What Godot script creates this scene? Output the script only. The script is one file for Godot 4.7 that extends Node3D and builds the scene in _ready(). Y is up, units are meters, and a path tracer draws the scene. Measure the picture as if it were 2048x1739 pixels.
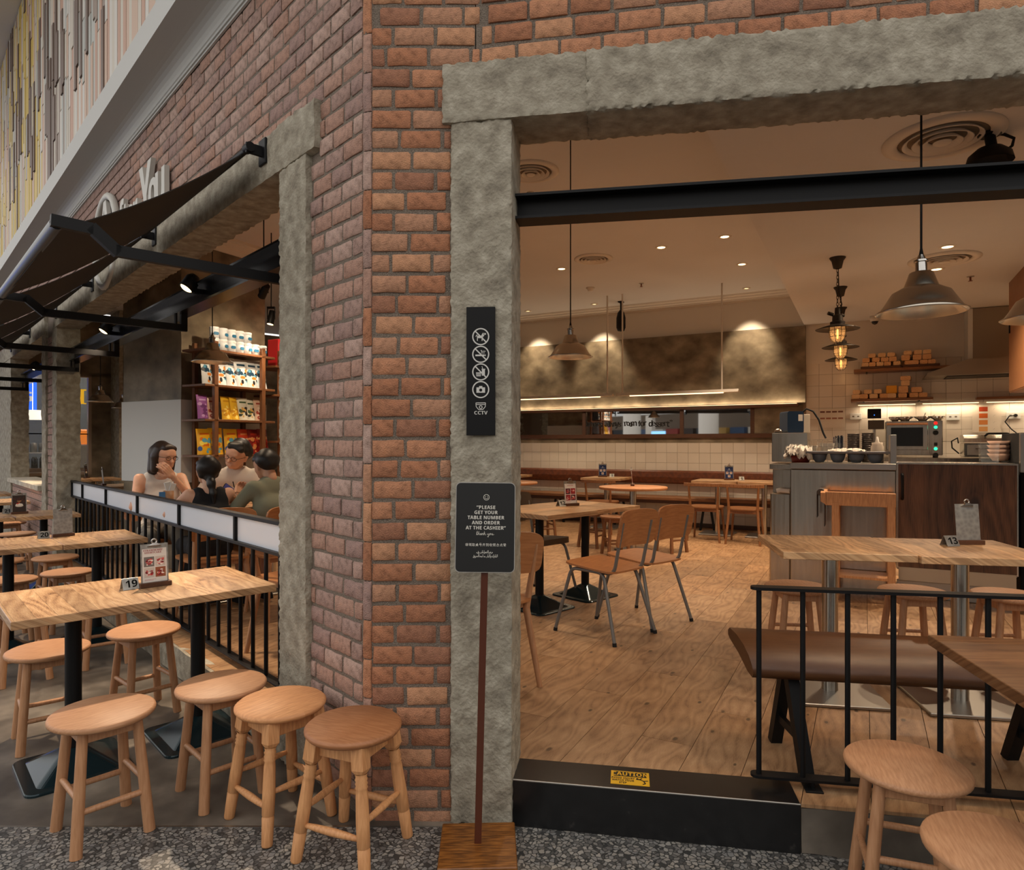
extends Node3D
# A brick corner cafe: left facade frame FL (+x into the cafe, -z along the facade), right facade frame FR, inner room frame FB.
var FL := Transform3D(Basis(Vector3.UP, deg_to_rad(43.2)), Vector3(-0.56, 0, -2.52))
var FR := Transform3D(Basis(Vector3.UP, deg_to_rad(80.2)), Vector3(0, 0, -2.493))
var FB := Transform3D(Basis(Vector3.UP, deg_to_rad(62.1)), Vector3.ZERO)
const FLOOR := 0.175
var M := {}
var T := {}
var taken := {}
var rng := RandomNumberGenerator.new()


class MB:
	# Collects shapes into one mesh. Every triangle is wound so that it faces «out».
	var st := SurfaceTool.new()
	var grp := 0
	func _init() -> void:
		st.begin(Mesh.PRIMITIVE_TRIANGLES)
		st.set_smooth_group(-1)
	func flat() -> void:
		st.set_smooth_group(-1)
	func soft() -> void:
		grp += 1
		st.set_smooth_group(grp)
	func tri(a: Vector3, b: Vector3, c: Vector3, out: Vector3) -> void:
		if (b - a).cross(c - a).dot(out) > 0.0:
			var t := b
			b = c
			c = t
		st.add_vertex(a)
		st.add_vertex(b)
		st.add_vertex(c)
	func quad(a: Vector3, b: Vector3, c: Vector3, d: Vector3, out: Vector3) -> void:
		tri(a, b, c, out)
		tri(a, c, d, out)
	func box(c: Vector3, s: Vector3, bev := 0.0, bs := Basis.IDENTITY) -> MB:
		flat()
		var h := s * 0.5
		bev = minf(bev, minf(h.x, minf(h.y, h.z)) * 0.8)
		if bev <= 0.0:
			for ax in 3:
				for sg in [-1.0, 1.0]:
					var v := []
					for q in [[-1, -1], [1, -1], [1, 1], [-1, 1]]:
						var p := Vector3()
						p[ax] = h[ax] * sg
						p[(ax + 1) % 3] = h[(ax + 1) % 3] * q[0]
						p[(ax + 2) % 3] = h[(ax + 2) % 3] * q[1]
						v.append(c + bs * p)
					var o := Vector3()
					o[ax] = sg
					quad(v[0], v[1], v[2], v[3], bs * o)
			return self
		var vt := func(sx: float, sy: float, sz: float, ax: int) -> Vector3:
			var p := Vector3(h.x * sx, h.y * sy, h.z * sz)
			for k in 3:
				if k != ax:
					p[k] -= bev * signf(p[k])
			return c + bs * p
		for ax in 3:
			var b1 := (ax + 1) % 3
			var b2 := (ax + 2) % 3
			for sg in [-1.0, 1.0]:
				var v := []
				for q in [[-1, -1], [1, -1], [1, 1], [-1, 1]]:
					var s3 := Vector3()
					s3[ax] = sg
					s3[b1] = q[0]
					s3[b2] = q[1]
					v.append(vt.call(s3.x, s3.y, s3.z, ax))
				var o := Vector3()
				o[ax] = sg
				quad(v[0], v[1], v[2], v[3], bs * o)
			for s1 in [-1.0, 1.0]:
				for s2 in [-1.0, 1.0]:
					var p0 := Vector3()
					p0[ax] = -1
					p0[b1] = s1
					p0[b2] = s2
					var p1 := p0
					p1[ax] = 1
					var o2 := p0
					o2[ax] = 0
					quad(vt.call(p0.x, p0.y, p0.z, b1), vt.call(p1.x, p1.y, p1.z, b1), vt.call(p1.x, p1.y, p1.z, b2), vt.call(p0.x, p0.y, p0.z, b2), bs * o2)
		for sx in [-1.0, 1.0]:
			for sy in [-1.0, 1.0]:
				for sz in [-1.0, 1.0]:
					tri(vt.call(sx, sy, sz, 0), vt.call(sx, sy, sz, 1), vt.call(sx, sy, sz, 2), bs * Vector3(sx, sy, sz))
		return self
	func bar(a: Vector3, b: Vector3, w: float, h: float, bev := 0.0, up := Vector3.UP) -> MB:
		# a square bar from a to b, w across and h along «up»
		var z := (b - a).normalized()
		var x := up.cross(z)
		if x.length() < 0.01:
			x = Vector3.RIGHT.cross(z)
		x = x.normalized()
		return box((a + b) * 0.5, Vector3(w, h, a.distance_to(b)), bev, Basis(x, z.cross(x), z))
	func tube(a: Vector3, b: Vector3, r0: float, r1 := -1.0, seg := 12, caps := true) -> MB:
		if r1 < 0.0:
			r1 = r0
		var z := (b - a).normalized()
		var x := z.cross(Vector3.UP if absf(z.y) < 0.9 else Vector3.RIGHT).normalized()
		var y := z.cross(x)
		soft()
		for i in seg:
			var t0 := TAU * i / seg
			var t1 := TAU * (i + 1) / seg
			var d0 := x * cos(t0) + y * sin(t0)
			var d1 := x * cos(t1) + y * sin(t1)
			quad(a + d0 * r0, a + d1 * r0, b + d1 * r1, b + d0 * r1, d0 + d1)
		if caps:
			flat()
			for i in seg:
				var t0 := TAU * i / seg
				var t1 := TAU * (i + 1) / seg
				var d0 := x * cos(t0) + y * sin(t0)
				var d1 := x * cos(t1) + y * sin(t1)
				if r0 > 0.0:
					tri(a, a + d0 * r0, a + d1 * r0, -z)
				if r1 > 0.0:
					tri(b, b + d0 * r1, b + d1 * r1, z)
		return self
	func sweep(pts: Array, r: float, seg := 8, r_end := -1.0) -> MB:
		var n := pts.size()
		var rings := []
		var x := Vector3()
		for i in n:
			var z: Vector3 = (pts[mini(i + 1, n - 1)] - pts[maxi(i - 1, 0)]).normalized()
			if i == 0:
				x = z.cross(Vector3.UP if absf(z.y) < 0.9 else Vector3.RIGHT).normalized()
			else:
				x = (x - z * x.dot(z)).normalized()
			var y := z.cross(x)
			var rr := r if r_end < 0.0 else lerpf(r, r_end, float(i) / (n - 1))
			var ring := []
			for k in seg:
				var t := TAU * k / seg
				ring.append(pts[i] + (x * cos(t) + y * sin(t)) * rr)
			rings.append(ring)
		soft()
		for i in n - 1:
			for k in seg:
				var k2 := (k + 1) % seg
				var mid: Vector3 = (rings[i][k] + rings[i][k2]) * 0.5
				quad(rings[i][k], rings[i][k2], rings[i + 1][k2], rings[i + 1][k], mid - pts[i])
		flat()
		for k in seg:
			var k2 := (k + 1) % seg
			tri(pts[0], rings[0][k], rings[0][k2], pts[0] - pts[1])
			tri(pts[n - 1], rings[n - 1][k], rings[n - 1][k2], pts[n - 1] - pts[n - 2])
		return self
	func lathe(prof: Array, seg := 24, xf := Transform3D.IDENTITY, sharp := false) -> MB:
		# profile of Vector2(radius, y); outside runs upwards, inside downwards
		soft()
		for j in prof.size() - 1:
			var p: Vector2 = prof[j]
			var q: Vector2 = prof[j + 1]
			if p.distance_to(q) < 0.00001:
				soft()
				continue
			if sharp:
				soft()
			var nr := q.y - p.y
			var ny := -(q.x - p.x)
			for i in seg:
				var t0 := TAU * i / seg
				var t1 := TAU * (i + 1) / seg
				var a := Vector3(cos(t0), 0, sin(t0))
				var b := Vector3(cos(t1), 0, sin(t1))
				var o := xf.basis * ((a + b) * 0.5 * nr + Vector3(0, ny, 0))
				var v0 := xf * (a * p.x + Vector3(0, p.y, 0))
				var v1 := xf * (b * p.x + Vector3(0, p.y, 0))
				var v2 := xf * (b * q.x + Vector3(0, q.y, 0))
				var v3 := xf * (a * q.x + Vector3(0, q.y, 0))
				if p.x > 0.00001:
					tri(v0, v1, v2, o)
				if q.x > 0.00001:
					tri(v0, v2, v3, o)
		return self
	func loft(polys: Array, zs: Array, xf := Transform3D.IDENTITY, smooth := false) -> MB:
		# sections of equal point count in the local xy plane at local z = zs, joined and capped
		var n: int = polys[0].size()
		var cw := Geometry2D.is_polygon_clockwise(polys[0])
		if smooth:
			soft()
		else:
			flat()
		for j in polys.size() - 1:
			for i in n:
				var k := (i + 1) % n
				var e: Vector2 = polys[j][k] - polys[j][i]
				var o := Vector3(e.y, -e.x, 0) * (-1.0 if cw else 1.0)
				var dz: float = zs[j + 1] - zs[j]
				if absf(dz) < 0.00001:
					var dd: Vector2 = polys[j + 1][i] - polys[j][i]
					o = Vector3(0, 0, 1.0 if dd.dot(Vector2(o.x, o.y)) < 0.0 else -1.0) * (1.0 if zs[j] > zs[0] else 1.0)
				elif dz < 0.0:
					o = o * 1.0
				var a: Vector2 = polys[j][i]
				var b: Vector2 = polys[j][k]
				var c: Vector2 = polys[j + 1][k]
				var d: Vector2 = polys[j + 1][i]
				quad(xf * Vector3(a.x, a.y, zs[j]), xf * Vector3(b.x, b.y, zs[j]), xf * Vector3(c.x, c.y, zs[j + 1]), xf * Vector3(d.x, d.y, zs[j + 1]), xf.basis * o)
		flat()
		var last := polys.size() - 1
		var up := signf(zs[last] - zs[0])
		for e in [[0, -up], [last, up]]:
			var poly: PackedVector2Array = polys[e[0]]
			var idx := Geometry2D.triangulate_polygon(poly)
			for t in range(0, idx.size(), 3):
				var v := []
				for q in 3:
					var p := poly[idx[t + q]]
					v.append(xf * Vector3(p.x, p.y, zs[e[0]]))
				tri(v[0], v[1], v[2], xf.basis * Vector3(0, 0, e[1]))
		return self
	func shell(P: Array, th: float) -> MB:
		# a thick curved sheet: P is rows of Vector3
		var nr := P.size()
		var nc: int = P[0].size()
		var N := []
		for i in nr:
			var row := []
			for j in nc:
				var du: Vector3 = P[mini(i + 1, nr - 1)][j] - P[maxi(i - 1, 0)][j]
				var dv: Vector3 = P[i][mini(j + 1, nc - 1)] - P[i][maxi(j - 1, 0)]
				row.append(du.cross(dv).normalized() * th * 0.5)
			N.append(row)
		for sd in [1.0, -1.0]:
			soft()
			for i in nr - 1:
				for j in nc - 1:
					quad(P[i][j] + N[i][j] * sd, P[i][j + 1] + N[i][j + 1] * sd, P[i + 1][j + 1] + N[i + 1][j + 1] * sd, P[i + 1][j] + N[i + 1][j] * sd, N[i][j] * sd)
		flat()
		var c := Vector3()
		for i in nr:
			for j in nc:
				c += P[i][j]
		c /= nr * nc
		var rim := []
		for j in nc:
			rim.append([0, j])
		for i in range(1, nr):
			rim.append([i, nc - 1])
		for j in range(nc - 2, -1, -1):
			rim.append([nr - 1, j])
		for i in range(nr - 2, 0, -1):
			rim.append([i, 0])
		for k in rim.size():
			var a: Array = rim[k]
			var b: Array = rim[(k + 1) % rim.size()]
			var pa: Vector3 = P[a[0]][a[1]]
			var pb: Vector3 = P[b[0]][b[1]]
			quad(pa + N[a[0]][a[1]], pb + N[b[0]][b[1]], pb - N[b[0]][b[1]], pa - N[a[0]][a[1]], (pa + pb) * 0.5 - c)
		return self
	func mesh() -> ArrayMesh:
		st.generate_normals()
		return st.commit()


func rrect(w: float, h: float, r: float, n := 4) -> PackedVector2Array:
	var p := PackedVector2Array()
	r = clampf(r, 0.0002, minf(w, h) * 0.4999)
	for q in 4:
		var cx := (w * 0.5 - r) * (1 if q in [0, 3] else -1)
		var cy := (h * 0.5 - r) * (1 if q in [0, 1] else -1)
		for k in n + 1:
			var a := PI * 0.5 * (q + float(k) / n)
			p.append(Vector2(cx + cos(a) * r, cy + sin(a) * r))
	return p


func ellipse(a: float, b: float, n := 24) -> PackedVector2Array:
	var p := PackedVector2Array()
	for k in n:
		p.append(Vector2(cos(TAU * k / n) * a, sin(TAU * k / n) * b))
	return p


func up_axes(at := Vector3.ZERO) -> Transform3D:
	# local xy plane -> world xz plane, local z -> up
	return Transform3D(Basis(Vector3(1, 0, 0), Vector3(0, 0, -1), Vector3(0, 1, 0)), at)


func slab(poly: PackedVector2Array, y0: float, y1: float) -> ArrayMesh:
	# poly in (x, z)
	var p := PackedVector2Array()
	for q in poly:
		p.append(Vector2(q.x, -q.y))
	return MB.new().loft([p, p], [y0, y1], up_axes()).mesh()


func yaw(deg: float, at := Vector3.ZERO) -> Transform3D:
	return Transform3D(Basis(Vector3.UP, deg_to_rad(deg)), at)


func numbered(called: String) -> String:
	taken[called] = taken.get(called, -1) + 1
	return called if taken[called] == 0 else "%s_%03d" % [called, taken[called]]


func tag(o: Node3D, label: String, category := "", group := "", kind := "") -> Node3D:
	o.set_meta("label", label)
	if category:
		o.set_meta("category", category)
	if group:
		o.set_meta("group", group)
	if kind:
		o.set_meta("kind", kind)
	return o


func thing(called: String, label: String, category: String, xf := Transform3D.IDENTITY, group := "") -> Node3D:
	var o := Node3D.new()
	o.name = numbered(called)
	add_child(o)
	o.transform = xf
	tag(o, label, category, group)
	return o


func part(parent: Node3D, called: String, mesh: Mesh, m: Material, xf := Transform3D.IDENTITY) -> MeshInstance3D:
	var o := MeshInstance3D.new()
	o.name = called
	o.mesh = mesh
	o.material_override = m
	parent.add_child(o, true)
	o.transform = xf
	return o


func single(called: String, label: String, category: String, mesh: Mesh, m: Material, xf := Transform3D.IDENTITY, group := "") -> MeshInstance3D:
	var o := part(self, numbered(called), mesh, m, xf)
	tag(o, label, category, group)
	return o


func struct(called: String, mesh: Mesh, m: Material, xf := Transform3D.IDENTITY, label := "") -> MeshInstance3D:
	var o := part(self, numbered(called), mesh, m, xf)
	o.set_meta("kind", "structure")
	o.set_meta("label", label if label else called.replace("_", " ") + " of the cafe building")
	return o


func copy_of(o: Node3D, xf: Transform3D, label := "") -> Node3D:
	var c: Node3D = o.duplicate()
	c.name = numbered(String(o.name).rstrip("0123456789").rstrip("_"))
	add_child(c)
	c.transform = xf
	if label:
		c.set_meta("label", label)
	return c


func bx(s: Vector3, bev := 0.0, c := Vector3.ZERO) -> ArrayMesh:
	return MB.new().box(c, s, bev).mesh()


func sheet(w: float, h: float) -> ArrayMesh:
	# a thin printed sheet in the xy plane, facing +z, with uv
	var st := SurfaceTool.new()
	st.begin(Mesh.PRIMITIVE_TRIANGLES)
	for z in [0.0004, -0.0004]:
		var v := [Vector3(-w / 2, h / 2, z), Vector3(w / 2, h / 2, z), Vector3(w / 2, -h / 2, z), Vector3(-w / 2, -h / 2, z)]
		var uv := [Vector2(0, 0), Vector2(1, 0), Vector2(1, 1), Vector2(0, 1)]
		for k in ([0, 1, 2, 0, 2, 3] if z > 0.0 else [0, 2, 1, 0, 3, 2]):
			st.set_normal(Vector3(0, 0, signf(z)))
			st.set_uv(uv[k])
			st.add_vertex(v[k])
	return st.commit()


func text_mesh(s: String, height: float, depth := 0.002, font := "Droid Sans", bold := false) -> TextMesh:
	var f := SystemFont.new()
	f.font_names = PackedStringArray([font])
	f.font_weight = 700 if bold else 400
	var t := TextMesh.new()
	t.font = f
	t.text = s
	t.font_size = 64
	t.pixel_size = height / 46.0
	t.depth = depth
	t.curve_step = 2.0
	return t


# ---- textures and materials
func ramp(stops: Array) -> Gradient:
	var g := Gradient.new()
	var off := PackedFloat32Array()
	var col := PackedColorArray()
	for s in stops:
		off.append(s[0])
		col.append(s[1])
	g.offsets = off
	g.colors = col
	return g


func fnl(kind: int, freq: float, oct: int, sd: int) -> FastNoiseLite:
	var n := FastNoiseLite.new()
	n.noise_type = kind
	n.frequency = freq
	n.fractal_octaves = oct
	n.seed = sd
	if oct <= 1:
		n.fractal_type = FastNoiseLite.FRACTAL_NONE
	return n


func ntex(n: FastNoiseLite, size: int, stops := [], normal := false, bump := 6.0) -> NoiseTexture2D:
	var t := NoiseTexture2D.new()
	t.width = size
	t.height = size
	t.seamless = true
	t.noise = n
	if stops:
		t.color_ramp = ramp(stops)
	if normal:
		t.as_normal_map = true
		t.bump_strength = bump
	return t


func mat(c: Color, rough := 0.6, metal := 0.0) -> StandardMaterial3D:
	var m := StandardMaterial3D.new()
	m.albedo_color = c
	m.roughness = rough
	m.metallic = metal
	return m


func tri_mat(tex: Texture2D, scale: Vector3, rough := 0.7, tint := Color.WHITE, nt: Texture2D = null, ns := 1.0, off := Vector3.ZERO) -> StandardMaterial3D:
	var m := mat(tint, rough)
	m.albedo_texture = tex
	m.uv1_triplanar = true
	m.uv1_scale = scale
	m.uv1_offset = off
	m.uv1_triplanar_sharpness = 4.0
	if nt:
		m.normal_enabled = true
		m.normal_texture = nt
		m.normal_scale = ns
	return m


func c8(r: int, g: int, b: int) -> Color:
	return Color8(r, g, b)


func wood_image(w: int, h: int, sd: int, stops: Array, rings: float, wave: float, knots: int, boards := 1) -> ImageTexture:
	# flat-sawn grain: lines run along u, bent by slow noise and round a few knots
	var slow := fnl(FastNoiseLite.TYPE_SIMPLEX_SMOOTH, 1.0, 2, sd)
	var fine := fnl(FastNoiseLite.TYPE_SIMPLEX, 1.0, 1, sd + 1)
	var g := ramp(stops)
	var im := Image.create(w, h, false, Image.FORMAT_RGB8)
	var r := RandomNumberGenerator.new()
	r.seed = sd
	var ks := []
	var tone := []
	for i in boards:
		tone.append([r.randf_range(0.84, 1.06), r.randf() * 40.0, r.randf_range(0.6, 1.3)])
	for i in knots:
		ks.append(Vector3(r.randf() * w / h, r.randf_range(0.15, 0.85), r.randf_range(0.025, 0.05)))
	for y in h:
		var v := float(y) / h
		var bi := mini(int(v * boards), boards - 1)
		var tn: Array = tone[bi]
		var edge := absf(fposmod(v * boards + 0.5, 1.0) - 0.5) * h / boards
		for x in w:
			var u := float(x) / h
			var s: float = v * rings * tn[2] + slow.get_noise_2d(u * 0.42 + tn[1], v * 1.5) * wave
			var dark := 0.0
			for k in ks:
				var d: float = Vector2((u - k.x) * 0.55, v - k.y).length() / k.z
				if d < 5.0:
					s += 1.3 * exp(-d * 0.8)
					if d < 1.3:
						dark = maxf(dark, smoothstep(1.3, 0.5, d))
			var f := absf(fposmod(s, 1.0) - 0.5) * 2.0
			f = f * 0.55 + 0.45 * (0.5 + 0.5 * fine.get_noise_2d(u * 5.0, v * 110.0))
			f = clampf(f + slow.get_noise_2d(u * 1.3 + 9.0, v * 1.1) * 0.35, 0.0, 1.0)
			var c := g.sample(f)
			if boards > 1:
				c = c * tn[0] * (0.62 if edge < 0.8 else 1.0)
				c.a = 1.0
			if dark > 0.0:
				c = c.lerp(stops[0][1].darkened(0.45), dark * 0.75)
			im.set_pixel(x, y, c)
	return ImageTexture.create_from_image(im)


func uv_box(s: Vector3, u_axis: int, along: float, across: float, off := Vector2.ZERO) -> ArrayMesh:
	# a box with uv so that the texture's u runs along u_axis (0 or 2) on top, bottom and sides; size in metres for one repeat
	var st := SurfaceTool.new()
	st.begin(Mesh.PRIMITIVE_TRIANGLES)
	st.set_smooth_group(-1)
	var h := s * 0.5
	var b := minf(0.002, minf(h.x, minf(h.y, h.z)) * 0.4)
	var add := func(v: Array, o: Vector3) -> void:
		var ids := [0, 1, 2, 0, 2, 3]
		if (v[1] - v[0]).cross(v[2] - v[0]).dot(o) > 0.0:
			ids = [0, 2, 1, 0, 3, 2]
		for k in ids:
			var p: Vector3 = v[k]
			var ua := p.x if u_axis == 0 else p.z
			var va := p.z if u_axis == 0 else p.x
			st.set_uv(Vector2(ua / along, (va + p.y * 1.7) / across) + off)
			st.add_vertex(p)
	for ax in 3:
		for sg in [-1.0, 1.0]:
			var v := []
			for q in [[-1, -1], [1, -1], [1, 1], [-1, 1]]:
				var p := Vector3()
				p[ax] = h[ax] * sg
				p[(ax + 1) % 3] = (h[(ax + 1) % 3] - b) * q[0]
				p[(ax + 2) % 3] = (h[(ax + 2) % 3] - b) * q[1]
				v.append(p)
			var o := Vector3()
			o[ax] = sg
			add.call(v, o)
		var b1 := (ax + 1) % 3
		var b2 := (ax + 2) % 3
		for s1 in [-1.0, 1.0]:
			for s2 in [-1.0, 1.0]:
				var v := []
				for e in [[-1.0, 0], [1.0, 0], [1.0, 1], [-1.0, 1]]:
					var p := Vector3()
					p[ax] = (h[ax] - b) * e[0]
					p[b1] = s1 * (h[b1] - (b if e[1] == 1 else 0.0))
					p[b2] = s2 * (h[b2] - (b if e[1] == 0 else 0.0))
					v.append(p)
				var o := Vector3()
				o[b1] = s1
				o[b2] = s2
				add.call(v, o)
	st.generate_normals()
	return st.commit()


func rough_box(lo: Vector3, hi: Vector3, cell: float, amp: float, sd: int, chip := 0.0, stucco := 0.0) -> ArrayMesh:
	# a cast concrete block: every face a grid, pushed about by one noise so that the arrises come out uneven
	var n := fnl(FastNoiseLite.TYPE_SIMPLEX, 14.0, 3, sd)
	var st := SurfaceTool.new()
	st.begin(Mesh.PRIMITIVE_TRIANGLES)
	var fine := fnl(FastNoiseLite.TYPE_SIMPLEX, 55.0, 3, sd + 5)
	var zone := fnl(FastNoiseLite.TYPE_SIMPLEX, 2.6, 3, sd + 9)
	var size := hi - lo
	var push := func(p: Vector3) -> Vector3:
		var o := Vector3(n.get_noise_3dv(p), n.get_noise_3dv(p + Vector3(7, 3, 1)), n.get_noise_3dv(p + Vector3(1, 9, 4))) * amp
		if stucco > 0.0:
			# patches of hand-thrown render between smooth cast areas
			var k := smoothstep(-0.05, 0.06, zone.get_noise_3dv(p * Vector3(1.6, 0.8, 1.6)))
			var d := fine.get_noise_3dv(p * Vector3(1, 0.8, 1)) * stucco * k + k * 0.0025
			o += Vector3(-d if absf(p.x - lo.x) < 0.001 else 0.0, 0, d * 0.5 if absf(p.z - hi.z) < 0.001 else 0.0)
		if chip > 0.0:
			var near := 0
			var to := Vector3()
			for k in 3:
				if p[k] - lo[k] < 0.001:
					near += 1
					to[k] = 1.0
				elif hi[k] - p[k] < 0.001:
					near += 1
					to[k] = -1.0
			if near >= 2:
				o += to * chip * maxf(0.0, n.get_noise_3dv(p * 2.3 + Vector3(5, 5, 5)) + 0.25)
		return p + o
	for ax in 3:
		var b1 := (ax + 1) % 3
		var b2 := (ax + 2) % 3
		var n1 := clampi(int(ceil(size[b1] / cell)), 1, 330)
		var n2 := clampi(int(ceil(size[b2] / cell)), 1, 330)
		for sg in 2:
			st.set_smooth_group(ax * 2 + sg + 1)
			var g := []
			for i in n1 + 1:
				var row := []
				for j in n2 + 1:
					var p := Vector3()
					p[ax] = hi[ax] if sg else lo[ax]
					p[b1] = lerpf(lo[b1], hi[b1], float(i) / n1)
					p[b2] = lerpf(lo[b2], hi[b2], float(j) / n2)
					row.append(push.call(p))
				g.append(row)
			for i in n1:
				for j in n2:
					var q := [g[i][j], g[i + 1][j], g[i + 1][j + 1], g[i][j], g[i + 1][j + 1], g[i][j + 1]]
					if sg:
						q = [g[i][j], g[i + 1][j + 1], g[i + 1][j], g[i][j], g[i][j + 1], g[i + 1][j + 1]]
					for v in q:
						st.add_vertex(v)
	st.generate_normals()
	return st.commit()


func spot(parent: Node3D, at: Vector3, to: Vector3, energy: float, angle: float, c: Color, size := 0.03) -> void:
	var l := SpotLight3D.new()
	l.name = "lamp_light"
	parent.add_child(l, true)
	l.position = at
	var d := (to - at).normalized()
	l.basis = Basis.looking_at(d, Vector3.RIGHT if absf(d.y) > 0.95 else Vector3.UP)
	l.light_energy = energy
	l.light_color = c
	l.spot_angle = angle
	l.spot_angle_attenuation = 0.7
	l.spot_range = 14.0
	l.spot_attenuation = 2.0
	l.light_size = size
	l.shadow_enabled = true


func omni(parent: Node3D, at: Vector3, energy: float, c: Color, size := 0.05) -> void:
	var l := OmniLight3D.new()
	l.name = "lamp_light"
	parent.add_child(l, true)
	l.position = at
	l.light_energy = energy
	l.light_color = c
	l.omni_range = 14.0
	l.omni_attenuation = 2.0
	l.light_size = size
	l.shadow_enabled = true


func area(parent: Node3D, at: Vector3, to: Vector3, size: Vector2, energy: float, c: Color) -> void:
	var l := AreaLight3D.new()
	l.name = "lamp_light"
	parent.add_child(l, true)
	l.position = at
	var d := (to - at).normalized()
	l.basis = Basis.looking_at(d, Vector3.RIGHT if absf(d.y) > 0.95 else Vector3.UP)
	l.area_size = size
	l.light_energy = energy
	l.light_color = c
	l.area_range = 16.0
	l.area_attenuation = 2.0
	l.shadow_enabled = true


var WARM := Color(1.0, 0.89, 0.76)
var SOFT := Color(1.0, 0.90, 0.76)


func _ready() -> void:
	rng.seed = 7
	# ---- camera: level, lens shifted a little, 1.43 m above the paving
	var cam := Camera3D.new()
	cam.name = "camera"
	add_child(cam)
	cam.position = Vector3(0, 1.43, 0)
	cam.projection = Camera3D.PROJECTION_FRUSTUM
	cam.near = 0.05
	cam.far = 80.0
	cam.size = 2.0 * 869.5 / 1330.0 * 0.05
	cam.frustum_offset = Vector2(0, 17.5 / 1330.0 * 0.05)
	# ---- the soft neutral light of the mall around the cafe
	var we := WorldEnvironment.new()
	we.name = "world"
	var env := Environment.new()
	env.background_mode = Environment.BG_COLOR
	env.background_color = Color(0.90, 0.885, 0.87)
	env.background_energy_multiplier = 1.8
	env.tonemap_mode = Environment.TONE_MAPPER_LINEAR
	env.tonemap_exposure = 0.92
	env.sdfgi_enabled = true
	env.ssao_enabled = true
	env.ssil_enabled = true
	we.environment = env
	add_child(we)
	materials()
	shell_of_rooms()
	brick_walls()
	facade_left()
	facade_right()
	back_wall()
	ceilings()
	outdoor_left()
	outdoor_right()
	dining_room()
	kitchen()
	far_left()
	family()
	mall_behind()


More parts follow.
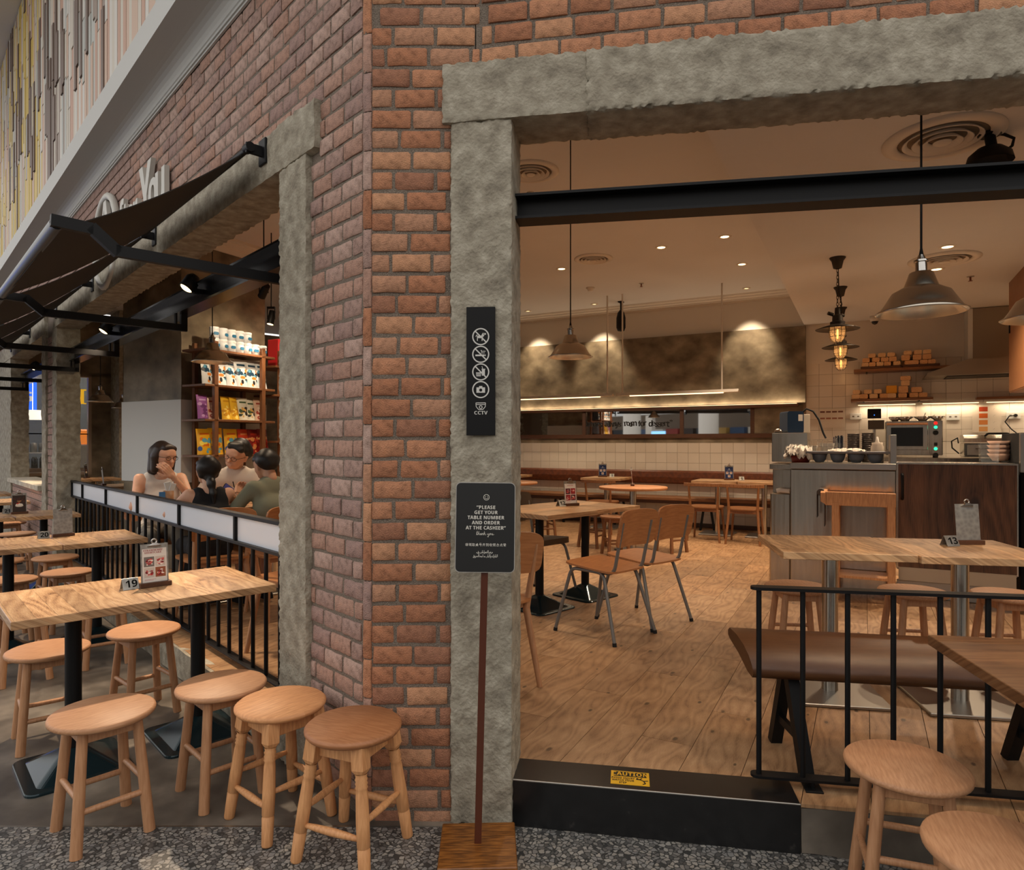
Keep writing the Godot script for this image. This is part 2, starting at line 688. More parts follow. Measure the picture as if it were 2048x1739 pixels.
func materials() -> void:
	var S := FastNoiseLite.TYPE_SIMPLEX_SMOOTH
	var C := FastNoiseLite.TYPE_CELLULAR
	T.grit = ntex(fnl(S, 0.09, 4, 3), 512, [], true, 5.0)
	T.rough = ntex(fnl(S, 0.03, 5, 4), 512, [], true, 9.0)
	T.rip = ntex(fnl(S, 0.02, 3, 8), 256, [], true, 3.0)
	# the same bricks in two sets, warm and cool light put into their colours
	var bt := []
	for k in 3:
		bt.append(ntex(fnl(S, 0.018, 5, 20 + k), 512, [[0.0, Color(0.76, 0.74, 0.72)], [0.35, Color(0.92, 0.92, 0.92)], [0.7, Color(1, 1, 1)], [0.95, Color(1.0, 0.98, 0.95)], [1.0, Color(0.7, 0.66, 0.64)]]))
	M.brick_warm_lit = []
	M.brick_cool_lit = []
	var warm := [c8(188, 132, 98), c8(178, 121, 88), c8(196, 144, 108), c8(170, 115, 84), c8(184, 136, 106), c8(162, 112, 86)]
	var cool_lit := [c8(180, 148, 134), c8(168, 138, 126), c8(188, 158, 144), c8(176, 138, 120), c8(164, 134, 124), c8(182, 144, 126)]
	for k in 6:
		M.brick_warm_lit.append(tri_mat(bt[k % 3], Vector3.ONE * 3.1, 0.92, warm[k], T.grit, 0.9, Vector3(k * 0.37, k * 0.21, 0)))
		M.brick_cool_lit.append(tri_mat(bt[k % 3], Vector3.ONE * 3.1, 0.92, cool_lit[k], T.grit, 0.9, Vector3(k * 0.31, k * 0.17, 0)))
	T.mortar = ntex(fnl(S, 0.06, 4, 31), 512, [[0.0, c8(96, 86, 76)], [0.5, c8(126, 113, 100)], [1.0, c8(150, 138, 124)]])
	M.mortar = tri_mat(T.mortar, Vector3.ONE * 4.0, 0.95, Color.WHITE, T.grit, 1.6)
	# concretes
	T.conc = ntex(fnl(S, 0.008, 6, 41), 1024, [[0.0, c8(132, 125, 112)], [0.4, c8(160, 153, 138)], [0.6, c8(170, 164, 149)], [1.0, c8(196, 190, 176)]])
	M.concrete = tri_mat(T.conc, Vector3.ONE * 1.3, 0.92, Color(0.93, 0.92, 0.90), T.grit, 0.4)
	M.concrete_pale = tri_mat(T.conc, Vector3(0.5, 0.9, 0.5), 0.9, Color(1.1, 1.1, 1.1), T.grit, 0.3)
	T.plaster = ntex(fnl(S, 0.006, 6, 47), 1024, [[0.0, c8(74, 64, 50)], [0.35, c8(110, 97, 78)], [0.6, c8(126, 113, 92)], [1.0, c8(160, 146, 122)]])
	M.plaster = tri_mat(T.plaster, Vector3(0.35, 0.45, 0.35), 0.55, Color.WHITE, T.rip, 0.25)
	T.pave = ntex(fnl(S, 0.006, 6, 52), 1024, [[0.0, c8(62, 56, 50)], [0.42, c8(92, 85, 76)], [0.62, c8(108, 100, 90)], [1.0, c8(146, 136, 122)]])
	M.pave = tri_mat(T.pave, Vector3.ONE * 0.4, 0.42, Color.WHITE, T.rip, 0.15)
	# terrazzo: pale chips in a dark ground
	var cn := fnl(C, 0.045, 1, 61)
	cn.cellular_jitter = 1.0
	cn.cellular_return_type = FastNoiseLite.RETURN_DISTANCE2_SUB
	var cv := fnl(C, 0.045, 1, 61)
	cv.cellular_jitter = 1.0
	cv.cellular_return_type = FastNoiseLite.RETURN_CELL_VALUE
	var wn := fnl(S, 0.03, 2, 62)
	var sz := 1024
	var im := Image.create(sz, sz, false, Image.FORMAT_RGB8)
	cn.domain_warp_enabled = true
	cn.domain_warp_amplitude = 16.0
	cn.domain_warp_frequency = 0.035
	cv.domain_warp_enabled = true
	cv.domain_warp_amplitude = 16.0
	cv.domain_warp_frequency = 0.035
	var chips := [c8(164, 160, 153), c8(146, 142, 136), c8(180, 175, 166), c8(122, 119, 115), c8(170, 164, 154), c8(152, 150, 146)]
	for y in sz:
		for x in sz:
			var e := cn.get_noise_2d(x, y) + 1.0
			if e < 0.17 + 0.10 * wn.get_noise_2d(x, y):
				im.set_pixel(x, y, c8(70, 70, 68))
			else:
				var v := cv.get_noise_2d(x, y) * 0.5 + 0.5
				im.set_pixel(x, y, chips[int(v * 997.0) % 6] if v > 0.16 else c8(98, 96, 93))
	T.terrazzo = ImageTexture.create_from_image(im)
	M.terrazzo = tri_mat(T.terrazzo, Vector3.ONE * 1.25, 0.35, Color(0.86, 0.86, 0.86))
	# paints and plain stuff
	M.white = mat(c8(214, 206, 194), 0.75)
	M.ceiling = tri_mat(ntex(fnl(S, 0.004, 3, 66), 512, [[0.0, c8(206, 204, 202)], [1.0, c8(216, 214, 212)]]), Vector3.ONE * 0.2, 0.85)
	M.cornice = mat(c8(196, 196, 192), 0.6)
	M.panel_white = mat(c8(208, 208, 204), 0.5)
	M.black = mat(c8(15, 15, 16), 0.5)
	M.black.metallic_specular = 0.35
	M.black_rough = mat(c8(18, 18, 18), 0.8)
	M.black_rough.metallic_specular = 0.3
	M.beam = mat(c8(16, 17, 19), 0.24)
	M.black_gloss = mat(c8(14, 17, 19), 0.16)
	M.step = tri_mat(ntex(fnl(S, 0.02, 4, 71), 512, [[0.0, c8(14, 14, 15)], [0.85, c8(22, 22, 23)], [1.0, c8(48, 46, 44)]]), Vector3.ONE * 1.3, 0.3)
	M.sheen_base = mat(c8(24, 44, 50), 0.2, 0.35)  # gloss black, with a teal reflection put into its colour
	M.canvas = mat(c8(44, 39, 34), 0.92)
	M.frost = mat(c8(214, 220, 228), 0.3)
	M.steel = tri_mat(ntex(fnl(S, 0.02, 3, 73), 512, [[0.0, c8(186, 180, 170)], [1.0, c8(206, 200, 190)]]), Vector3(2.2, 0.12, 2.2), 0.2, Color.WHITE, T.rip, 0.10)
	M.steel.metallic = 1.0
	M.steel_dull = mat(c8(166, 162, 155), 0.38, 1.0)
	M.chrome = mat(c8(190, 186, 180), 0.16, 1.0)
	M.shade = mat(c8(196, 186, 170), 0.27, 1.0)
	M.iron = mat(c8(62, 55, 47), 0.5, 0.6)
	M.grey_tube = mat(c8(122, 120, 116), 0.45, 0.3)
	M.mirror = mat(c8(222, 224, 226), 0.02, 1.0)
	M.galv = tri_mat(ntex(fnl(C, 0.03, 1, 77), 256, [[0.0, c8(150, 148, 142)], [1.0, c8(186, 184, 178)]]), Vector3.ONE * 6.0, 0.42)
	M.galv.metallic = 0.75
	M.tile = mat(c8(220, 210, 196), 0.22)
	M.tile_b = mat(c8(214, 203, 188), 0.25)
	M.grout = mat(c8(150, 134, 116), 0.9)
	M.leather = tri_mat(ntex(fnl(S, 0.03, 4, 79), 256, [[0.0, c8(84, 44, 24)], [1.0, c8(122, 66, 36)]]), Vector3.ONE * 2.0, 0.45)
	M.glass = mat(Color(0.86, 0.92, 0.94, 0.10), 0.03)
	M.glass.transparency = BaseMaterial3D.TRANSPARENCY_ALPHA
	M.rubber = mat(c8(20, 20, 20), 0.8)
	M.strap = mat(c8(90, 52, 30), 0.6)
	# woods
	var oak := [[0.0, c8(138, 104, 74)], [0.35, c8(168, 132, 98)], [0.7, c8(180, 144, 108)], [1.0, c8(194, 160, 124)]]
	T.plank_a = wood_image(1024, 192, 5, oak, 3.0, 1.6, 3)
	T.plank_b = wood_image(1024, 192, 15, oak, 2.5, 1.9, 2)
	M.plank = []
	for k in 6:
		var m := mat([Color(1, 1, 1), Color(0.93, 0.91, 0.88), Color(1.0, 0.97, 0.93), Color(0.9, 0.88, 0.86), Color(0.97, 0.95, 0.92), Color(0.86, 0.84, 0.81)][k], 0.45)
		m.albedo_texture = T.plank_a if k % 2 == 0 else T.plank_b
		M.plank.append(m)
	T.elm = wood_image(768, 384, 25, [[0.0, c8(134, 96, 62)], [0.25, c8(178, 136, 96)], [0.6, c8(202, 160, 116)], [1.0, c8(222, 184, 140)]], 9.0, 2.2, 0, 6)
	M.elm = mat(Color.WHITE, 0.38)
	M.elm.albedo_texture = T.elm
	M.elm_dark = mat(Color(0.62, 0.54, 0.48), 0.35)
	M.elm_dark.albedo_texture = T.elm
	T.walnut = wood_image(512, 512, 35, [[0.0, c8(66, 42, 26)], [0.4, c8(98, 66, 42)], [1.0, c8(126, 88, 58)]], 6.0, 2.0, 1, 4)
	M.walnut = mat(Color.WHITE, 0.45)
	M.walnut.albedo_texture = T.walnut
	T.beech = ntex(fnl(S, 0.02, 4, 83), 512, [[0.0, c8(166, 118, 82)], [0.5, c8(182, 133, 95)], [1.0, c8(196, 149, 110)]])
	M.beech = tri_mat(T.beech, Vector3(9.0, 0.8, 9.0), 0.42)          # grain up the leg
	M.beech_seat = tri_mat(T.beech, Vector3(1.2, 9.0, 11.0), 0.55)     # grain along x
	M.pine = tri_mat(T.beech, Vector3(8.0, 0.9, 8.0), 0.5, Color(1.14, 1.12, 1.04))
	M.pine_seat = tri_mat(T.beech, Vector3(9.0, 9.0, 1.0), 0.55, Color(1.16, 1.12, 1.04))
	M.worn_seat = tri_mat(T.beech, Vector3(1.1, 9.0, 9.0), 0.5, Color(0.92, 0.84, 0.76))
	M.ply = tri_mat(T.beech, Vector3(0.8, 6.0, 6.0), 0.4, Color(0.97, 0.89, 0.78))
	M.teak = tri_mat(T.beech, Vector3(6.0, 6.0, 0.8), 0.42, Color(0.72, 0.66, 0.58))
	M.teak_up = tri_mat(T.beech, Vector3(7.0, 0.8, 7.0), 0.42, Color(0.72, 0.66, 0.58))
	M.frame_wood = tri_mat(T.beech, Vector3(6.0, 6.0, 0.8), 0.5, Color(0.46, 0.40, 0.36))
	M.rack = tri_mat(T.beech, Vector3(5.0, 0.9, 5.0), 0.5, Color(0.62, 0.55, 0.48))
	M.cabinet = tri_mat(T.beech, Vector3(7.0, 0.8, 7.0), 0.5, Color(0.80, 0.74, 0.66))
	M.hood = mat(c8(160, 150, 134), 0.38, 0.8)
	M.stain = tri_mat(ntex(fnl(S, 0.02, 5, 87), 512, [[0.0, c8(70, 40, 14)], [0.5, c8(122, 74, 28)], [1.0, c8(160, 104, 46)]]), Vector3(1.0, 6.0, 7.0), 0.35)
	M.mahogany = mat(c8(84, 40, 22), 0.4)
	M.brass_red = mat(c8(120, 62, 30), 0.35)


func room_outline() -> PackedVector2Array:
	# the cafe's floor plan, in FB's (x, z)
	var w := [FL * Vector3(0.1, 0, -10.6), FL * Vector3(0.1, 0, -0.05), FR * Vector3(0.1, 0, -0.12), FR * Vector3(0.1, 0, 5.86), FB * Vector3(10.2, 0, 4.4), FB * Vector3(10.2, 0, -9.0), FL * Vector3(5.2, 0, -10.6)]
	var p := PackedVector2Array()
	for v in w:
		var q: Vector3 = FB.affine_inverse() * v
		p.append(Vector2(q.x, q.z))
	return p


func shell_of_rooms() -> void:
	# paving outside: terrazzo in front, trowelled concrete along the left facade, a metal strip between
	struct("floor_terrazzo", slab(PackedVector2Array([Vector2(-32, -2.482), Vector2(0.9, -2.482), Vector2(8.2, -1.2), Vector2(14, -0.2), Vector2(14, 14), Vector2(-32, 14)]), -0.1, 0.0), M.terrazzo, Transform3D.IDENTITY, "grey terrazzo paving with pale stone chips")
	struct("floor_concrete", slab(PackedVector2Array([Vector2(-32, -18), Vector2(-3.2, -18), Vector2(0.2, -3.2), Vector2(0.2, -2.49), Vector2(-32, -2.49)]), -0.1, 0.0), M.pave, Transform3D.IDENTITY, "trowelled brown-grey concrete paving beside the left facade")
	struct("trim_1", bx(Vector3(8.4, 0.02, 0.008), 0.0, Vector3(-4.8, -0.009, -2.486)), M.steel_dull, Transform3D.IDENTITY, "thin metal strip between terrazzo and concrete paving")
	# cafe floor: a raised slab carrying long oak planks
	var plan := room_outline()
	var fl := struct("floor", slab(plan, 0.0, FLOOR - 0.012), M.black_rough, FB, "raised cafe floor of wide oak planks")
	var deck := PackedVector2Array()
	for v in [FL * Vector3(0.0, 0, -10.6), FL * Vector3(0.0, 0, -0.05), FR * Vector3(0.166, 0, -0.12), FR * Vector3(0.166, 0, 1.02), FR * Vector3(0.0, 0, 1.02), FR * Vector3(0.0, 0, 5.86), FB * Vector3(10.17, 0, 4.3), FB * Vector3(10.17, 0, -9.0), FL * Vector3(5.1, 0, -10.6)]:
		var q: Vector3 = FB.affine_inverse() * v
		deck.append(Vector2(q.x, q.z))
	var rest := MB.new()
	var uvs := 0
	for i in range(-52, 24):
		var z0 := -0.628 + i * 0.217
		var x := -9.0 + fposmod(i * 0.413, 1.22)
		while x < 10.2:
			var w := 1.218
			var r := PackedVector2Array([Vector2(x, z0), Vector2(x + w, z0), Vector2(x + w, z0 + 0.2145), Vector2(x, z0 + 0.2145)])
			for poly in Geometry2D.intersect_polygons(r, deck):
				if poly.size() < 3:
					continue
				var cc := Vector2.ZERO
				for q in poly:
					cc += q
				cc /= poly.size()
				var wp := FB * Vector3(cc.x, FLOOR, cc.y)
				var px := wp.x / maxf(-wp.z, 0.5)
				uvs += 1
				# in view through the doorway: one mesh a plank
				if wp.z < -2.2 and absf(px) < 0.85 and wp.z > -9.5 and cc.y > -2.6 - maxf(0.0, 0.0):
					part(fl, "plank", plank(poly, x, z0, (i * 7 + int(x * 3.0)) % 5), M.plank[posmod(i * 5 + int(round(x * 2.0)), 6)])
				else:
					var p2 := PackedVector2Array()
					for q in poly:
						p2.append(Vector2(q.x, -q.y))
					rest.loft([p2, p2], [FLOOR - 0.012, FLOOR], up_axes())
			x += 1.2205
	var rm := tri_mat(T.plank_a, Vector3(0.9, 1, 4.6), 0.45, Color(0.95, 0.93, 0.9))
	rm.texture_filter = BaseMaterial3D.TEXTURE_FILTER_LINEAR
	var ro := part(fl, "far_planks", rest.mesh(), rm)
	ro.set_meta("kind", "stuff")


func plank(poly: PackedVector2Array, x0: float, z0: float, shift: int) -> ArrayMesh:
	var st := SurfaceTool.new()
	st.begin(Mesh.PRIMITIVE_TRIANGLES)
	st.set_smooth_group(-1)
	var put := func(p: Vector2, y: float) -> void:
		st.set_uv(Vector2((p.x - x0) / 1.22 + shift * 0.2, (p.y - z0) / 0.2145))
		st.add_vertex(Vector3(p.x, y, p.y))
	var idx := Geometry2D.triangulate_polygon(poly)
	for t in range(0, idx.size(), 3):
		var a := poly[idx[t]]
		var b := poly[idx[t + 1]]
		var c := poly[idx[t + 2]]
		var o := [a, b, c] if (b - a).cross(c - a) > 0.0 else [a, c, b]
		for p in o:
			put.call(p, FLOOR)
	var cw := Geometry2D.is_polygon_clockwise(poly)
	for i in poly.size():
		var a := poly[i]
		var b := poly[(i + 1) % poly.size()]
		var q := [[a, FLOOR], [b, FLOOR], [b, FLOOR - 0.012], [a, FLOOR], [b, FLOOR - 0.012], [a, FLOOR - 0.012]]
		if cw:
			q.reverse()
		for e in q:
			put.call(e[0], e[1])
	st.generate_normals()
	return st.commit()


# ---- brickwork
const COURSE := 0.0782
var bricks := {}
const ON_SIDE := Basis(Vector3(0, 0, 1), Vector3(0, 1, 0), Vector3(-1, 0, 0))   # brick length along the facade's z, face towards -x


func brick_shape(l: float, h: float, sd: int) -> ArrayMesh:
	# worn brick: a 4 x 2 face grid, its rim pulled back and uneven, with sides; length x, face +z
	var r := RandomNumberGenerator.new()
	r.seed = sd
	var st := SurfaceTool.new()
	st.begin(Mesh.PRIMITIVE_TRIANGLES)
	var nx := 5 if l > 0.09 else 3
	var ny := 3
	var g := []
	for j in ny + 1:
		var row := []
		for i in nx + 1:
			var fx := float(i) / nx
			var fy := float(j) / ny
			var x := (fx - 0.5) * l
			var y := (fy - 0.5) * h
			var z := r.randf_range(-0.0015, 0.0008)
			if i == 0 or i == nx:
				x += r.randf_range(-0.0028, 0.0012) * signf(x)
				z -= 0.0045
			elif i == 1:
				x -= l * (1.0 / nx) * 0.72
			elif i == nx - 1:
				x += l * (1.0 / nx) * 0.72
			if j == 0 or j == ny:
				y += r.randf_range(-0.0026, 0.0012) * signf(y)
				z -= 0.0045
			else:
				y += (h / ny) * 0.66 * signf(y)
			row.append(Vector3(x, y, z))
		g.append(row)
	st.set_smooth_group(1)
	for j in ny:
		for i in nx:
			for v in [g[j][i], g[j + 1][i + 1], g[j][i + 1], g[j][i], g[j + 1][i], g[j + 1][i + 1]]:
				st.add_vertex(v)
	var rim := []
	for i in nx:
		rim.append(g[0][i])
	for j in ny:
		rim.append(g[j][nx])
	for i in range(nx, 0, -1):
		rim.append(g[ny][i])
	for j in range(ny, 0, -1):
		rim.append(g[j][0])
	st.set_smooth_group(2)
	for k in rim.size():
		var a: Vector3 = rim[k]
		var b: Vector3 = rim[(k + 1) % rim.size()]
		var a2 := Vector3(a.x, a.y, -0.022)
		var b2 := Vector3(b.x, b.y, -0.022)
		for v in [a, b, b2, a, b2, a2]:
			st.add_vertex(v)
	st.generate_normals()
	return st.commit()


func brick(l: float, h: float) -> ArrayMesh:
	var k := [int(round(l * 50.0)), int(round(h * 200.0)), rng.randi() % 3]
	if not bricks.has(k):
		bricks[k] = brick_shape(k[0] / 50.0, k[1] / 200.0, hash(k))
	return bricks[k]


func lay(parent: Node3D, b: Basis, u0: float, u1: float, y: float, mats: Array, along: Vector3, at: Vector3, phase: float, joined: MB, far: float, h := 0.066) -> void:
	# one course from u0 to u1 (u0 < u1), bricks of uneven length; those with u < far go into the joined mesh
	var u := u1 + phase
	while u > u0 + 0.02:
		var l := 0.145 + rng.randf_range(-0.008, 0.008)
		var a := u - l
		var hi := minf(u, u1)
		var lo := maxf(a, u0)
		u = a - 0.0115
		if hi - lo < 0.022:
			continue
		var c := at + along * ((hi + lo) * 0.5) + Vector3(0, y + rng.randf_range(-0.0015, 0.0015), 0)
		if joined != null and (hi + lo) * 0.5 < far:
			joined.box(c + b * Vector3(0, 0, -0.011), Vector3(hi - lo, h, 0.022), 0.003, b)
			continue
		var m := brick(hi - lo, h)
		var k: float = (hi - lo) / (round((hi - lo) * 50.0) / 50.0)
		var bb := b * Basis.from_euler(Vector3(rng.randf_range(-0.012, 0.012), rng.randf_range(-0.012, 0.012), rng.randf_range(-0.008, 0.008)))
		bb.x *= k
		part(parent, "brick", m, mats[rng.randi() % mats.size()], Transform3D(bb, c + b * Vector3(0, 0, rng.randf_range(-0.003, 0.002))))


func brick_walls() -> void:
	# left facade: mortar body, bricks on it; the bay openings are left out
	var core := MB.new()
	core.box(Vector3(0.104, 3.42, -6.0), Vector3(0.192, 1.16, 12.0))
	core.box(Vector3(0.104, 1.42, -0.235), Vector3(0.192, 2.84, 0.45))
	core.box(Vector3(0.104, 1.42, -6.65), Vector3(0.192, 2.84, 0.6))
	var wl := struct("wall_left", core.mesh(), M.mortar, FL, "left facade of bricks coloured pinkish for cool light above and beside the window bay")
	var far := MB.new()
	var y := 0.0426 + COURSE * 0.5
	var i := 0
	while y < 3.70:
		var ph := (0.078 if i % 2 else 0.0) + rng.randf_range(-0.012, 0.012)
		var lo := -11.8
		if y < 2.63:
			lo = -0.44
		elif y < 2.88:
			lo = -0.36
		lay(wl, ON_SIDE, lo, -0.022, y, M.brick_cool_lit, Vector3(0, 0, 1), Vector3.ZERO, ph, far, -3.3)
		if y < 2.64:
			lay(wl, ON_SIDE, -6.83, -6.42, y, M.brick_cool_lit, Vector3(0, 0, 1), Vector3.ZERO, ph, far, 0.0)
		y += COURSE
		i += 1
	part(wl, "far_bricks", far.mesh(), M.brick_cool_lit[1]).set_meta("kind", "stuff")
	# the blunt corner pier faces the paving
	var poly := PackedVector2Array()
	for v in [Vector3(-0.548, 0, -2.528), Vector3(-0.14, 0, -2.528), FR * Vector3(0.2, 0, -0.15), FL * Vector3(0.2, 0, -0.02), FL * Vector3(0.01, 0, -0.02)]:
		poly.append(Vector2(v.x, v.z))
	var wf := struct("wall_front", slab(poly, 0.0, 3.98), M.mortar, Transform3D.IDENTITY, "blunt corner pier of bricks coloured orange for warm light behind the sign stand")
	y = 0.0426 - COURSE * 0.5
	i = 0
	while y < 3.95:
		var ph: float = [0.0, 0.052, 0.014, 0.066][i % 4] + rng.randf_range(-0.01, 0.01)
		lay(wf, Basis.IDENTITY, -0.552 + 0.02, -0.23 if y < 2.87 else -0.122, y, M.brick_warm_lit, Vector3(1, 0, 0), Vector3(0, 0, -2.52), 0.157 - ph, null, -9.0)
		y += COURSE
		i += 1
	# soldier bricks stand on the arris
	y = 0.02
	var sold := brick_shape(0.146, 0.036, 99)
	while y < 3.9:
		part(wf, "brick", sold, M.brick_cool_lit[rng.randi() % 6] if rng.randf() < 0.5 else M.brick_warm_lit[rng.randi() % 6], Transform3D(Basis(Vector3.UP, deg_to_rad(-22)) * Basis(Vector3(0, 1, 0), Vector3(-1, 0, 0), Vector3(0, 0, 1)), Vector3(-0.553, y + 0.073, -2.5235)))
		y += 0.1485
	# right facade above the lintel
	var cr := MB.new()
	cr.box(Vector3(0.106, 3.41, 3.0), Vector3(0.192, 1.14, 6.28))
	cr.box(Vector3(0.106, 1.42, 4.75), Vector3(0.192, 2.84, 2.5))
	var wr := struct("wall_right", cr.mesh(), M.mortar, FR, "brick wall above the long concrete lintel of the doorway")
	var farr := MB.new()
	y = 0.0426 - COURSE * 0.5
	i = 0
	while y < 3.95:
		var ph := (0.078 if i % 2 else 0.0) + rng.randf_range(-0.012, 0.012)
		if y > 2.88:
			lay(wr, ON_SIDE, -0.118, 5.9, y, M.brick_warm_lit, Vector3(0, 0, 1), Vector3.ZERO, ph, null, -9.0)
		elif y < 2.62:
			lay(wr, ON_SIDE, 3.62, 5.9, y, M.brick_warm_lit, Vector3(0, 0, 1), Vector3.ZERO, ph, farr, 9.0)
		y += COURSE
		i += 1
	part(wr, "far_bricks", farr.mesh(), M.brick_warm_lit[0]).set_meta("kind", "stuff")


# ---- left facade: lintel, jambs, cornice, coloured strips, lettering
func facade_left() -> void:
	struct("trim_2", rough_box(Vector3(-0.03, 2.66, -6.3), Vector3(0.2, 2.872, -0.35), 0.035, 0.004, 3, 0.012), M.concrete, FL, "rough cast concrete lintel over the window bay")
	struct("trim_2", rough_box(Vector3(-0.03, 2.66, -11.8), Vector3(0.2, 2.872, -6.86), 0.06, 0.005, 4, 0.012), M.concrete, FL, "rough concrete lintel over the far bay")
	struct("trim_3", rough_box(Vector3(-0.022, 0, -0.70), Vector3(0.2, 2.665, -0.44), 0.0095, 0.002, 5, 0.007, 0.004), M.concrete, FL, "concrete jamb between the brick corner and the window bay")
	struct("trim_3", rough_box(Vector3(-0.022, 0, -6.42), Vector3(0.2, 2.7, -6.18), 0.05, 0.008, 6, 0.014), M.concrete, FL, "concrete jamb where the white-panelled railing ends")
	struct("trim_3", rough_box(Vector3(-0.022, 0, -7.1), Vector3(0.2, 2.7, -6.83), 0.05, 0.008, 7, 0.014), M.concrete, FL, "concrete jamb beside the low brick wall")
	struct("trim_3", rough_box(Vector3(-0.022, 0, -11.2), Vector3(0.2, 2.7, -9.73), 0.08, 0.008, 8, 0.014), M.concrete, FL, "wide concrete pier at the far end of the facade")
	# cornice: stepped moulding, soffit, fascia
	var prof := [Vector2(0.0, 3.632), Vector2(-0.012, 3.632), Vector2(-0.012, 3.645), Vector2(-0.02, 3.645), Vector2(-0.02, 3.66), Vector2(-0.026, 3.664)]
	for k in 7:
		var a := PI * 0.5 * k / 6.0
		prof.append(Vector2(-0.026 - 0.085 * (1.0 - cos(a)), 3.664 + 0.082 * sin(a)))
	prof += [Vector2(-0.217, 3.752), Vector2(-0.217, 3.912), Vector2(0.0, 3.912)]
	var pp := PackedVector2Array(prof)
	var cx := Transform3D(Basis(Vector3(1, 0, 0), Vector3(0, 1, 0), Vector3(0, 0, 1)), Vector3.ZERO)
	struct("trim_4", MB.new().loft([pp, pp], [-12.0, 0.35], cx).mesh(), M.cornice, FL, "white moulded cornice above the brick facade")
	# upper mall wall clad in narrow vertical strips
	var up := struct("wall_upper", bx(Vector3(0.2, 2.62, 13.0), 0.0, Vector3(-0.07, 5.2, -6.0)), M.mortar, FL, "upper mall wall of narrow coloured vertical strips")
	var cols := [c8(206, 198, 184), c8(206, 198, 184), c8(188, 190, 184), c8(204, 176, 156), c8(196, 158, 138), c8(120, 102, 92), c8(210, 182, 92), c8(156, 140, 128), c8(212, 208, 200)]
	var sm := []
	for c in cols:
		sm.append(mat(c, 0.55))
	var jn := fnl(FastNoiseLite.TYPE_SIMPLEX, 0.5, 2, 12)
	var z := 0.3
	var n := 0
	var joined := []
	for c in cols:
		joined.append(MB.new())
	while z > -12.0:
		var w := 0.072
		var yy := 3.912
		var pr := 0.0
		while yy < 6.48:
			var h := minf(0.28 + 0.62 * rng.randf(), 6.49 - yy)
			var v := jn.get_noise_2d(z * 0.9, yy * 1.1) + rng.randf_range(-0.28, 0.28)
			var k := 0
			var zone := z < -5.6 or (z > -2.4 and z < -1.1 and yy > 3.95)
			if zone and rng.randf() < 0.34:
				k = 6
			elif v < 0.16:
				k = [0, 1, 2, 3, 4, 0, 8, 3][rng.randi() % 8]
			elif v < 0.30:
				k = [0, 2, 5, 7, 8, 3][rng.randi() % 6]
			else:
				k = 5 if rng.randf() < 0.42 else [7, 0, 2, 8][rng.randi() % 4]
			pr = 0.012 if k == 5 else rng.randf_range(0.0, 0.006)
			var c := Vector3(-0.185 - pr, yy + h * 0.5, z - w * 0.5)
			var sz := Vector3(0.03, h - 0.012, w - 0.003)
			if n < 290 and z < -0.75 and (yy < 5.6 or z < -2.0):
				part(up, "strip", bx(sz), sm[k], Transform3D(Basis.IDENTITY, c))
				n += 1
			else:
				joined[k].box(c, sz)
			yy += h
		z -= w
	for k in cols.size():
		part(up, "far_strips", joined[k].mesh(), sm[k]).set_meta("kind", "stuff")
	struct("ceiling_mall", bx(Vector3(2.2, 0.12, 14.0), 0.0, Vector3(-1.1, 6.56, -6.0)), M.white, FL, "white mall ceiling above the coloured strips")
	# shop lettering stands off the bricks
	var ls := thing("shop_lettering", "pale raised shop name on the brick facade above the awnings", "sign", FL * Transform3D(Basis(Vector3(0, 0, 1), Vector3(0, 1, 0), Vector3(-1, 0, 0)), Vector3(-0.012, 2.96, -4.33)))
	var lm := mat(c8(198, 196, 188), 0.5)
	var x := 0.0
	for e in [["A", 0.16, 0.42], ["f", 0.84, 0.27], ["t", 0.96, 0.25], ["e", 1.07, 0.24], ["r", 1.22, 0.24], ["Y", 1.40, 0.36], ["o", 1.61, 0.28], ["u", 1.75, 0.30]]:
		var tm := text_mesh(e[0], e[2], 0.03, "Droid Serif" if e[0] == "A" else "Droid Sans", true)
		tm.horizontal_alignment = HORIZONTAL_ALIGNMENT_LEFT
		part(ls, "letter", tm, lm, Transform3D(Basis.IDENTITY, Vector3(e[1], e[2] * 0.5, 0.015)))
	var ring := []
	for k in 25:
		var a := TAU * k / 24.0
		ring.append(Vector3(0.38 + cos(a) * 0.36, 0.10 + sin(a) * 0.36, 0.015))
	part(ls, "ring", MB.new().sweep(ring, 0.03, 6).mesh(), lm)
	# curb under the railing
	struct("trim_5", rough_box(Vector3(-0.02, 0.0, -6.2), Vector3(0.04, FLOOR, -0.68), 0.07, 0.004, 9, 0.006), M.concrete, FL, "low concrete curb under the railing")
	# steel beam inside the bay carries the awning arms and the spot lamps
	var bm := MB.new()
	for q in [[0.15, 2.312, 0.11, 0.012], [0.15, 2.438, 0.11, 0.012], [0.15, 2.375, 0.014, 0.126]]:
		bm.box(Vector3(q[0], q[1], -5.6), Vector3(q[2], q[3], 9.8))
	single("steel_beam", "black steel I-beam running through the window bay above the railing", "beam", bm.mesh(), M.beam, FL)
	# awnings
	var arms := [0.86, 2.60, 4.42, 6.10, 7.85, 9.6]
	for k in 5:
		awning(arms[k], arms[k + 1], k)
	# spot lamps clipped to the beam
	var where := [-2.22, -4.41, -6.54, -8.3]
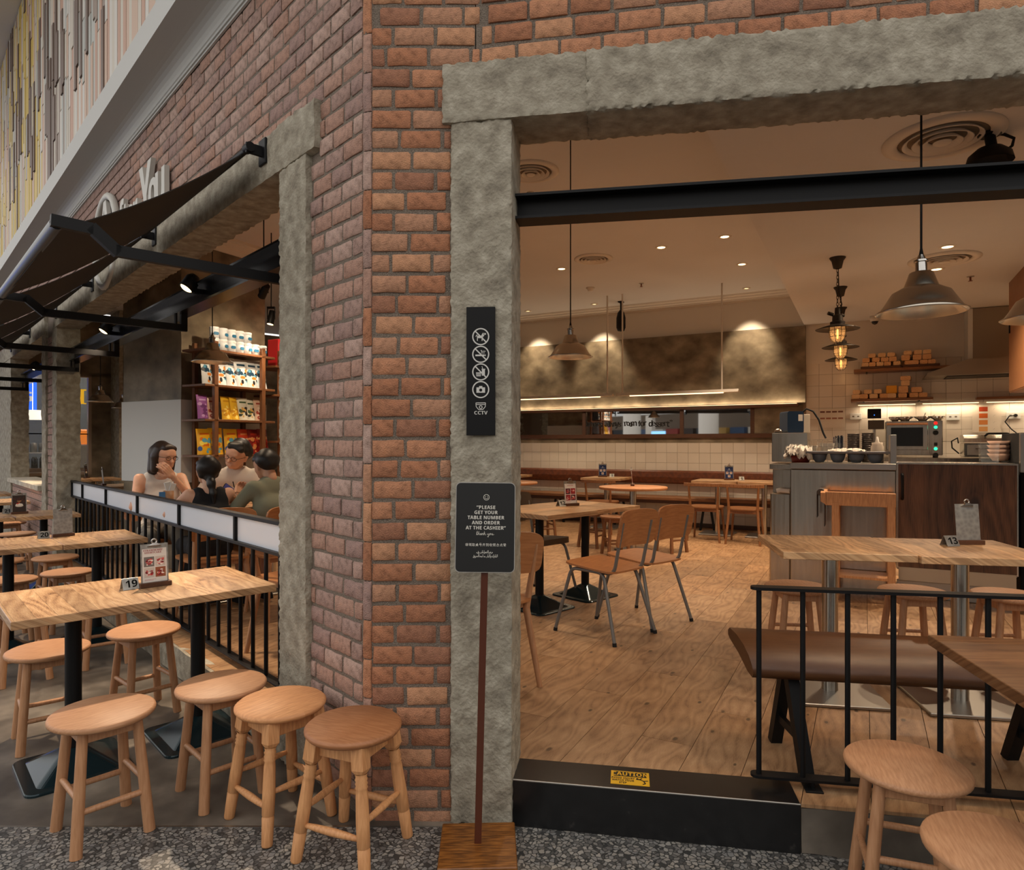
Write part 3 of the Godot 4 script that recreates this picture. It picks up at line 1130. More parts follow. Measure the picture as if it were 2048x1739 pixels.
	for k in 4:
		var o := thing("spot_lamp", "black spot lamp clamped on the I-beam, aimed down at the outdoor tables", "lamp", FL * yaw(0, Vector3(0.085, 2.43, where[k])), "spot lamps along the window beam")
		var dir := Vector3(-0.55, -0.8, 0.25).normalized()
		var hb := Basis(Vector3(0, 0, 1), -dir, dir.cross(Vector3(0, 0, 1))).orthonormalized()
		part(o, "housing", MB.new().lathe([Vector2(0.0, 0.075), Vector2(0.03, 0.07), Vector2(0.045, 0.045), Vector2(0.045, -0.035), Vector2(0.041, -0.035), Vector2(0.041, -0.02), Vector2(0.0, -0.02)], 18, Transform3D(hb, Vector3(-0.02, 0.0, 0))).mesh(), M.black)
		var em := glow(Color(1.0, 0.86, 0.62), 9.0)
		part(o, "lens", MB.new().tube(Vector3(-0.02, 0, 0) + dir * 0.022, Vector3(-0.02, 0, 0) + dir * 0.028, 0.038, 0.038, 18).mesh(), em)
		part(o, "clamp", MB.new().box(Vector3(0.05, -0.035, 0), Vector3(0.09, 0.03, 0.04), 0.004).tube(Vector3(0.02, -0.02, 0), Vector3(0.02, 0.03, 0), 0.01).mesh(), M.black)
		spot(o, Vector3(-0.02, 0, 0) + dir * 0.05, Vector3(-0.75, -2.0, 0.45 if k else 0.75), 6.5 if k == 0 else 4.5, 34.0, WARM, 0.03)


var glows := {}
func glow(c: Color, e: float) -> StandardMaterial3D:
	var k := [c, e]
	if not glows.has(k):
		var m := mat(c, 0.5)
		m.emission_enabled = true
		m.emission = c
		m.emission_energy_multiplier = e
		glows[k] = m
	return glows[k]


func awning(t0: float, t1: float, k: int) -> void:
	var lab: String = ["dark brown canvas awning over the bay, beside the brick corner", "dark canvas awning, second from the brick corner", "dark canvas awning, third from the brick corner", "dark canvas awning above the concrete pier", "dark canvas awning over the low brick wall"][k]
	var o := thing("awning", lab, "awning", FL, "canvas awnings along the left facade")
	var P := []
	for i in 9:
		var f := i / 8.0
		var row := []
		for j in 7:
			var g := j / 6.0
			var x := lerpf(-0.10, -0.835, f)
			var y := lerpf(2.79, 2.27, f) - 0.035 * sin(PI * f) - 0.012 * sin(PI * g)
			row.append(Vector3(x, y, lerpf(-t0 - 0.05, -t1 + 0.10, g)))
		P.append(row)
	part(o, "canvas", MB.new().shell(P, 0.004).mesh(), M.canvas)
	part(o, "wall_roller", MB.new().tube(Vector3(-0.10, 2.795, -t0 - 0.02), Vector3(-0.10, 2.795, -t1 + 0.06), 0.014, 0.014, 10).mesh(), M.black)
	part(o, "front_tube", MB.new().tube(Vector3(-0.838, 2.285, -t0 - 0.01), Vector3(-0.838, 2.285, -t1 + 0.05), 0.024, 0.024, 14).mesh(), mat(c8(58, 62, 66), 0.35, 0.5))
	for z in ([-t0, -t1 + 0.03] if k == 4 else [-t0]):
		var br := MB.new()
		br.box(Vector3(-0.035, 2.795, z + 0.01), Vector3(0.012, 0.12, 0.075), 0.003)
		br.box(Vector3(-0.075, 2.795, z + 0.01), Vector3(0.08, 0.05, 0.012), 0.002)
		br.tube(Vector3(-0.10, 2.797, z - 0.02), Vector3(-0.10, 2.797, z + 0.03), 0.022)
		part(o, "bracket", br.mesh(), M.black)
		var am := MB.new()
		am.bar(Vector3(-0.86, 2.29, z), Vector3(-0.72, 2.285, z), 0.03, 0.045)
		am.bar(Vector3(-0.728, 2.293, z), Vector3(-0.628, 2.208, z), 0.03, 0.045)
		am.bar(Vector3(-0.64, 2.215, z), Vector3(0.17, 2.215, z), 0.03, 0.045)
		am.bar(Vector3(0.15, 2.2, z), Vector3(0.15, 2.31, z), 0.03, 0.04, 0.0, Vector3.RIGHT)
		am.bar(Vector3(0.10, 2.235, z), Vector3(0.10, 2.31, z), 0.03, 0.012, 0.0, Vector3.RIGHT)
		part(o, "arm", am.mesh(), M.black)


# ---- right facade: lintel, column, beam, step, railing, notices
func facade_right() -> void:
	struct("trim_6", rough_box(Vector3(-0.03, 2.637, -0.262), Vector3(0.2, 2.86, 0.285), 0.012, 0.0015, 13, 0.006, 0.0012), M.concrete, FR, "smooth end block of the concrete lintel over the column")
	struct("trim_6", rough_box(Vector3(-0.036, 2.632, 0.279), Vector3(0.2, 2.862, 3.66), 0.013, 0.003, 14, 0.014, 0.0035), M.concrete, FR, "long rough concrete lintel over the doorway")
	struct("trim_7", rough_box(Vector3(-0.022, 0.0, -0.232), Vector3(0.19, 2.64, 0.002), 0.0085, 0.0022, 15, 0.006, 0.0045), M.concrete, FR, "rough concrete column with the notices, beside the doorway")
	struct("trim_7", rough_box(Vector3(-0.022, 0.0, 3.38), Vector3(0.19, 2.64, 3.64), 0.05, 0.007, 16, 0.016), M.concrete, FR, "concrete column at the far side of the doorway")
	var bm := MB.new()
	for q in [[0.105, 2.297, 0.10, 0.010], [0.105, 2.383, 0.10, 0.010], [0.112, 2.34, 0.012, 0.09]]:
		bm.box(Vector3(q[0], q[1], 1.69), Vector3(q[2], q[3], 3.40))
	single("steel_beam", "black steel I-beam spanning the doorway below the lintel", "beam", bm.mesh(), M.black, FR)
	# black step with the caution label
	var sp := thing("entrance_step", "low glossy black step at the doorway with a caution label", "step", FR)
	part(sp, "step_body", bx(Vector3(0.17, FLOOR, 1.02), 0.002, Vector3(0.082, FLOOR * 0.5, 0.512)), M.step)
	part(sp, "nosing", bx(Vector3(0.006, 0.006, 1.02), 0.0015, Vector3(-0.002, FLOOR - 0.002, 0.512)), M.steel_dull)
	var lb := Node3D.new()
	lb.name = "caution_label"
	sp.add_child(lb)
	lb.transform = Transform3D(Basis(Vector3(0, 0, 1), Vector3(1, 0, 0), Vector3(0, 1, 0)), Vector3(0.077, FLOOR + 0.0008, 0.436))
	var yel := mat(c8(222, 170, 28), 0.5)
	var ink := mat(c8(18, 17, 15), 0.6)
	part(lb, "yellow_plate", bx(Vector3(0.142, 0.1, 0.001)), yel)
	part(lb, "black_band", bx(Vector3(0.122, 0.034, 0.0006), 0, Vector3(0, 0.027, 0.0007)), ink)
	part(lb, "caution_word", text_mesh("CAUTION", 0.025, 0.0006, "Droid Sans", true), yel, Transform3D(Basis.from_scale(Vector3(0.9, 1, 1)), Vector3(0, 0.027, 0.0013)))
	for e in [["AVOID INJURY", -0.003, 0.012], ["WATCH YOUR", -0.02, 0.012], ["STEP", -0.037, 0.012]]:
		part(lb, "small_print", text_mesh(e[0], e[2], 0.0006, "Droid Sans", true), ink, Transform3D(Basis.from_scale(Vector3(0.76, 1, 1)), Vector3(-0.026, e[1], 0.0009)))
	var fg := MB.new()
	for s in [[0.032, -0.004, 0.05, -0.016], [0.05, -0.016, 0.066, -0.012], [0.05, -0.016, 0.056, -0.034], [0.04, -0.008, 0.022, -0.006], [0.056, -0.034, 0.046, -0.04], [0.036, -0.006, 0.044, 0.004]]:
		fg.bar(Vector3(s[0], s[1], 0.0009), Vector3(s[2], s[3], 0.0009), 0.0045, 0.0006, 0.0, Vector3(0, 0, 1))
	fg.tube(Vector3(0.027, -0.001, 0.0006), Vector3(0.027, -0.001, 0.0012), 0.0042)
	part(lb, "falling_figure", fg.mesh(), ink)
	struct("trim_8", rough_box(Vector3(-0.002, 0.0, 1.022), Vector3(0.06, FLOOR - 0.012, 3.4), 0.05, 0.003, 18, 0.005), M.pave, FR, "grey curb face under the doorway railing")
	# railing
	var rl := thing("railing", "low black railing of round bars beside the doorway step", "railing", FR)
	part(rl, "top_rail", MB.new().loft([rrect(0.05, 1.5, 0.025), rrect(0.05, 1.5, 0.025)], [0.893, 0.904], Transform3D(Basis(Vector3(1, 0, 0), Vector3(0, 0, -1), Vector3(0, 1, 0)), Vector3(0.12, 0, 1.625))).mesh(), M.black)
	part(rl, "bottom_rail", MB.new().loft([rrect(0.05, 1.5, 0.025), rrect(0.05, 1.5, 0.025)], [0.205, 0.214], Transform3D(Basis(Vector3(1, 0, 0), Vector3(0, 0, -1), Vector3(0, 1, 0)), Vector3(0.12, 0, 1.625))).mesh(), M.black)
	for k in 10:
		part(rl, "post", MB.new().tube(Vector3(0.12, 0.21, 0.905 + k * 0.153), Vector3(0.12, 0.897, 0.905 + k * 0.153), 0.0095, 0.0095, 12).mesh(), M.black)
	for z in [1.09, 2.2]:
		part(rl, "foot", MB.new().box(Vector3(0.12, FLOOR + 0.003, z), Vector3(0.08, 0.006, 0.06), 0.001).box(Vector3(0.12, 0.19, z), Vector3(0.03, 0.034, 0.012)).mesh(), M.black)
	notices()


func notices() -> void:
	# upright plaque with four pictograms, on the column
	var pq := thing("notice_plaque", "tall black plaque with white pictograms fixed to the concrete column", "sign", Transform3D(Basis(Vector3.UP, deg_to_rad(-4.0)), Vector3(-0.116, 1.70, -2.476)))
	part(pq, "plate", bx(Vector3(0.108, 0.478, 0.006), 0.001), M.black)
	var wh := mat(c8(206, 204, 198), 0.6)
	for k in 4:
		var c := Vector3(0, 0.128 - k * 0.0655, 0.0033)
		var g := MB.new()
		g.lathe([Vector2(0.032, 0.0), Vector2(0.032, 0.001), Vector2(0.0275, 0.001), Vector2(0.0275, 0.0)], 28, Transform3D(Basis(Vector3(1, 0, 0), Vector3(0, 0, 1), Vector3(0, -1, 0)), c), true)
		var z := c.z + 0.0004
		if k < 3:
			g.bar(c + Vector3(-0.021, 0.021, 0), c + Vector3(0.021, -0.021, 0), 0.0045, 0.001, 0, Vector3(0, 0, 1))
		var bb := func(x: float, y: float, w: float, h: float, a := 0.0) -> void:
			g.box(Vector3(c.x + x, c.y + y, z), Vector3(w, h, 0.0009), 0, Basis(Vector3(0, 0, 1), a))
		match k:
			0:
				bb.call(-0.003, -0.001, 0.022, 0.009)
				bb.call(0.009, 0.007, 0.009, 0.012, -0.5)
				bb.call(0.014, 0.010, 0.011, 0.006)
				bb.call(-0.0125, -0.009, 0.003, 0.013)
				bb.call(0.005, -0.009, 0.003, 0.013)
				bb.call(-0.016, 0.004, 0.009, 0.0025, 0.9)
			1:
				bb.call(-0.003, -0.004, 0.034, 0.006)
				bb.call(0.017, -0.004, 0.003, 0.006)
				bb.call(0.008, 0.005, 0.014, 0.0022)
				bb.call(0.012, 0.011, 0.012, 0.0022)
				bb.call(0.003, 0.012, 0.003, 0.008, 0.5)
			2:
				bb.call(-0.008, -0.004, 0.019, 0.004)
				bb.call(-0.008, -0.0095, 0.019, 0.003)
				bb.call(-0.008, -0.0145, 0.017, 0.0035)
				bb.call(0.010, -0.003, 0.011, 0.022)
				bb.call(0.010, 0.010, 0.014, 0.003)
				bb.call(0.006, 0.016, 0.002, 0.011, 0.3)
			3:
				bb.call(0, -0.002, 0.032, 0.020)
				bb.call(0, 0.010, 0.012, 0.006)
		part(pq, "pictogram", g.mesh(), wh)
		if k == 3:
			part(pq, "camera_lens", MB.new().tube(c + Vector3(0, -0.002, 0.0005), c + Vector3(0, -0.002, 0.0014), 0.0058).mesh(), M.black)
	var cc := MB.new()
	for s in [[-0.018, -0.118, 0.018, -0.118], [-0.018, -0.124, 0.018, -0.124], [-0.018, -0.118, -0.017, -0.132], [0.018, -0.118, 0.017, -0.132], [-0.017, -0.132, -0.008, -0.143], [0.017, -0.132, 0.008, -0.143], [-0.008, -0.143, 0.008, -0.143]]:
		cc.bar(Vector3(s[0], s[1], 0.0036), Vector3(s[2], s[3], 0.0036), 0.0026, 0.0009, 0, Vector3(0, 0, 1))
	cc.lathe([Vector2(0.0068, 0.0), Vector2(0.0068, 0.001), Vector2(0.004, 0.001), Vector2(0.004, 0.0)], 16, Transform3D(Basis(Vector3(1, 0, 0), Vector3(0, 0, 1), Vector3(0, -1, 0)), Vector3(0, -0.134, 0.0033)), true)
	part(pq, "dome_camera_symbol", cc.mesh(), wh)
	part(pq, "word", text_mesh("CCTV", 0.0125, 0.0008, "Droid Sans", true), wh, Transform3D(Basis.from_scale(Vector3(1.2, 1, 1)), Vector3(0, -0.155, 0.0036)))
	# sign on a pole
	var s := thing("sign_stand", "black notice board on a thin brown pole with a square wooden foot", "sign", Transform3D.IDENTITY)
	var foot := uv_box(Vector3(0.262, 0.05, 0.262), 0, 0.6, 0.3)
	part(s, "foot", bx(Vector3(0.262, 0.05, 0.262), 0.003), M.stain, yaw(2.0, Vector3(-0.117, 0.026, -2.292)))
	part(s, "pole", MB.new().bar(Vector3(-0.118, 0.05, -2.30), Vector3(-0.093, 1.05, -2.292), 0.024, 0.012, 0.001, Vector3(0, 0, 1)).mesh(), M.mahogany)
	var b := Node3D.new()
	b.name = "board"
	s.add_child(b)
	b.transform = Transform3D(Basis(Vector3(0, 0, 1), deg_to_rad(-0.6)) * Basis(Vector3(1, 0, 0), deg_to_rad(-3.0)), Vector3(-0.092, 1.143, -2.284))
	var rr := rrect(0.205, 0.308, 0.017, 6)
	part(b, "back_plate", MB.new().loft([rr, rr], [-0.006, 0.0]).mesh(), mat(c8(170, 166, 160), 0.5))
	var r2 := rrect(0.2, 0.303, 0.015, 6)
	part(b, "black_face", MB.new().loft([r2, r2], [0.0, 0.0012]).mesh(), mat(c8(20, 20, 20), 0.55))
	var ink := mat(c8(216, 212, 202), 0.6)
	var fc := MB.new()
	fc.lathe([Vector2(0.0105, 0.0), Vector2(0.0105, 0.001), Vector2(0.0088, 0.001), Vector2(0.0088, 0.0)], 24, Transform3D(Basis(Vector3(1, 0, 0), Vector3(0, 0, 1), Vector3(0, -1, 0)), Vector3(0.003, 0.103, 0.001)), true)
	for e in [-0.0035, 0.0035]:
		fc.box(Vector3(0.003 + e, 0.106, 0.0018), Vector3(0.0015, 0.003, 0.001))
	for q in 5:
		var a := PI + PI * (q + 0.5) / 5.0
		fc.box(Vector3(0.003 + cos(a) * 0.0052, 0.103 + sin(a) * 0.0052, 0.0018), Vector3(0.0034, 0.0013, 0.001), 0, Basis(Vector3(0, 0, 1), a + PI / 2))
	part(b, "smiling_face", fc.mesh(), ink)
	for e in [["\u201CPLEASE", 0.0685], ["GET YOUR", 0.051], ["TABLE NUMBER", 0.0335], ["AND ORDER", 0.016], ["AT THE CASHIER\u201D", -0.0015]]:
		part(b, "line_of_print", text_mesh(e[0], 0.0115, 0.0008, "Droid Sans", true), ink, Transform3D(Basis.from_scale(Vector3(1.06, 1, 1)), Vector3(0.002, e[1], 0.0016)))
	part(b, "handwriting", strokes([[[0, 0], [3, 14], [2, 2], [3, 0], [5, 3]], [[0, 9], [6, 10]], [[6, 0], [9, 13], [8, 4], [10, 6], [11, 0], [13, 2]], [[17, 5], [14, 5], [14, 0], [17, 2], [18, 6], [18, 0], [20, 2]], [[20, 0], [21, 6], [22, 5], [24, 6], [24, 0], [26, 2]], [[26, 0], [28, 13], [28, 3], [31, 7], [28, 4], [31, 0], [34, 2]], [[39, 6], [39, 1], [43, 2], [44, 6], [42, -7], [39, -6], [46, 1]], [[49, 6], [46, 4], [47, 0], [50, 2], [49, 6], [53, 5]], [[53, 6], [53, 1], [56, 1], [57, 6], [57, 0], [62, 2]]], 0.00098, Vector3(-0.03, -0.026, 0.0016), 0.0011), ink)
	part(b, "chinese_line", hanzi(0.0098, Vector3(-0.068, -0.064, 0.0016)), ink)
	part(b, "arabic_lines", arabic(), ink)


func strokes(lines: Array, k: float, at: Vector3, w: float) -> ArrayMesh:
	var g := MB.new()
	for l in lines:
		for i in l.size() - 1:
			var a := at + Vector3(l[i][0], l[i][1], 0) * k
			var b := at + Vector3(l[i + 1][0], l[i + 1][1], 0) * k
			g.bar(a, b + (b - a).normalized() * w * 0.4, w, 0.0008, 0, Vector3(0, 0, 1))
	return g.mesh()


func hanzi(size: float, at: Vector3) -> ArrayMesh:
	# twelve characters drawn stroke by stroke on a ten-unit square (x right, y up)
	var cs := [
		[[[1, 9], [2, 8]], [[0, 6], [2, 6], [2, 1], [3, 2]], [[4, 9], [9, 9]], [[4, 7.5], [9, 7.5]], [[3.5, 6], [10, 6]], [[6.5, 10], [6.5, 6]], [[5, 5], [5, 0]], [[5, 5], [9, 5], [9, 0]], [[5, 3.5], [9, 3.5]], [[5, 2], [9, 2]]],
		[[[2.5, 10], [0, 6.5]], [[2.5, 10], [5, 7]], [[2, 7], [3, 6]], [[1, 5], [4, 5], [2, 2]], [[1.5, 3], [3, 1.5]], [[5, 9], [10, 9]], [[7.5, 9], [7, 7.5]], [[6, 7.5], [6, 2.5]], [[6, 7.5], [9, 7.5], [9, 2.5]], [[7.5, 6], [7.5, 3], [5, 0]], [[8, 2], [10, 0]]],
		[[[0, 9], [5.5, 9]], [[1.2, 9], [1.2, 1]], [[4.5, 9], [4.5, 0]], [[1.2, 6.5], [4.5, 6.5]], [[1.2, 4], [4.5, 4]], [[0, 1], [5, 2]], [[5.5, 8], [9.5, 8], [8, 3], [5.5, 0]], [[6, 6], [8, 2.5], [10, 0]]],
		[[[5, 10], [5, 7]], [[5, 8.7], [8, 8.7]], [[2, 7], [8, 7], [8, 4], [2, 4], [2, 7]], [[2, 5.5], [8, 5.5]], [[0, 3], [10, 3]], [[5, 4], [5, 0]], [[5, 3], [1, 0]], [[5, 3], [9, 0]]],
		[[[2.5, 10], [7.5, 10], [7.5, 7], [2.5, 7], [2.5, 10]], [[0, 5.5], [10, 5.5]], [[3.5, 5.5], [3, 3.5], [8, 3.5], [7.5, 0], [5.5, 0.5]]],
		[[[3, 10], [4, 8.5]], [[7, 10], [6, 8.5]], [[1, 8], [9, 8]], [[0, 4.5], [10, 4.5]], [[3.5, 8], [3.5, 4], [1, 0]], [[6.8, 8], [6.8, 0]]],
		[[[0, 9], [6, 9]], [[3, 9], [1, 6.5], [5, 7]], [[4.5, 8], [5.5, 6]], [[0.5, 4], [5.5, 4]], [[3, 6], [3, 1]], [[0, 0.5], [6, 1.5]], [[7.3, 9], [7.3, 3]], [[9.5, 10], [9.5, 0], [8, 0.8]]],
		[[[1, 8.5], [1, 3], [3, 4]], [[3.5, 10], [3.5, 0]], [[6, 10], [4.7, 6]], [[5.5, 7.5], [10, 7.5]], [[9, 7.5], [7, 3], [4.5, 0]], [[5.5, 5.5], [7.5, 2], [10, 0]]],
		[[[2, 10], [0, 7]], [[1, 8.5], [4, 8.5]], [[1, 6.5], [4, 6.5]], [[0, 4.5], [4, 4.5]], [[2, 6.5], [2, 0.5], [4, 1.5]], [[5.3, 9.5], [9, 9.5], [9, 5.5], [5.3, 5.5]], [[5.3, 7.5], [9, 7.5]], [[5.3, 9.5], [5.3, 0.5], [7, 1.5]], [[9.5, 4.5], [7.5, 3.2]], [[6.5, 5.5], [8, 2], [10, 0]]],
		[[[5, 10], [2, 6.5], [8, 6.8]], [[6.8, 8.5], [9, 5.5]], [[2, 4.5], [8, 4.5], [8, 0.5], [2, 0.5], [2, 4.5]]],
		[[[5, 10], [5, 6.5]], [[5, 8.3], [9, 8.3]], [[2, 6.5], [8, 6.5], [8, 3.5], [2, 3.5], [2, 6.5]], [[1.5, 2], [0.3, 0]], [[4, 2], [4.3, 0.3]], [[6.3, 2], [6.8, 0.3]], [[8.5, 2], [10, 0]]],
		[[[2, 10], [0.5, 7.5]], [[2, 9], [4, 9], [2, 6.5]], [[5, 9.5], [8.5, 9.5], [6, 6.8]], [[6, 8.5], [9.5, 7]], [[5, 7], [0, 4.5]], [[5, 7], [10, 4.5]], [[3, 4.6], [7, 4.6], [7, 2.6], [3, 2.6]], [[3, 3.6], [7, 3.6]], [[3, 4.6], [3, 0], [5, 0.8]], [[5, 2.5], [9, 0]]]]
	var all := []
	for i in cs.size():
		for s in cs[i]:
			var l := []
			for p in s:
				l.append([p[0] + i * 12.1, p[1]])
			all.append(l)
	return strokes(all, size / 10.0, at, 0.0009)


func arabic() -> ArrayMesh:
	# two right-to-left lines, traced letter by letter: stems, bowls, loops and dots
	var g := []
	var word := func(x: float, y: float, code: String) -> void:
		for ch in code:
			match ch:
				"a":
					g.append([[x, y], [x, y + 9]])
					x -= 2.2
				"l":
					g.append([[x, y + 9], [x, y], [x - 2.5, y]])
					x -= 2.5
				"n":
					g.append([[x, y], [x - 1, y + 3], [x - 2, y], [x - 3, y]])
					x -= 3
				"b":
					g.append([[x, y + 2], [x, y], [x - 3, y]])
					g.append([[x - 1.4, y - 2.4], [x - 1.4, y - 3.2]])
					x -= 3
				"w":
					g.append([[x, y + 3], [x - 1.6, y + 2], [x - 0.4, y], [x, y + 3], [x - 1, y - 2], [x - 3.4, y - 3]])
					x -= 3.6
				"r":
					g.append([[x, y + 1.5], [x - 0.8, y - 1.2], [x - 2.4, y - 3]])
					x -= 2.6
				"m":
					g.append([[x, y], [x - 1, y + 2], [x - 2.2, y + 0.4], [x - 1, y - 1], [x, y], [x - 3, y]])
					x -= 3
				"h":
					g.append([[x, y + 3.4], [x - 3, y + 3], [x - 0.6, y + 0.2], [x - 3.6, y]])
					x -= 3.6
				"q":
					g.append([[x, y + 3], [x - 1.6, y + 3.4], [x - 1.6, y + 0.6], [x, y + 1], [x, y + 3], [x - 0.6, y - 2], [x - 3, y - 3], [x - 4.6, y]])
					g.append([[x - 0.4, y + 5.5], [x - 1.8, y + 5.5]])
					x -= 5
				"y":
					g.append([[x, y + 2.4], [x - 2, y + 2], [x - 0.6, y], [x - 3, y - 2.4], [x - 5, y]])
					x -= 5.4
	word.call(27.0, 0.0, "nrhy")
	word.call(12.0, 0.0, "alhnwl")
	word.call(-6.0, 0.0, "nly")
	word.call(-19.0, 0.0, "rqm")
	word.call(44.0, -14.0, "almawlh")
	word.call(22.0, -14.0, "walmlb")
	word.call(2.0, -14.0, "mn")
	word.call(-7.0, -14.0, "amnn")
	word.call(-20.0, -14.0, "alnnrwq")
	return strokes(g, 0.00098, Vector3(0.0, -0.087, 0.0016), 0.0011)


# ---- back wall of the dining room and the kitchen
func tiles(w: Node3D, x: float, z0: float, z1: float, y0: float, y1: float) -> void:
	var shp := bx(Vector3(0.007, 0.1525, 0.1625), 0.0015)
	var z := z0
	while z < z1 - 0.02:
		var y := y0
		while y < y1 - 0.02:
			var h := minf(0.155, y1 - y)
			var d := minf(0.165, z1 - z)
			var full := h > 0.154 and d > 0.164
			part(w, "tile", shp if full else bx(Vector3(0.007, h - 0.0025, d - 0.0025), 0.0015), M.tile if rng.randf() < 0.6 else M.tile_b, Transform3D(Basis(Vector3.UP, rng.randf_range(-0.006, 0.006)), Vector3(x - 0.0035, y + h * 0.5, z + d * 0.5)))
			y += 0.155
		z += 0.165


func back_wall() -> void:
	var w := struct("wall_back", bx(Vector3(0.2, 3.6, 8.9), 0.0, Vector3(10.277, 1.8, -5.16)), M.grout, FB, "back wall of the dining room with square cream tiles")
	tiles(w, 10.177, -5.99, -0.72, 0.207, 1.447)
	part(w, "paint", bx(Vector3(0.03, 0.52, 8.9), 0.0, Vector3(10.162, 3.33, -5.16)), M.white)
	part(w, "band", bx(Vector3(0.012, 0.075, 8.9), 0.0, Vector3(10.171, 1.484, -5.16)), M.plaster)
	struct("baseboard_back", bx(Vector3(0.02, 0.06, 8.9), 0.002, Vector3(10.166, FLOOR + 0.03, -5.16)), M.walnut, FB, "dark skirting under the cream tiles")
	struct("trim_9", bx(Vector3(0.09, 1.075, 8.9), 0.002, Vector3(10.135, 2.5375, -5.17)), M.plaster, FB, "mottled brown-grey plaster panel washed by lamps above the mirror")
	struct("trim_9", bx(Vector3(0.03, 0.42, 0.66), 0.001, Vector3(10.162, 1.765, -1.09)), M.plaster, FB, "short plaster panel beside the mirror's end")
	# mirror in a wooden frame with a lit ledge
	var mr := thing("wall_mirror", "long low mirror in a brown wooden frame with black lettering", "mirror", FB)
	part(mr, "mirror_glass", bx(Vector3(0.008, 0.37, 6.6), 0.0, Vector3(10.172, 1.765, -4.73)), M.mirror)
	part(mr, "top_ledge", bx(Vector3(0.13, 0.042, 7.0), 0.002, Vector3(10.10, 1.970, -4.31)), M.frame_wood)
	part(mr, "bottom_rail", bx(Vector3(0.05, 0.062, 7.0), 0.002, Vector3(10.145, 1.548, -4.31)), M.frame_wood)
	for z in [-5.64, -4.043, -2.453, -1.432]:
		part(mr, "mullion", bx(Vector3(0.03, 0.38, 0.055), 0.002, Vector3(10.157, 1.765, z)), M.frame_wood)
	var say := "There\u2019s always room for dessert\u201D"
	var tz := -4.03
	var ink := mat(c8(20, 18, 20), 0.6)
	for i in say.length():
		if say[i] != " ":
			part(mr, "letter", text_mesh(say[i], 0.082 if i % 3 else 0.092, 0.002, "Droid Serif" if i % 2 else "Droid Sans", true), ink, Transform3D(Basis(Vector3(0, 0, 1), Vector3(0, 1, 0), Vector3(-1, 0, 0)) * Basis(Vector3(0, 0, 1), rng.randf_range(-0.1, 0.1)), Vector3(10.165, 1.745 + rng.randf_range(-0.012, 0.012), tz)))
		tz += 0.0455
	var led := part(mr, "led_strip", bx(Vector3(0.012, 0.006, 6.9), 0.0, Vector3(10.068, 1.994, -4.28)), glow(Color(1.0, 0.86, 0.66), 3.0))
	for z in [-6.4, -4.7, -3.0, -1.55]:
		area(mr, Vector3(10.062, 2.004, z), Vector3(10.075, 3.0, z), Vector2(1.65, 0.015), 0.3, SOFT)
	# leather back rest and bench
	var b := thing("wall_bench", "long wooden wall bench with a brown leather back rest", "bench", FB)
	var bp := PackedVector2Array([Vector2(10.17, 0.82), Vector2(10.11, 0.82), Vector2(10.085, 0.84), Vector2(10.075, 0.92), Vector2(10.085, 1.0), Vector2(10.11, 1.022), Vector2(10.17, 1.022)])
	part(b, "back_rest", MB.new().loft([bp, bp], [-8.8, -0.76]).mesh(), M.leather)
	part(b, "seat", bx(Vector3(0.42, 0.045, 8.0), 0.006, Vector3(9.94, 0.618, -4.78)), M.teak)
	part(b, "seat_rail", bx(Vector3(0.36, 0.05, 8.0), 0.002, Vector3(9.95, 0.57, -4.78)), M.frame_wood)
	for z in [-6.2, -5.1, -4.35, -3.3, -2.0, -1.0]:
		part(b, "leg", MB.new().bar(Vector3(9.80, 0.56, z - 0.04), Vector3(9.80, FLOOR, z - 0.1), 0.03, 0.03).bar(Vector3(9.80, 0.56, z + 0.04), Vector3(9.80, FLOOR, z + 0.1), 0.03, 0.03).mesh(), M.black)
	# kitchen side
	var k := struct("wall_kitchen", bx(Vector3(0.2, 3.2, 5.2), 0.0, Vector3(10.277, 1.6, 1.88)), M.grout, FB, "kitchen back wall with square cream tiles")
	tiles(k, 10.177, -0.719, 2.1, 0.994, 2.545)
	part(k, "paint", bx(Vector3(0.012, 0.56, 5.2), 0.0, Vector3(10.171, 2.82, 1.88)), M.white)
	struct("wall_side", bx(Vector3(8.6, 3.6, 0.15), 0.0, Vector3(6.5, 1.8, 4.42)), M.white, FB, "right side wall of the kitchen")
	struct("wall_end", bx(Vector3(5.2, 1.02, 0.2), 0.0, Vector3(2.6, 3.05, -10.66)), M.plaster, FL, "wall above the far window")


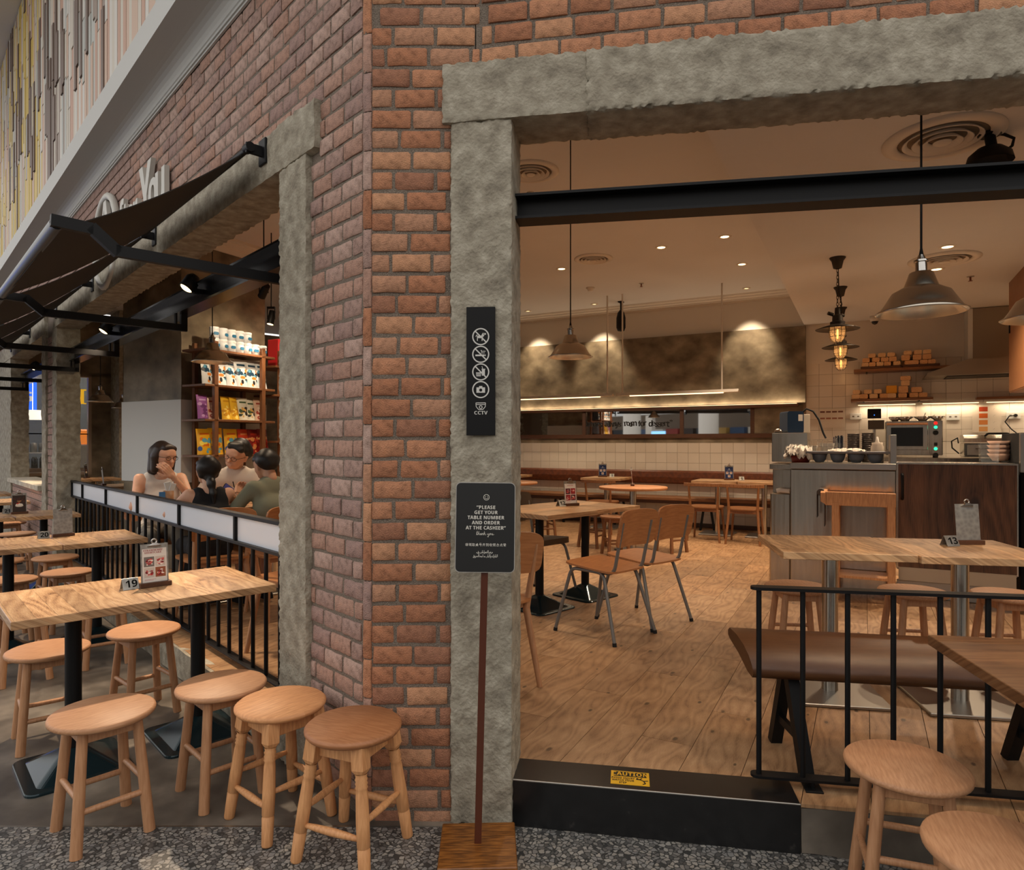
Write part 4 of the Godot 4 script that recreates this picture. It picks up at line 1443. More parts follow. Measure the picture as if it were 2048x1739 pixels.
func ceilings() -> void:
	var plan := room_outline()
	var left := PackedVector2Array([Vector2(-30, -30), Vector2(30, -30), Vector2(30, -0.66), Vector2(-30, -0.66)])
	var right := PackedVector2Array([Vector2(-30, -0.74), Vector2(30, -0.74), Vector2(30, 30), Vector2(-30, 30)])
	for poly in Geometry2D.intersect_polygons(plan, left):
		struct("ceiling", slab(poly, 3.6, 3.75), M.ceiling, FB, "upper flat ceiling over the dining tables")
	for poly in Geometry2D.intersect_polygons(plan, right):
		struct("ceiling_low", slab(poly, 3.09, 3.75), M.ceiling, FB, "lowered ceiling over the kitchen and doorway")
	var cp := PackedVector2Array([Vector2(10.2, 3.6), Vector2(10.2, 3.49), Vector2(10.13, 3.49), Vector2(10.125, 3.51), Vector2(10.10, 3.51), Vector2(10.095, 3.54), Vector2(10.06, 3.545), Vector2(10.05, 3.57), Vector2(10.02, 3.575), Vector2(10.01, 3.6)])
	struct("trim_10", MB.new().loft([cp, cp], [-9.2, -0.74]).mesh(), M.white, FB, "stepped cornice along the top of the back wall")
	# round air diffusers
	var dif := []
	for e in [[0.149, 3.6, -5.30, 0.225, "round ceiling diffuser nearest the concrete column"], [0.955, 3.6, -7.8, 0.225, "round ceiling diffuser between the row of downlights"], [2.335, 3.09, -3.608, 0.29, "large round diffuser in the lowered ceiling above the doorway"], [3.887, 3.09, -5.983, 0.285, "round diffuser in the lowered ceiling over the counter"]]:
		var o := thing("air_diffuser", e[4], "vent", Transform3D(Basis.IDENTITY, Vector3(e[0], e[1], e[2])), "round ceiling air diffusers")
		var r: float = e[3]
		part(o, "recess_shade", MB.new().lathe([Vector2(0.0, -0.004), Vector2(r * 0.8, -0.004), Vector2(r * 0.8, -0.001)], 36).mesh(), mat(c8(128, 112, 94), 0.8))  # flat disc holds the shade between the rings in its colour
		part(o, "outer_ring", MB.new().lathe([Vector2(r * 0.74, -0.002), Vector2(r * 0.74, -0.012), Vector2(r * 0.84, -0.022), Vector2(r, -0.008), Vector2(r, 0.0)].map(func(p): return p), 40).mesh(), M.white)
		for q in 4:
			var a := r * (0.64 - q * 0.16)
			var dy := -0.010 - q * 0.006
			if q < 3:
				part(o, "ring", MB.new().lathe([Vector2(a - r * 0.09, dy + 0.012), Vector2(a, dy - 0.012), Vector2(a + 0.006, dy - 0.010), Vector2(a - r * 0.08, dy + 0.018)], 36).mesh(), M.white)
			else:
				part(o, "centre_disc", MB.new().lathe([Vector2(0.0, dy - 0.008), Vector2(a * 0.8, dy - 0.006), Vector2(a, dy), Vector2(0.0, dy + 0.004)], 30).mesh(), M.white)
	# recessed downlights; the final pair is added beyond view to brighten the kitchen
	var dl := [[0.615, 3.6, -8.25], [1.65, 3.6, -7.35], [2.23, 3.6, -6.97], [2.78, 3.6, -8.04], [3.67, 3.09, -5.604], [4.038, 3.09, -6.326], [-0.9, 3.6, -5.6], [-2.2, 3.6, -7.2], [6.4, 3.09, -6.6], [5.4, 3.09, -4.6]]
	for i in dl.size():
		var e: Array = dl[i]
		var o := thing("downlight", "small round recessed downlight set in the ceiling, an unseen kitchen pair added", "lamp", Transform3D(Basis.IDENTITY, Vector3(e[0], e[1], e[2])), "recessed ceiling downlights")
		part(o, "trim_ring", MB.new().lathe([Vector2(0.042, -0.001), Vector2(0.046, -0.006), Vector2(0.066, -0.006), Vector2(0.07, 0.0)], 28).mesh(), M.white)
		part(o, "lens", MB.new().tube(Vector3(0, -0.001, 0), Vector3(0, -0.003, 0), 0.041, 0.041, 24).mesh(), glow(Color(1.0, 0.86, 0.62), 7.0))
		spot(o, Vector3(0, -0.02, 0), Vector3(0, -3, 0.001), 3.9 if e[1] > 3.3 else 4.4, 46.0 if e[1] > 3.3 else 66.0, WARM, 0.04)
	# wall washers near the back wall
	for e in [[-4.85, 3.6], [-3.7, 3.6], [-1.45, 3.6], [-6.5, 3.6]]:
		var o := thing("wall_washer", "small round ceiling lamp washing the plaster wall", "lamp", FB * Transform3D(Basis.IDENTITY, Vector3(9.72, 3.6, e[0])), "ceiling lamps washing the back wall")
		part(o, "ring", MB.new().lathe([Vector2(0.03, -0.001), Vector2(0.034, -0.012), Vector2(0.055, -0.012), Vector2(0.06, 0.0)], 24).mesh(), M.white)
		part(o, "lens", MB.new().tube(Vector3(0, -0.002, 0), Vector3(0, -0.005, 0), 0.03, 0.03, 18).mesh(), glow(Color(1.0, 0.86, 0.62), 3.0))
		spot(o, Vector3(0, -0.03, 0), Vector3(0.36, -1.0, 0), 2.6, 30.0, SOFT, 0.03)
	# ceiling speaker with its shadow on the wall
	var sp := thing("wall_speaker", "small black bullet-shaped loudspeaker below the ceiling cornice", "speaker", FB * Transform3D(Basis.IDENTITY, Vector3(9.75, 3.3, -3.28)))
	part(sp, "body", MB.new().lathe([Vector2(0.0, -0.16), Vector2(0.05, -0.15), Vector2(0.07, -0.10), Vector2(0.07, 0.05), Vector2(0.05, 0.13), Vector2(0.02, 0.17), Vector2(0.0, 0.175)], 20).mesh(), M.black)
	part(sp, "bracket", MB.new().tube(Vector3(0, 0.16, 0), Vector3(0, 0.30, 0), 0.014).box(Vector3(0, 0.292, 0), Vector3(0.09, 0.016, 0.07)).mesh(), M.black)
	# sprinklers and detectors
	for e in [[0.16, 3.6, -5.75], [1.75, 3.6, -9.0], [4.55, 3.09, -6.6]]:
		var o := thing("sprinkler", "small brass sprinkler head hanging from the ceiling", "sprinkler", Transform3D(Basis.IDENTITY, Vector3(e[0], e[1], e[2])), "ceiling sprinklers")
		part(o, "plate", MB.new().lathe([Vector2(0.0, -0.008), Vector2(0.03, -0.006), Vector2(0.035, 0.0)], 16).mesh(), M.steel_dull)
		part(o, "head", MB.new().tube(Vector3(0, -0.005, 0), Vector3(0, -0.045, 0), 0.009).tube(Vector3(0, -0.045, 0), Vector3(0, -0.048, 0), 0.02).mesh(), M.brass_red)
	for e in [[1.09, 3.6, -9.25, "round smoke detector hanging from the upper ceiling"]]:
		var o := single("smoke_detector", e[3], "detector", MB.new().lathe([Vector2(0.0, -0.05), Vector2(0.035, -0.045), Vector2(0.045, -0.02), Vector2(0.06, -0.012), Vector2(0.06, 0.0)], 20).mesh(), M.white, Transform3D(Basis.IDENTITY, Vector3(e[0], e[1], e[2])))
	# dome cameras
	for e in [[Vector3(3.62, 3.58, -8.75), "small white dome camera under the edge of the lowered ceiling"], [Vector3(4.72, 3.05, -8.65), "small white dome camera high on the kitchen wall"]]:
		var o := thing("dome_camera", e[1], "camera", Transform3D(Basis.IDENTITY, e[0]))
		part(o, "base", MB.new().lathe([Vector2(0.0, -0.03), Vector2(0.055, -0.03), Vector2(0.06, 0.04), Vector2(0.0, 0.04)], 18).mesh(), M.white)
		part(o, "eye", MB.new().lathe([Vector2(0.0, -0.075), Vector2(0.03, -0.06), Vector2(0.042, -0.03), Vector2(0.0, -0.03)], 16).mesh(), M.black_gloss)
	# shaded track lamp over the doorway beam
	var tl := thing("track_lamp", "black shaded ceiling lamp peeping over the doorway beam", "lamp", Transform3D(Basis.IDENTITY, Vector3(2.55, 3.09, -3.55)))
	part(tl, "plate", MB.new().tube(Vector3.ZERO, Vector3(0, -0.016, 0), 0.055).mesh(), M.black)
	part(tl, "joint", MB.new().tube(Vector3(0, -0.016, 0), Vector3(0.01, -0.07, 0), 0.026).mesh(), M.black)
	part(tl, "shade", MB.new().lathe([Vector2(0.11, -0.16), Vector2(0.10, -0.12), Vector2(0.06, -0.085), Vector2(0.015, -0.07), Vector2(0.0, -0.07), Vector2(0.0, -0.075), Vector2(0.05, -0.09), Vector2(0.09, -0.12), Vector2(0.105, -0.16)], 22).mesh(), M.black)
	part(tl, "cable", MB.new().sweep([Vector3(0.03, -0.005, 0), Vector3(0.08, -0.01, 0), Vector3(0.13, -0.03, 0), Vector3(0.12, -0.07, 0), Vector3(0.08, -0.10, 0)], 0.008, 6).mesh(), M.rubber)


# ---- furniture
func stool(label: String, xf: Transform3D, group: String, seat_m: Material = null, dark := false) -> Node3D:
	# round seat, four splayed round legs, two pairs of stretchers
	var o := thing("stool", label, "stool", xf, group)
	var lm: Material = M.teak_up if dark else M.beech
	part(o, "seat", MB.new().lathe([Vector2(0.0, 0.420), Vector2(0.165, 0.420), Vector2(0.174, 0.426), Vector2(0.176, 0.434), Vector2(0.173, 0.441), Vector2(0.166, 0.4445), Vector2(0.0, 0.445)], 40).mesh(), seat_m if seat_m else M.beech_seat)
	var ap := MB.new()
	for s in [-1.0, 1.0]:
		ap.box(Vector3(0, 0.397, s * 0.088), Vector3(0.17, 0.046, 0.018), 0.002)
		ap.box(Vector3(s * 0.09, 0.397, 0), Vector3(0.018, 0.046, 0.17), 0.002)
	part(o, "apron", ap.mesh(), lm)
	for sx in [-1.0, 1.0]:
		for sz in [-1.0, 1.0]:
			part(o, "leg", MB.new().tube(Vector3(sx * 0.087, 0.421, sz * 0.087), Vector3(sx * 0.118, 0.0, sz * 0.128), 0.0175, 0.02, 16).mesh(), lm)
	for s in [-1.0, 1.0]:
		part(o, "stretcher", MB.new().tube(Vector3(-0.108, 0.145, s * 0.114), Vector3(0.108, 0.145, s * 0.114), 0.011, 0.011, 10).mesh(), lm)
		part(o, "stretcher", MB.new().tube(Vector3(s * 0.105, 0.19, -0.11), Vector3(s * 0.105, 0.19, 0.11), 0.011, 0.011, 10).mesh(), lm)
	return o


func turned_stool(label: String, xf: Transform3D, seat_m: Material) -> Node3D:
	var o := thing("turned_stool", label, "stool", xf, "turned-leg stools at the brick corner")
	part(o, "seat", MB.new().lathe([Vector2(0.0, 0.414), Vector2(0.145, 0.414), Vector2(0.16, 0.419), Vector2(0.168, 0.429), Vector2(0.168, 0.437), Vector2(0.158, 0.445), Vector2(0.0, 0.447)], 44).mesh(), seat_m)
	var ap := MB.new()
	for s in [-1.0, 1.0]:
		ap.box(Vector3(0, 0.385, s * 0.086), Vector3(0.15, 0.06, 0.02), 0.003)
		ap.box(Vector3(s * 0.086, 0.385, 0), Vector3(0.02, 0.06, 0.15), 0.003)
	part(o, "apron", ap.mesh(), M.pine)
	for sx in [-1.0, 1.0]:
		for sz in [-1.0, 1.0]:
			var top := Vector3(sx * 0.092, 0.415, sz * 0.092)
			var bot := Vector3(sx * 0.14, 0.0, sz * 0.135)
			var yv := (top - bot).normalized()
			var xv := Vector3(1, 0, 0)
			xv = (xv - yv * xv.dot(yv)).normalized()
			var lx := Transform3D(Basis(xv, yv, xv.cross(yv)), bot)
			var len := top.distance_to(bot)
			var g := MB.new()
			var pr := [Vector2(0.0, 0.0), Vector2(0.018, 0.001), Vector2(0.0195, 0.006), Vector2(0.0215, 0.098), Vector2(0.0195, 0.101), Vector2(0.0195, 0.103), Vector2(0.0218, 0.106), Vector2(0.0226, 0.18), Vector2(0.0205, 0.27), Vector2(0.0185, 0.285), Vector2(0.0218, 0.291), Vector2(0.0185, 0.297), Vector2(0.0218, 0.304), Vector2(0.0185, 0.310), Vector2(0.0218, 0.317), Vector2(0.0185, 0.324), Vector2(0.021, 0.334)]
			g.lathe(pr, 18, lx)
			var h := len - 0.334
			g.loft([rrect(0.034, 0.034, 0.008, 2), rrect(0.047, 0.047, 0.003, 2), rrect(0.047, 0.047, 0.003, 2)], [0.0, 0.014, h], lx * Transform3D(Basis(Vector3(1, 0, 0), Vector3(0, 0, -1), Vector3(0, 1, 0)), Vector3(0, 0.334, 0)))
			part(o, "leg", g.mesh(), M.pine)
	for s in [-1.0, 1.0]:
		part(o, "stretcher", spindle(Vector3(-0.125, 0.125, s * 0.123), Vector3(0.125, 0.125, s * 0.123)), M.pine)
		part(o, "stretcher", spindle(Vector3(s * 0.122, 0.175, -0.115), Vector3(s * 0.122, 0.175, 0.115)), M.pine)
	return o


func spindle(a: Vector3, b: Vector3) -> ArrayMesh:
	var y := (b - a).normalized()
	var x := Vector3.UP
	var l := a.distance_to(b)
	return MB.new().lathe([Vector2(0.0, 0.0), Vector2(0.007, 0.0), Vector2(0.0115, l * 0.25), Vector2(0.0135, l * 0.5), Vector2(0.0115, l * 0.75), Vector2(0.007, l), Vector2(0.0, l)], 12, Transform3D(Basis(x, y, x.cross(y)), a)).mesh()


func table(label: String, xf: Transform3D, sx: float, sz: float, h: float, steel: bool, group: String, top: Material = null, seed_ := 0, grain := 2) -> Node3D:
	# one pedestal table; origin on the floor under the middle of the top
	var o := thing("pedestal_table", label, "table", xf, group)
	part(o, "table_top", uv_box(Vector3(sx, 0.034, sz), grain, 0.75, 0.42, Vector2(seed_ * 0.31, seed_ * 0.17)), top if top else M.elm, Transform3D(Basis.IDENTITY, Vector3(0, h - 0.017, 0)))
	part(o, "spider", MB.new().box(Vector3(0, h - 0.04, 0), Vector3(0.30, 0.012, 0.05)).box(Vector3(0, h - 0.04, 0), Vector3(0.05, 0.012, 0.30)).mesh(), M.black)
	if steel:
		part(o, "post", MB.new().tube(Vector3(0, 0.018, 0), Vector3(0, h - 0.04, 0), 0.038, 0.038, 24).mesh(), M.steel)
		part(o, "base_plate", bx(Vector3(0.44, 0.016, 0.44), 0.003, Vector3(0, 0.010, 0)), M.steel_dull)
	else:
		part(o, "post", MB.new().tube(Vector3(0, 0.05, 0), Vector3(0, h - 0.04, 0), 0.0325, 0.0325, 24).mesh(), M.black)
		var g := MB.new()
		var r0 := rrect(0.40, 0.42, 0.045, 5)
		var r1 := rrect(0.394, 0.414, 0.045, 5)
		var ax := up_axes()
		g.loft([r0, r0, r1], [0.0, 0.008, 0.012], ax)
		var q0 := rrect(0.31, 0.34, 0.03, 5)
		var q1 := rrect(0.075, 0.075, 0.03, 5)
		g.loft([q0, q1], [0.012, 0.095], ax)
		part(o, "foot", g.mesh(), M.sheen_base)
	return o


func number_tent(n: String, label: String, xf: Transform3D) -> void:
	var o := thing("number_tent", label, "table number", xf, "folded table numbers")
	var g := MB.new()
	for s in [-1.0, 1.0]:
		g.box(Vector3(0, 0.026, s * 0.0135), Vector3(0.068, 0.055, 0.0016), 0, Basis(Vector3(1, 0, 0), s * -0.46))
	part(o, "folded_plate", g.mesh(), M.galv)
	part(o, "number", text_mesh(n, 0.034, 0.001, "Droid Sans", true), M.black_rough, Transform3D(Basis(Vector3(1, 0, 0), -0.46), Vector3(0.004, 0.0265, 0.0152)))


func menu_picture(kind: int) -> ImageTexture:
	# printed cards: title bars, photographs of cakes as blotches of colour
	var w := 132
	var h := 200
	var im := Image.create(w, h, false, Image.FORMAT_RGB8)
	var r := RandomNumberGenerator.new()
	r.seed = 100 + kind
	var disc := func(cx: float, cy: float, rx: float, ry: float, c: Color) -> void:
		for y in range(maxi(0, int(cy - ry)), mini(h, int(cy + ry) + 1)):
			for x in range(maxi(0, int(cx - rx)), mini(w, int(cx + rx) + 1)):
				if pow((x - cx) / rx, 2) + pow((y - cy) / ry, 2) < 1.0:
					im.set_pixel(x, y, c)
	if kind == 0 or kind == 2:
		im.fill(c8(226, 220, 212))
		if kind == 2:
			im.fill_rect(Rect2i(30, 16, 72, 7), c8(196, 150, 146))
		for e in [[8, 48], [69, 48], [8, 112], [69, 112]]:
			var bgc: Color = [c8(120, 112, 106), c8(206, 192, 180), c8(150, 84, 52), c8(196, 160, 132)][(e[0] / 60 + e[1] / 90) % 4]
			im.fill_rect(Rect2i(e[0], e[1], 56, 58), bgc if kind == 0 else c8(70 + r.randi() % 90, 30, 40))
			for q in 26:
				var c: Color = [c8(168, 32, 40), c8(214, 96, 88), c8(240, 226, 214), c8(120, 24, 30)][r.randi() % 4]
				disc.call(e[0] + r.randf_range(12, 44), e[1] + r.randf_range(14, 46), r.randf_range(3, 9), r.randf_range(2, 6), c)
		im.fill_rect(Rect2i(10, 180, 62, 2), c8(190, 130, 130))
		im.fill_rect(Rect2i(10, 185, 48, 2), c8(190, 130, 130))
	elif kind == 1:
		im.fill(c8(46, 30, 20))
		for q in 40:
			disc.call(r.randf_range(0, w), r.randf_range(20, 110), r.randf_range(3, 9), r.randf_range(3, 9), c8(50 + r.randi() % 50, 34, 20))
		disc.call(66, 124, 40, 16, c8(214, 202, 186))
		disc.call(66, 112, 36, 14, c8(236, 228, 214))
		im.fill_rect(Rect2i(30, 112, 72, 12), c8(226, 214, 198))
		disc.call(50, 98, 10, 9, c8(190, 44, 30))
		disc.call(66, 92, 8, 7, c8(200, 90, 40))
		im.fill_rect(Rect2i(44, 66, 44, 5), c8(220, 150, 90))
		im.fill_rect(Rect2i(54, 76, 24, 4), c8(220, 150, 90))
	elif kind == 3:
		im.fill(c8(24, 44, 92))
		disc.call(66, 34, 9, 9, c8(190, 196, 210))
		im.fill_rect(Rect2i(30, 52, 72, 4), c8(190, 196, 210))
		for e in [[14, 80], [76, 80], [45, 136]]:
			im.fill_rect(Rect2i(e[0], e[1], 42, 42), c8(214, 208, 204))
			im.fill_rect(Rect2i(e[0] + 8, e[1] + 8, 26, 20), c8(170, 120, 96))
	return ImageTexture.create_from_image(im)


func menu_holder(label: String, xf: Transform3D, kind: int) -> void:
	# metal clipboard standing in a wooden block, facing local +z
	var o := thing("menu_holder", label, "menu", xf, "menu boards standing on tables")
	part(o, "block", bx(Vector3(0.138, 0.022, 0.044), 0.002, Vector3(0, 0.011, 0)), M.frame_wood if kind != 9 else M.frame_wood)
	var lean := Basis(Vector3(1, 0, 0), -0.10)
	var up := Transform3D(lean, Vector3(0, 0.012, 0))
	part(o, "metal_plate", bx(Vector3(0.12, 0.19, 0.002), 0.0, Vector3(0, 0.095, 0)), M.galv, up)
	if kind >= 0:
		var key := "menu%d" % kind
		if not M.has(key):
			M[key] = mat(Color.WHITE, 0.45)
			M[key].albedo_texture = menu_picture(kind)
		part(o, "printed_card", sheet(0.106, 0.16), M[key], up * Transform3D(Basis.IDENTITY, Vector3(0, 0.088, 0.0018)))
		if kind == 0:
			for e in [["STRAWBERRY", 0.160], ["SHORTCAKE", 0.149]]:
				part(o, "printed_word", text_mesh(e[0], 0.0085, 0.0004, "Droid Serif", true), mat(c8(150, 40, 44), 0.6), up * Transform3D(Basis.from_scale(Vector3(1, 1, 1)), Vector3(-0.006, e[1], 0.0025)))
	var cl := MB.new()
	cl.box(Vector3(0, 0.178, 0.004), Vector3(0.062, 0.006, 0.006), 0.001)
	cl.loft([rrect(0.052, 0.03, 0.002, 1), rrect(0.02, 0.026, 0.002, 1)], [0.0, 0.012], Transform3D(Basis(Vector3(1, 0, 0), Vector3(0, 0.2, 0.98), Vector3(0, 1, -0.1)), Vector3(0, 0.18, 0.004)))
	part(o, "clip", cl.mesh(), M.chrome, up)
	var ring := []
	for k in 13:
		var a := TAU * k / 12.0
		ring.append(Vector3(cos(a) * 0.011, 0.202 + sin(a) * 0.011, 0.004))
	part(o, "clip_ring", MB.new().sweep(ring, 0.004, 6).mesh(), M.chrome, up)


func ply_panel(w: float, h: float, bend: float, tilt: float, r: float, th: float) -> ArrayMesh:
	# a bent plywood panel with rounded corners, in the xy plane, hollow towards -z
	var P := []
	for i in 11:
		var v := i / 10.0 * 2.0 - 1.0
		var row := []
		for j in 13:
			var u := j / 12.0 * 2.0 - 1.0
			# squeeze a square onto a rounded rectangle
			var k := pow(pow(absf(u), 6.0) + pow(absf(v), 6.0), 1.0 / 6.0)
			var m := maxf(absf(u), absf(v))
			var s := m / k if k > 0.0001 else 1.0
			var x := u * s * w * 0.5
			var y := v * s * h * 0.5
			row.append(Vector3(x, y, -bend * pow(x / (w * 0.5), 2.0) + tilt * v))
		P.append(row)
	return MB.new().shell(P, th).mesh()


func bent(pts: Array, r: float, n := 5) -> Array:
	# rounds the inner corners of a polyline
	var out := [pts[0]]
	for i in range(1, pts.size() - 1):
		var p: Vector3 = pts[i]
		var a: Vector3 = p + (pts[i - 1] - p).normalized() * r
		var b: Vector3 = p + (pts[i + 1] - p).normalized() * r
		for k in n + 1:
			var t := float(k) / n
			out.append(a.lerp(p, t).lerp(p.lerp(b, t), t))
	out.append(pts[-1])
	return out


func tube_chair(label: String, xf: Transform3D, dark: bool) -> void:
	# plywood seat and back on a bent grey tube frame, facing local -z
	var o := thing("tube_chair", label, "chair", xf, "" if dark else "plywood chairs with grey tube frames")
	var wood: Material = M.black_rough if dark else M.ply
	var sp := ply_panel(0.40, 0.42, 0.0, 0.0, 0.05, 0.045 if dark else 0.012)
	part(o, "seat", sp, mat(c8(84, 66, 48), 0.6) if dark else M.ply, Transform3D(Basis(Vector3(1, 0, 0), Vector3(0, 0.06, -1).normalized(), Vector3(0, 1, 0.06).normalized()), Vector3(0, 0.452, 0.0)))
	part(o, "backrest", ply_panel(0.40, 0.24, -0.035, 0.0, 0.05, 0.012), mat(c8(70, 56, 42), 0.6) if dark else M.ply, Transform3D(Basis(Vector3(1, 0, 0), 0.20), Vector3(0, 0.72, 0.235)))
	for s in [-1.0, 1.0]:
		part(o, "leg_frame", MB.new().sweep(bent([Vector3(s * 0.215, 0.012, -0.25), Vector3(s * 0.165, 0.43, -0.15), Vector3(s * 0.165, 0.43, 0.12), Vector3(s * 0.215, 0.012, 0.25)], 0.05), 0.0115, 10).mesh(), M.grey_tube)
		part(o, "upright", MB.new().sweep(bent([Vector3(s * 0.145, 0.436, -0.08), Vector3(s * 0.145, 0.425, 0.19), Vector3(s * 0.15, 0.76, 0.265)], 0.06), 0.0115, 10).mesh(), M.grey_tube)
		for z in [-0.25, 0.25]:
			part(o, "rubber_tip", MB.new().tube(Vector3(s * 0.2155, 0.0, z * 1.004), Vector3(s * 0.214, 0.022, z * 0.99), 0.0135, 0.0135, 10).mesh(), M.rubber)


func ply_chair(label: String, xf: Transform3D, group := "") -> void:
	# bent plywood seat and back on round wooden legs, facing local -z
	var o := thing("plywood_chair", label, "chair", xf, group)
	part(o, "seat", ply_panel(0.42, 0.42, 0.0, 0.0, 0.05, 0.016), M.ply, Transform3D(Basis(Vector3(1, 0, 0), Vector3(0, 0, -1), Vector3(0, 1, 0)), Vector3(0, 0.45, 0)))
	part(o, "backrest", ply_panel(0.44, 0.22, -0.07, 0.0, 0.05, 0.013), M.ply, Transform3D(Basis(Vector3(1, 0, 0), 0.16), Vector3(0, 0.70, 0.17)))
	part(o, "seat_frame", MB.new().box(Vector3(0, 0.425, -0.13), Vector3(0.32, 0.04, 0.02)).box(Vector3(0, 0.425, 0.15), Vector3(0.32, 0.04, 0.02)).mesh(), M.beech)
	for s in [-1.0, 1.0]:
		part(o, "leg", MB.new().tube(Vector3(s * 0.16, 0.435, -0.14), Vector3(s * 0.195, 0.0, -0.19), 0.018, 0.013, 14).mesh(), M.beech)
		part(o, "leg", MB.new().tube(Vector3(s * 0.19, 0.74, 0.225), Vector3(s * 0.175, 0.40, 0.165), 0.012, 0.019, 14).tube(Vector3(s * 0.175, 0.40, 0.165), Vector3(s * 0.205, 0.0, 0.235), 0.019, 0.014, 14).mesh(), M.beech)


func rail_chair(label: String, xf: Transform3D) -> void:
	# wooden chair with a curved rail across two back posts, facing local -z
	var o := thing("rail_back_chair", label, "chair", xf, "brown rail-back chairs at the bench tables")
	part(o, "seat", MB.new().loft([rrect(0.42, 0.40, 0.14, 6), rrect(0.43, 0.41, 0.145, 6), rrect(0.42, 0.40, 0.14, 6)], [0.425, 0.436, 0.447], up_axes(), true).mesh(), M.teak)
	part(o, "apron", MB.new().box(Vector3(0, 0.405, 0.16), Vector3(0.34, 0.045, 0.02), 0.002).box(Vector3(0, 0.405, -0.15), Vector3(0.34, 0.045, 0.02), 0.002).mesh(), M.teak)
	var pts := []
	for k in 11:
		var u := k / 10.0 * 2.0 - 1.0
		pts.append(Vector3(u * 0.25, 0.73, 0.235 - 0.06 * u * u))
	var rl := MB.new()
	for k in 10:
		rl.bar(pts[k], pts[k + 1], 0.02, 0.042, 0.003)
	part(o, "top_rail", rl.mesh(), M.teak)
	for s in [-1.0, 1.0]:
		part(o, "leg", MB.new().tube(Vector3(s * 0.185, 0.715, 0.205), Vector3(s * 0.17, 0.42, 0.165), 0.013, 0.018, 12).tube(Vector3(s * 0.17, 0.42, 0.165), Vector3(s * 0.205, 0.0, 0.215), 0.018, 0.014, 12).mesh(), M.teak_up)
		part(o, "leg", MB.new().tube(Vector3(s * 0.165, 0.425, -0.145), Vector3(s * 0.20, 0.0, -0.185), 0.017, 0.013, 12).mesh(), M.teak_up)


func pendant(label: String, at: Vector3, ceiling_y: float, e: float) -> void:
	var o := thing("pendant_lamp", label, "lamp", Transform3D(Basis.IDENTITY, at), "spun metal pendant lamps")
	var k := 0.865
	part(o, "shade", MB.new().lathe([Vector2(0.18, -0.062), Vector2(0.185, -0.058), Vector2(0.165, -0.045), Vector2(0.148, -0.02), Vector2(0.118, 0.03), Vector2(0.078, 0.052), Vector2(0.07, 0.055), Vector2(0.07, 0.055), Vector2(0.048, 0.118), Vector2(0.044, 0.121), Vector2(0.0, 0.121), Vector2(0.0, 0.118), Vector2(0.042, 0.116), Vector2(0.066, 0.052), Vector2(0.114, 0.026), Vector2(0.144, -0.022), Vector2(0.162, -0.048), Vector2(0.18, -0.062)].map(func(p): return p * k), 48).mesh(), M.shade)
	part(o, "lamp_holder", MB.new().lathe([Vector2(0.024, 0.12), Vector2(0.024, 0.165), Vector2(0.03, 0.168), Vector2(0.03, 0.176), Vector2(0.018, 0.18), Vector2(0.012, 0.20), Vector2(0.0, 0.2)].map(func(p): return p * k), 18, Transform3D.IDENTITY, true).mesh(), M.chrome)
	part(o, "cord", MB.new().tube(Vector3(0, 0.17, 0), Vector3(0, ceiling_y - at.y, 0), 0.0042, 0.0042, 8).tube(Vector3(0, 0.17, 0), Vector3(0, 0.20, 0), 0.009, 0.004, 8).mesh(), M.rubber)
	part(o, "bulb", MB.new().lathe([Vector2(0.0, -0.012), Vector2(0.022, -0.004), Vector2(0.03, 0.02), Vector2(0.022, 0.05), Vector2(0.014, 0.07), Vector2(0.0, 0.07)], 16).mesh(), glow(Color(1.0, 0.78, 0.5), 2.0))
	omni(o, Vector3(0, 0.02, 0), e, WARM, 0.03)


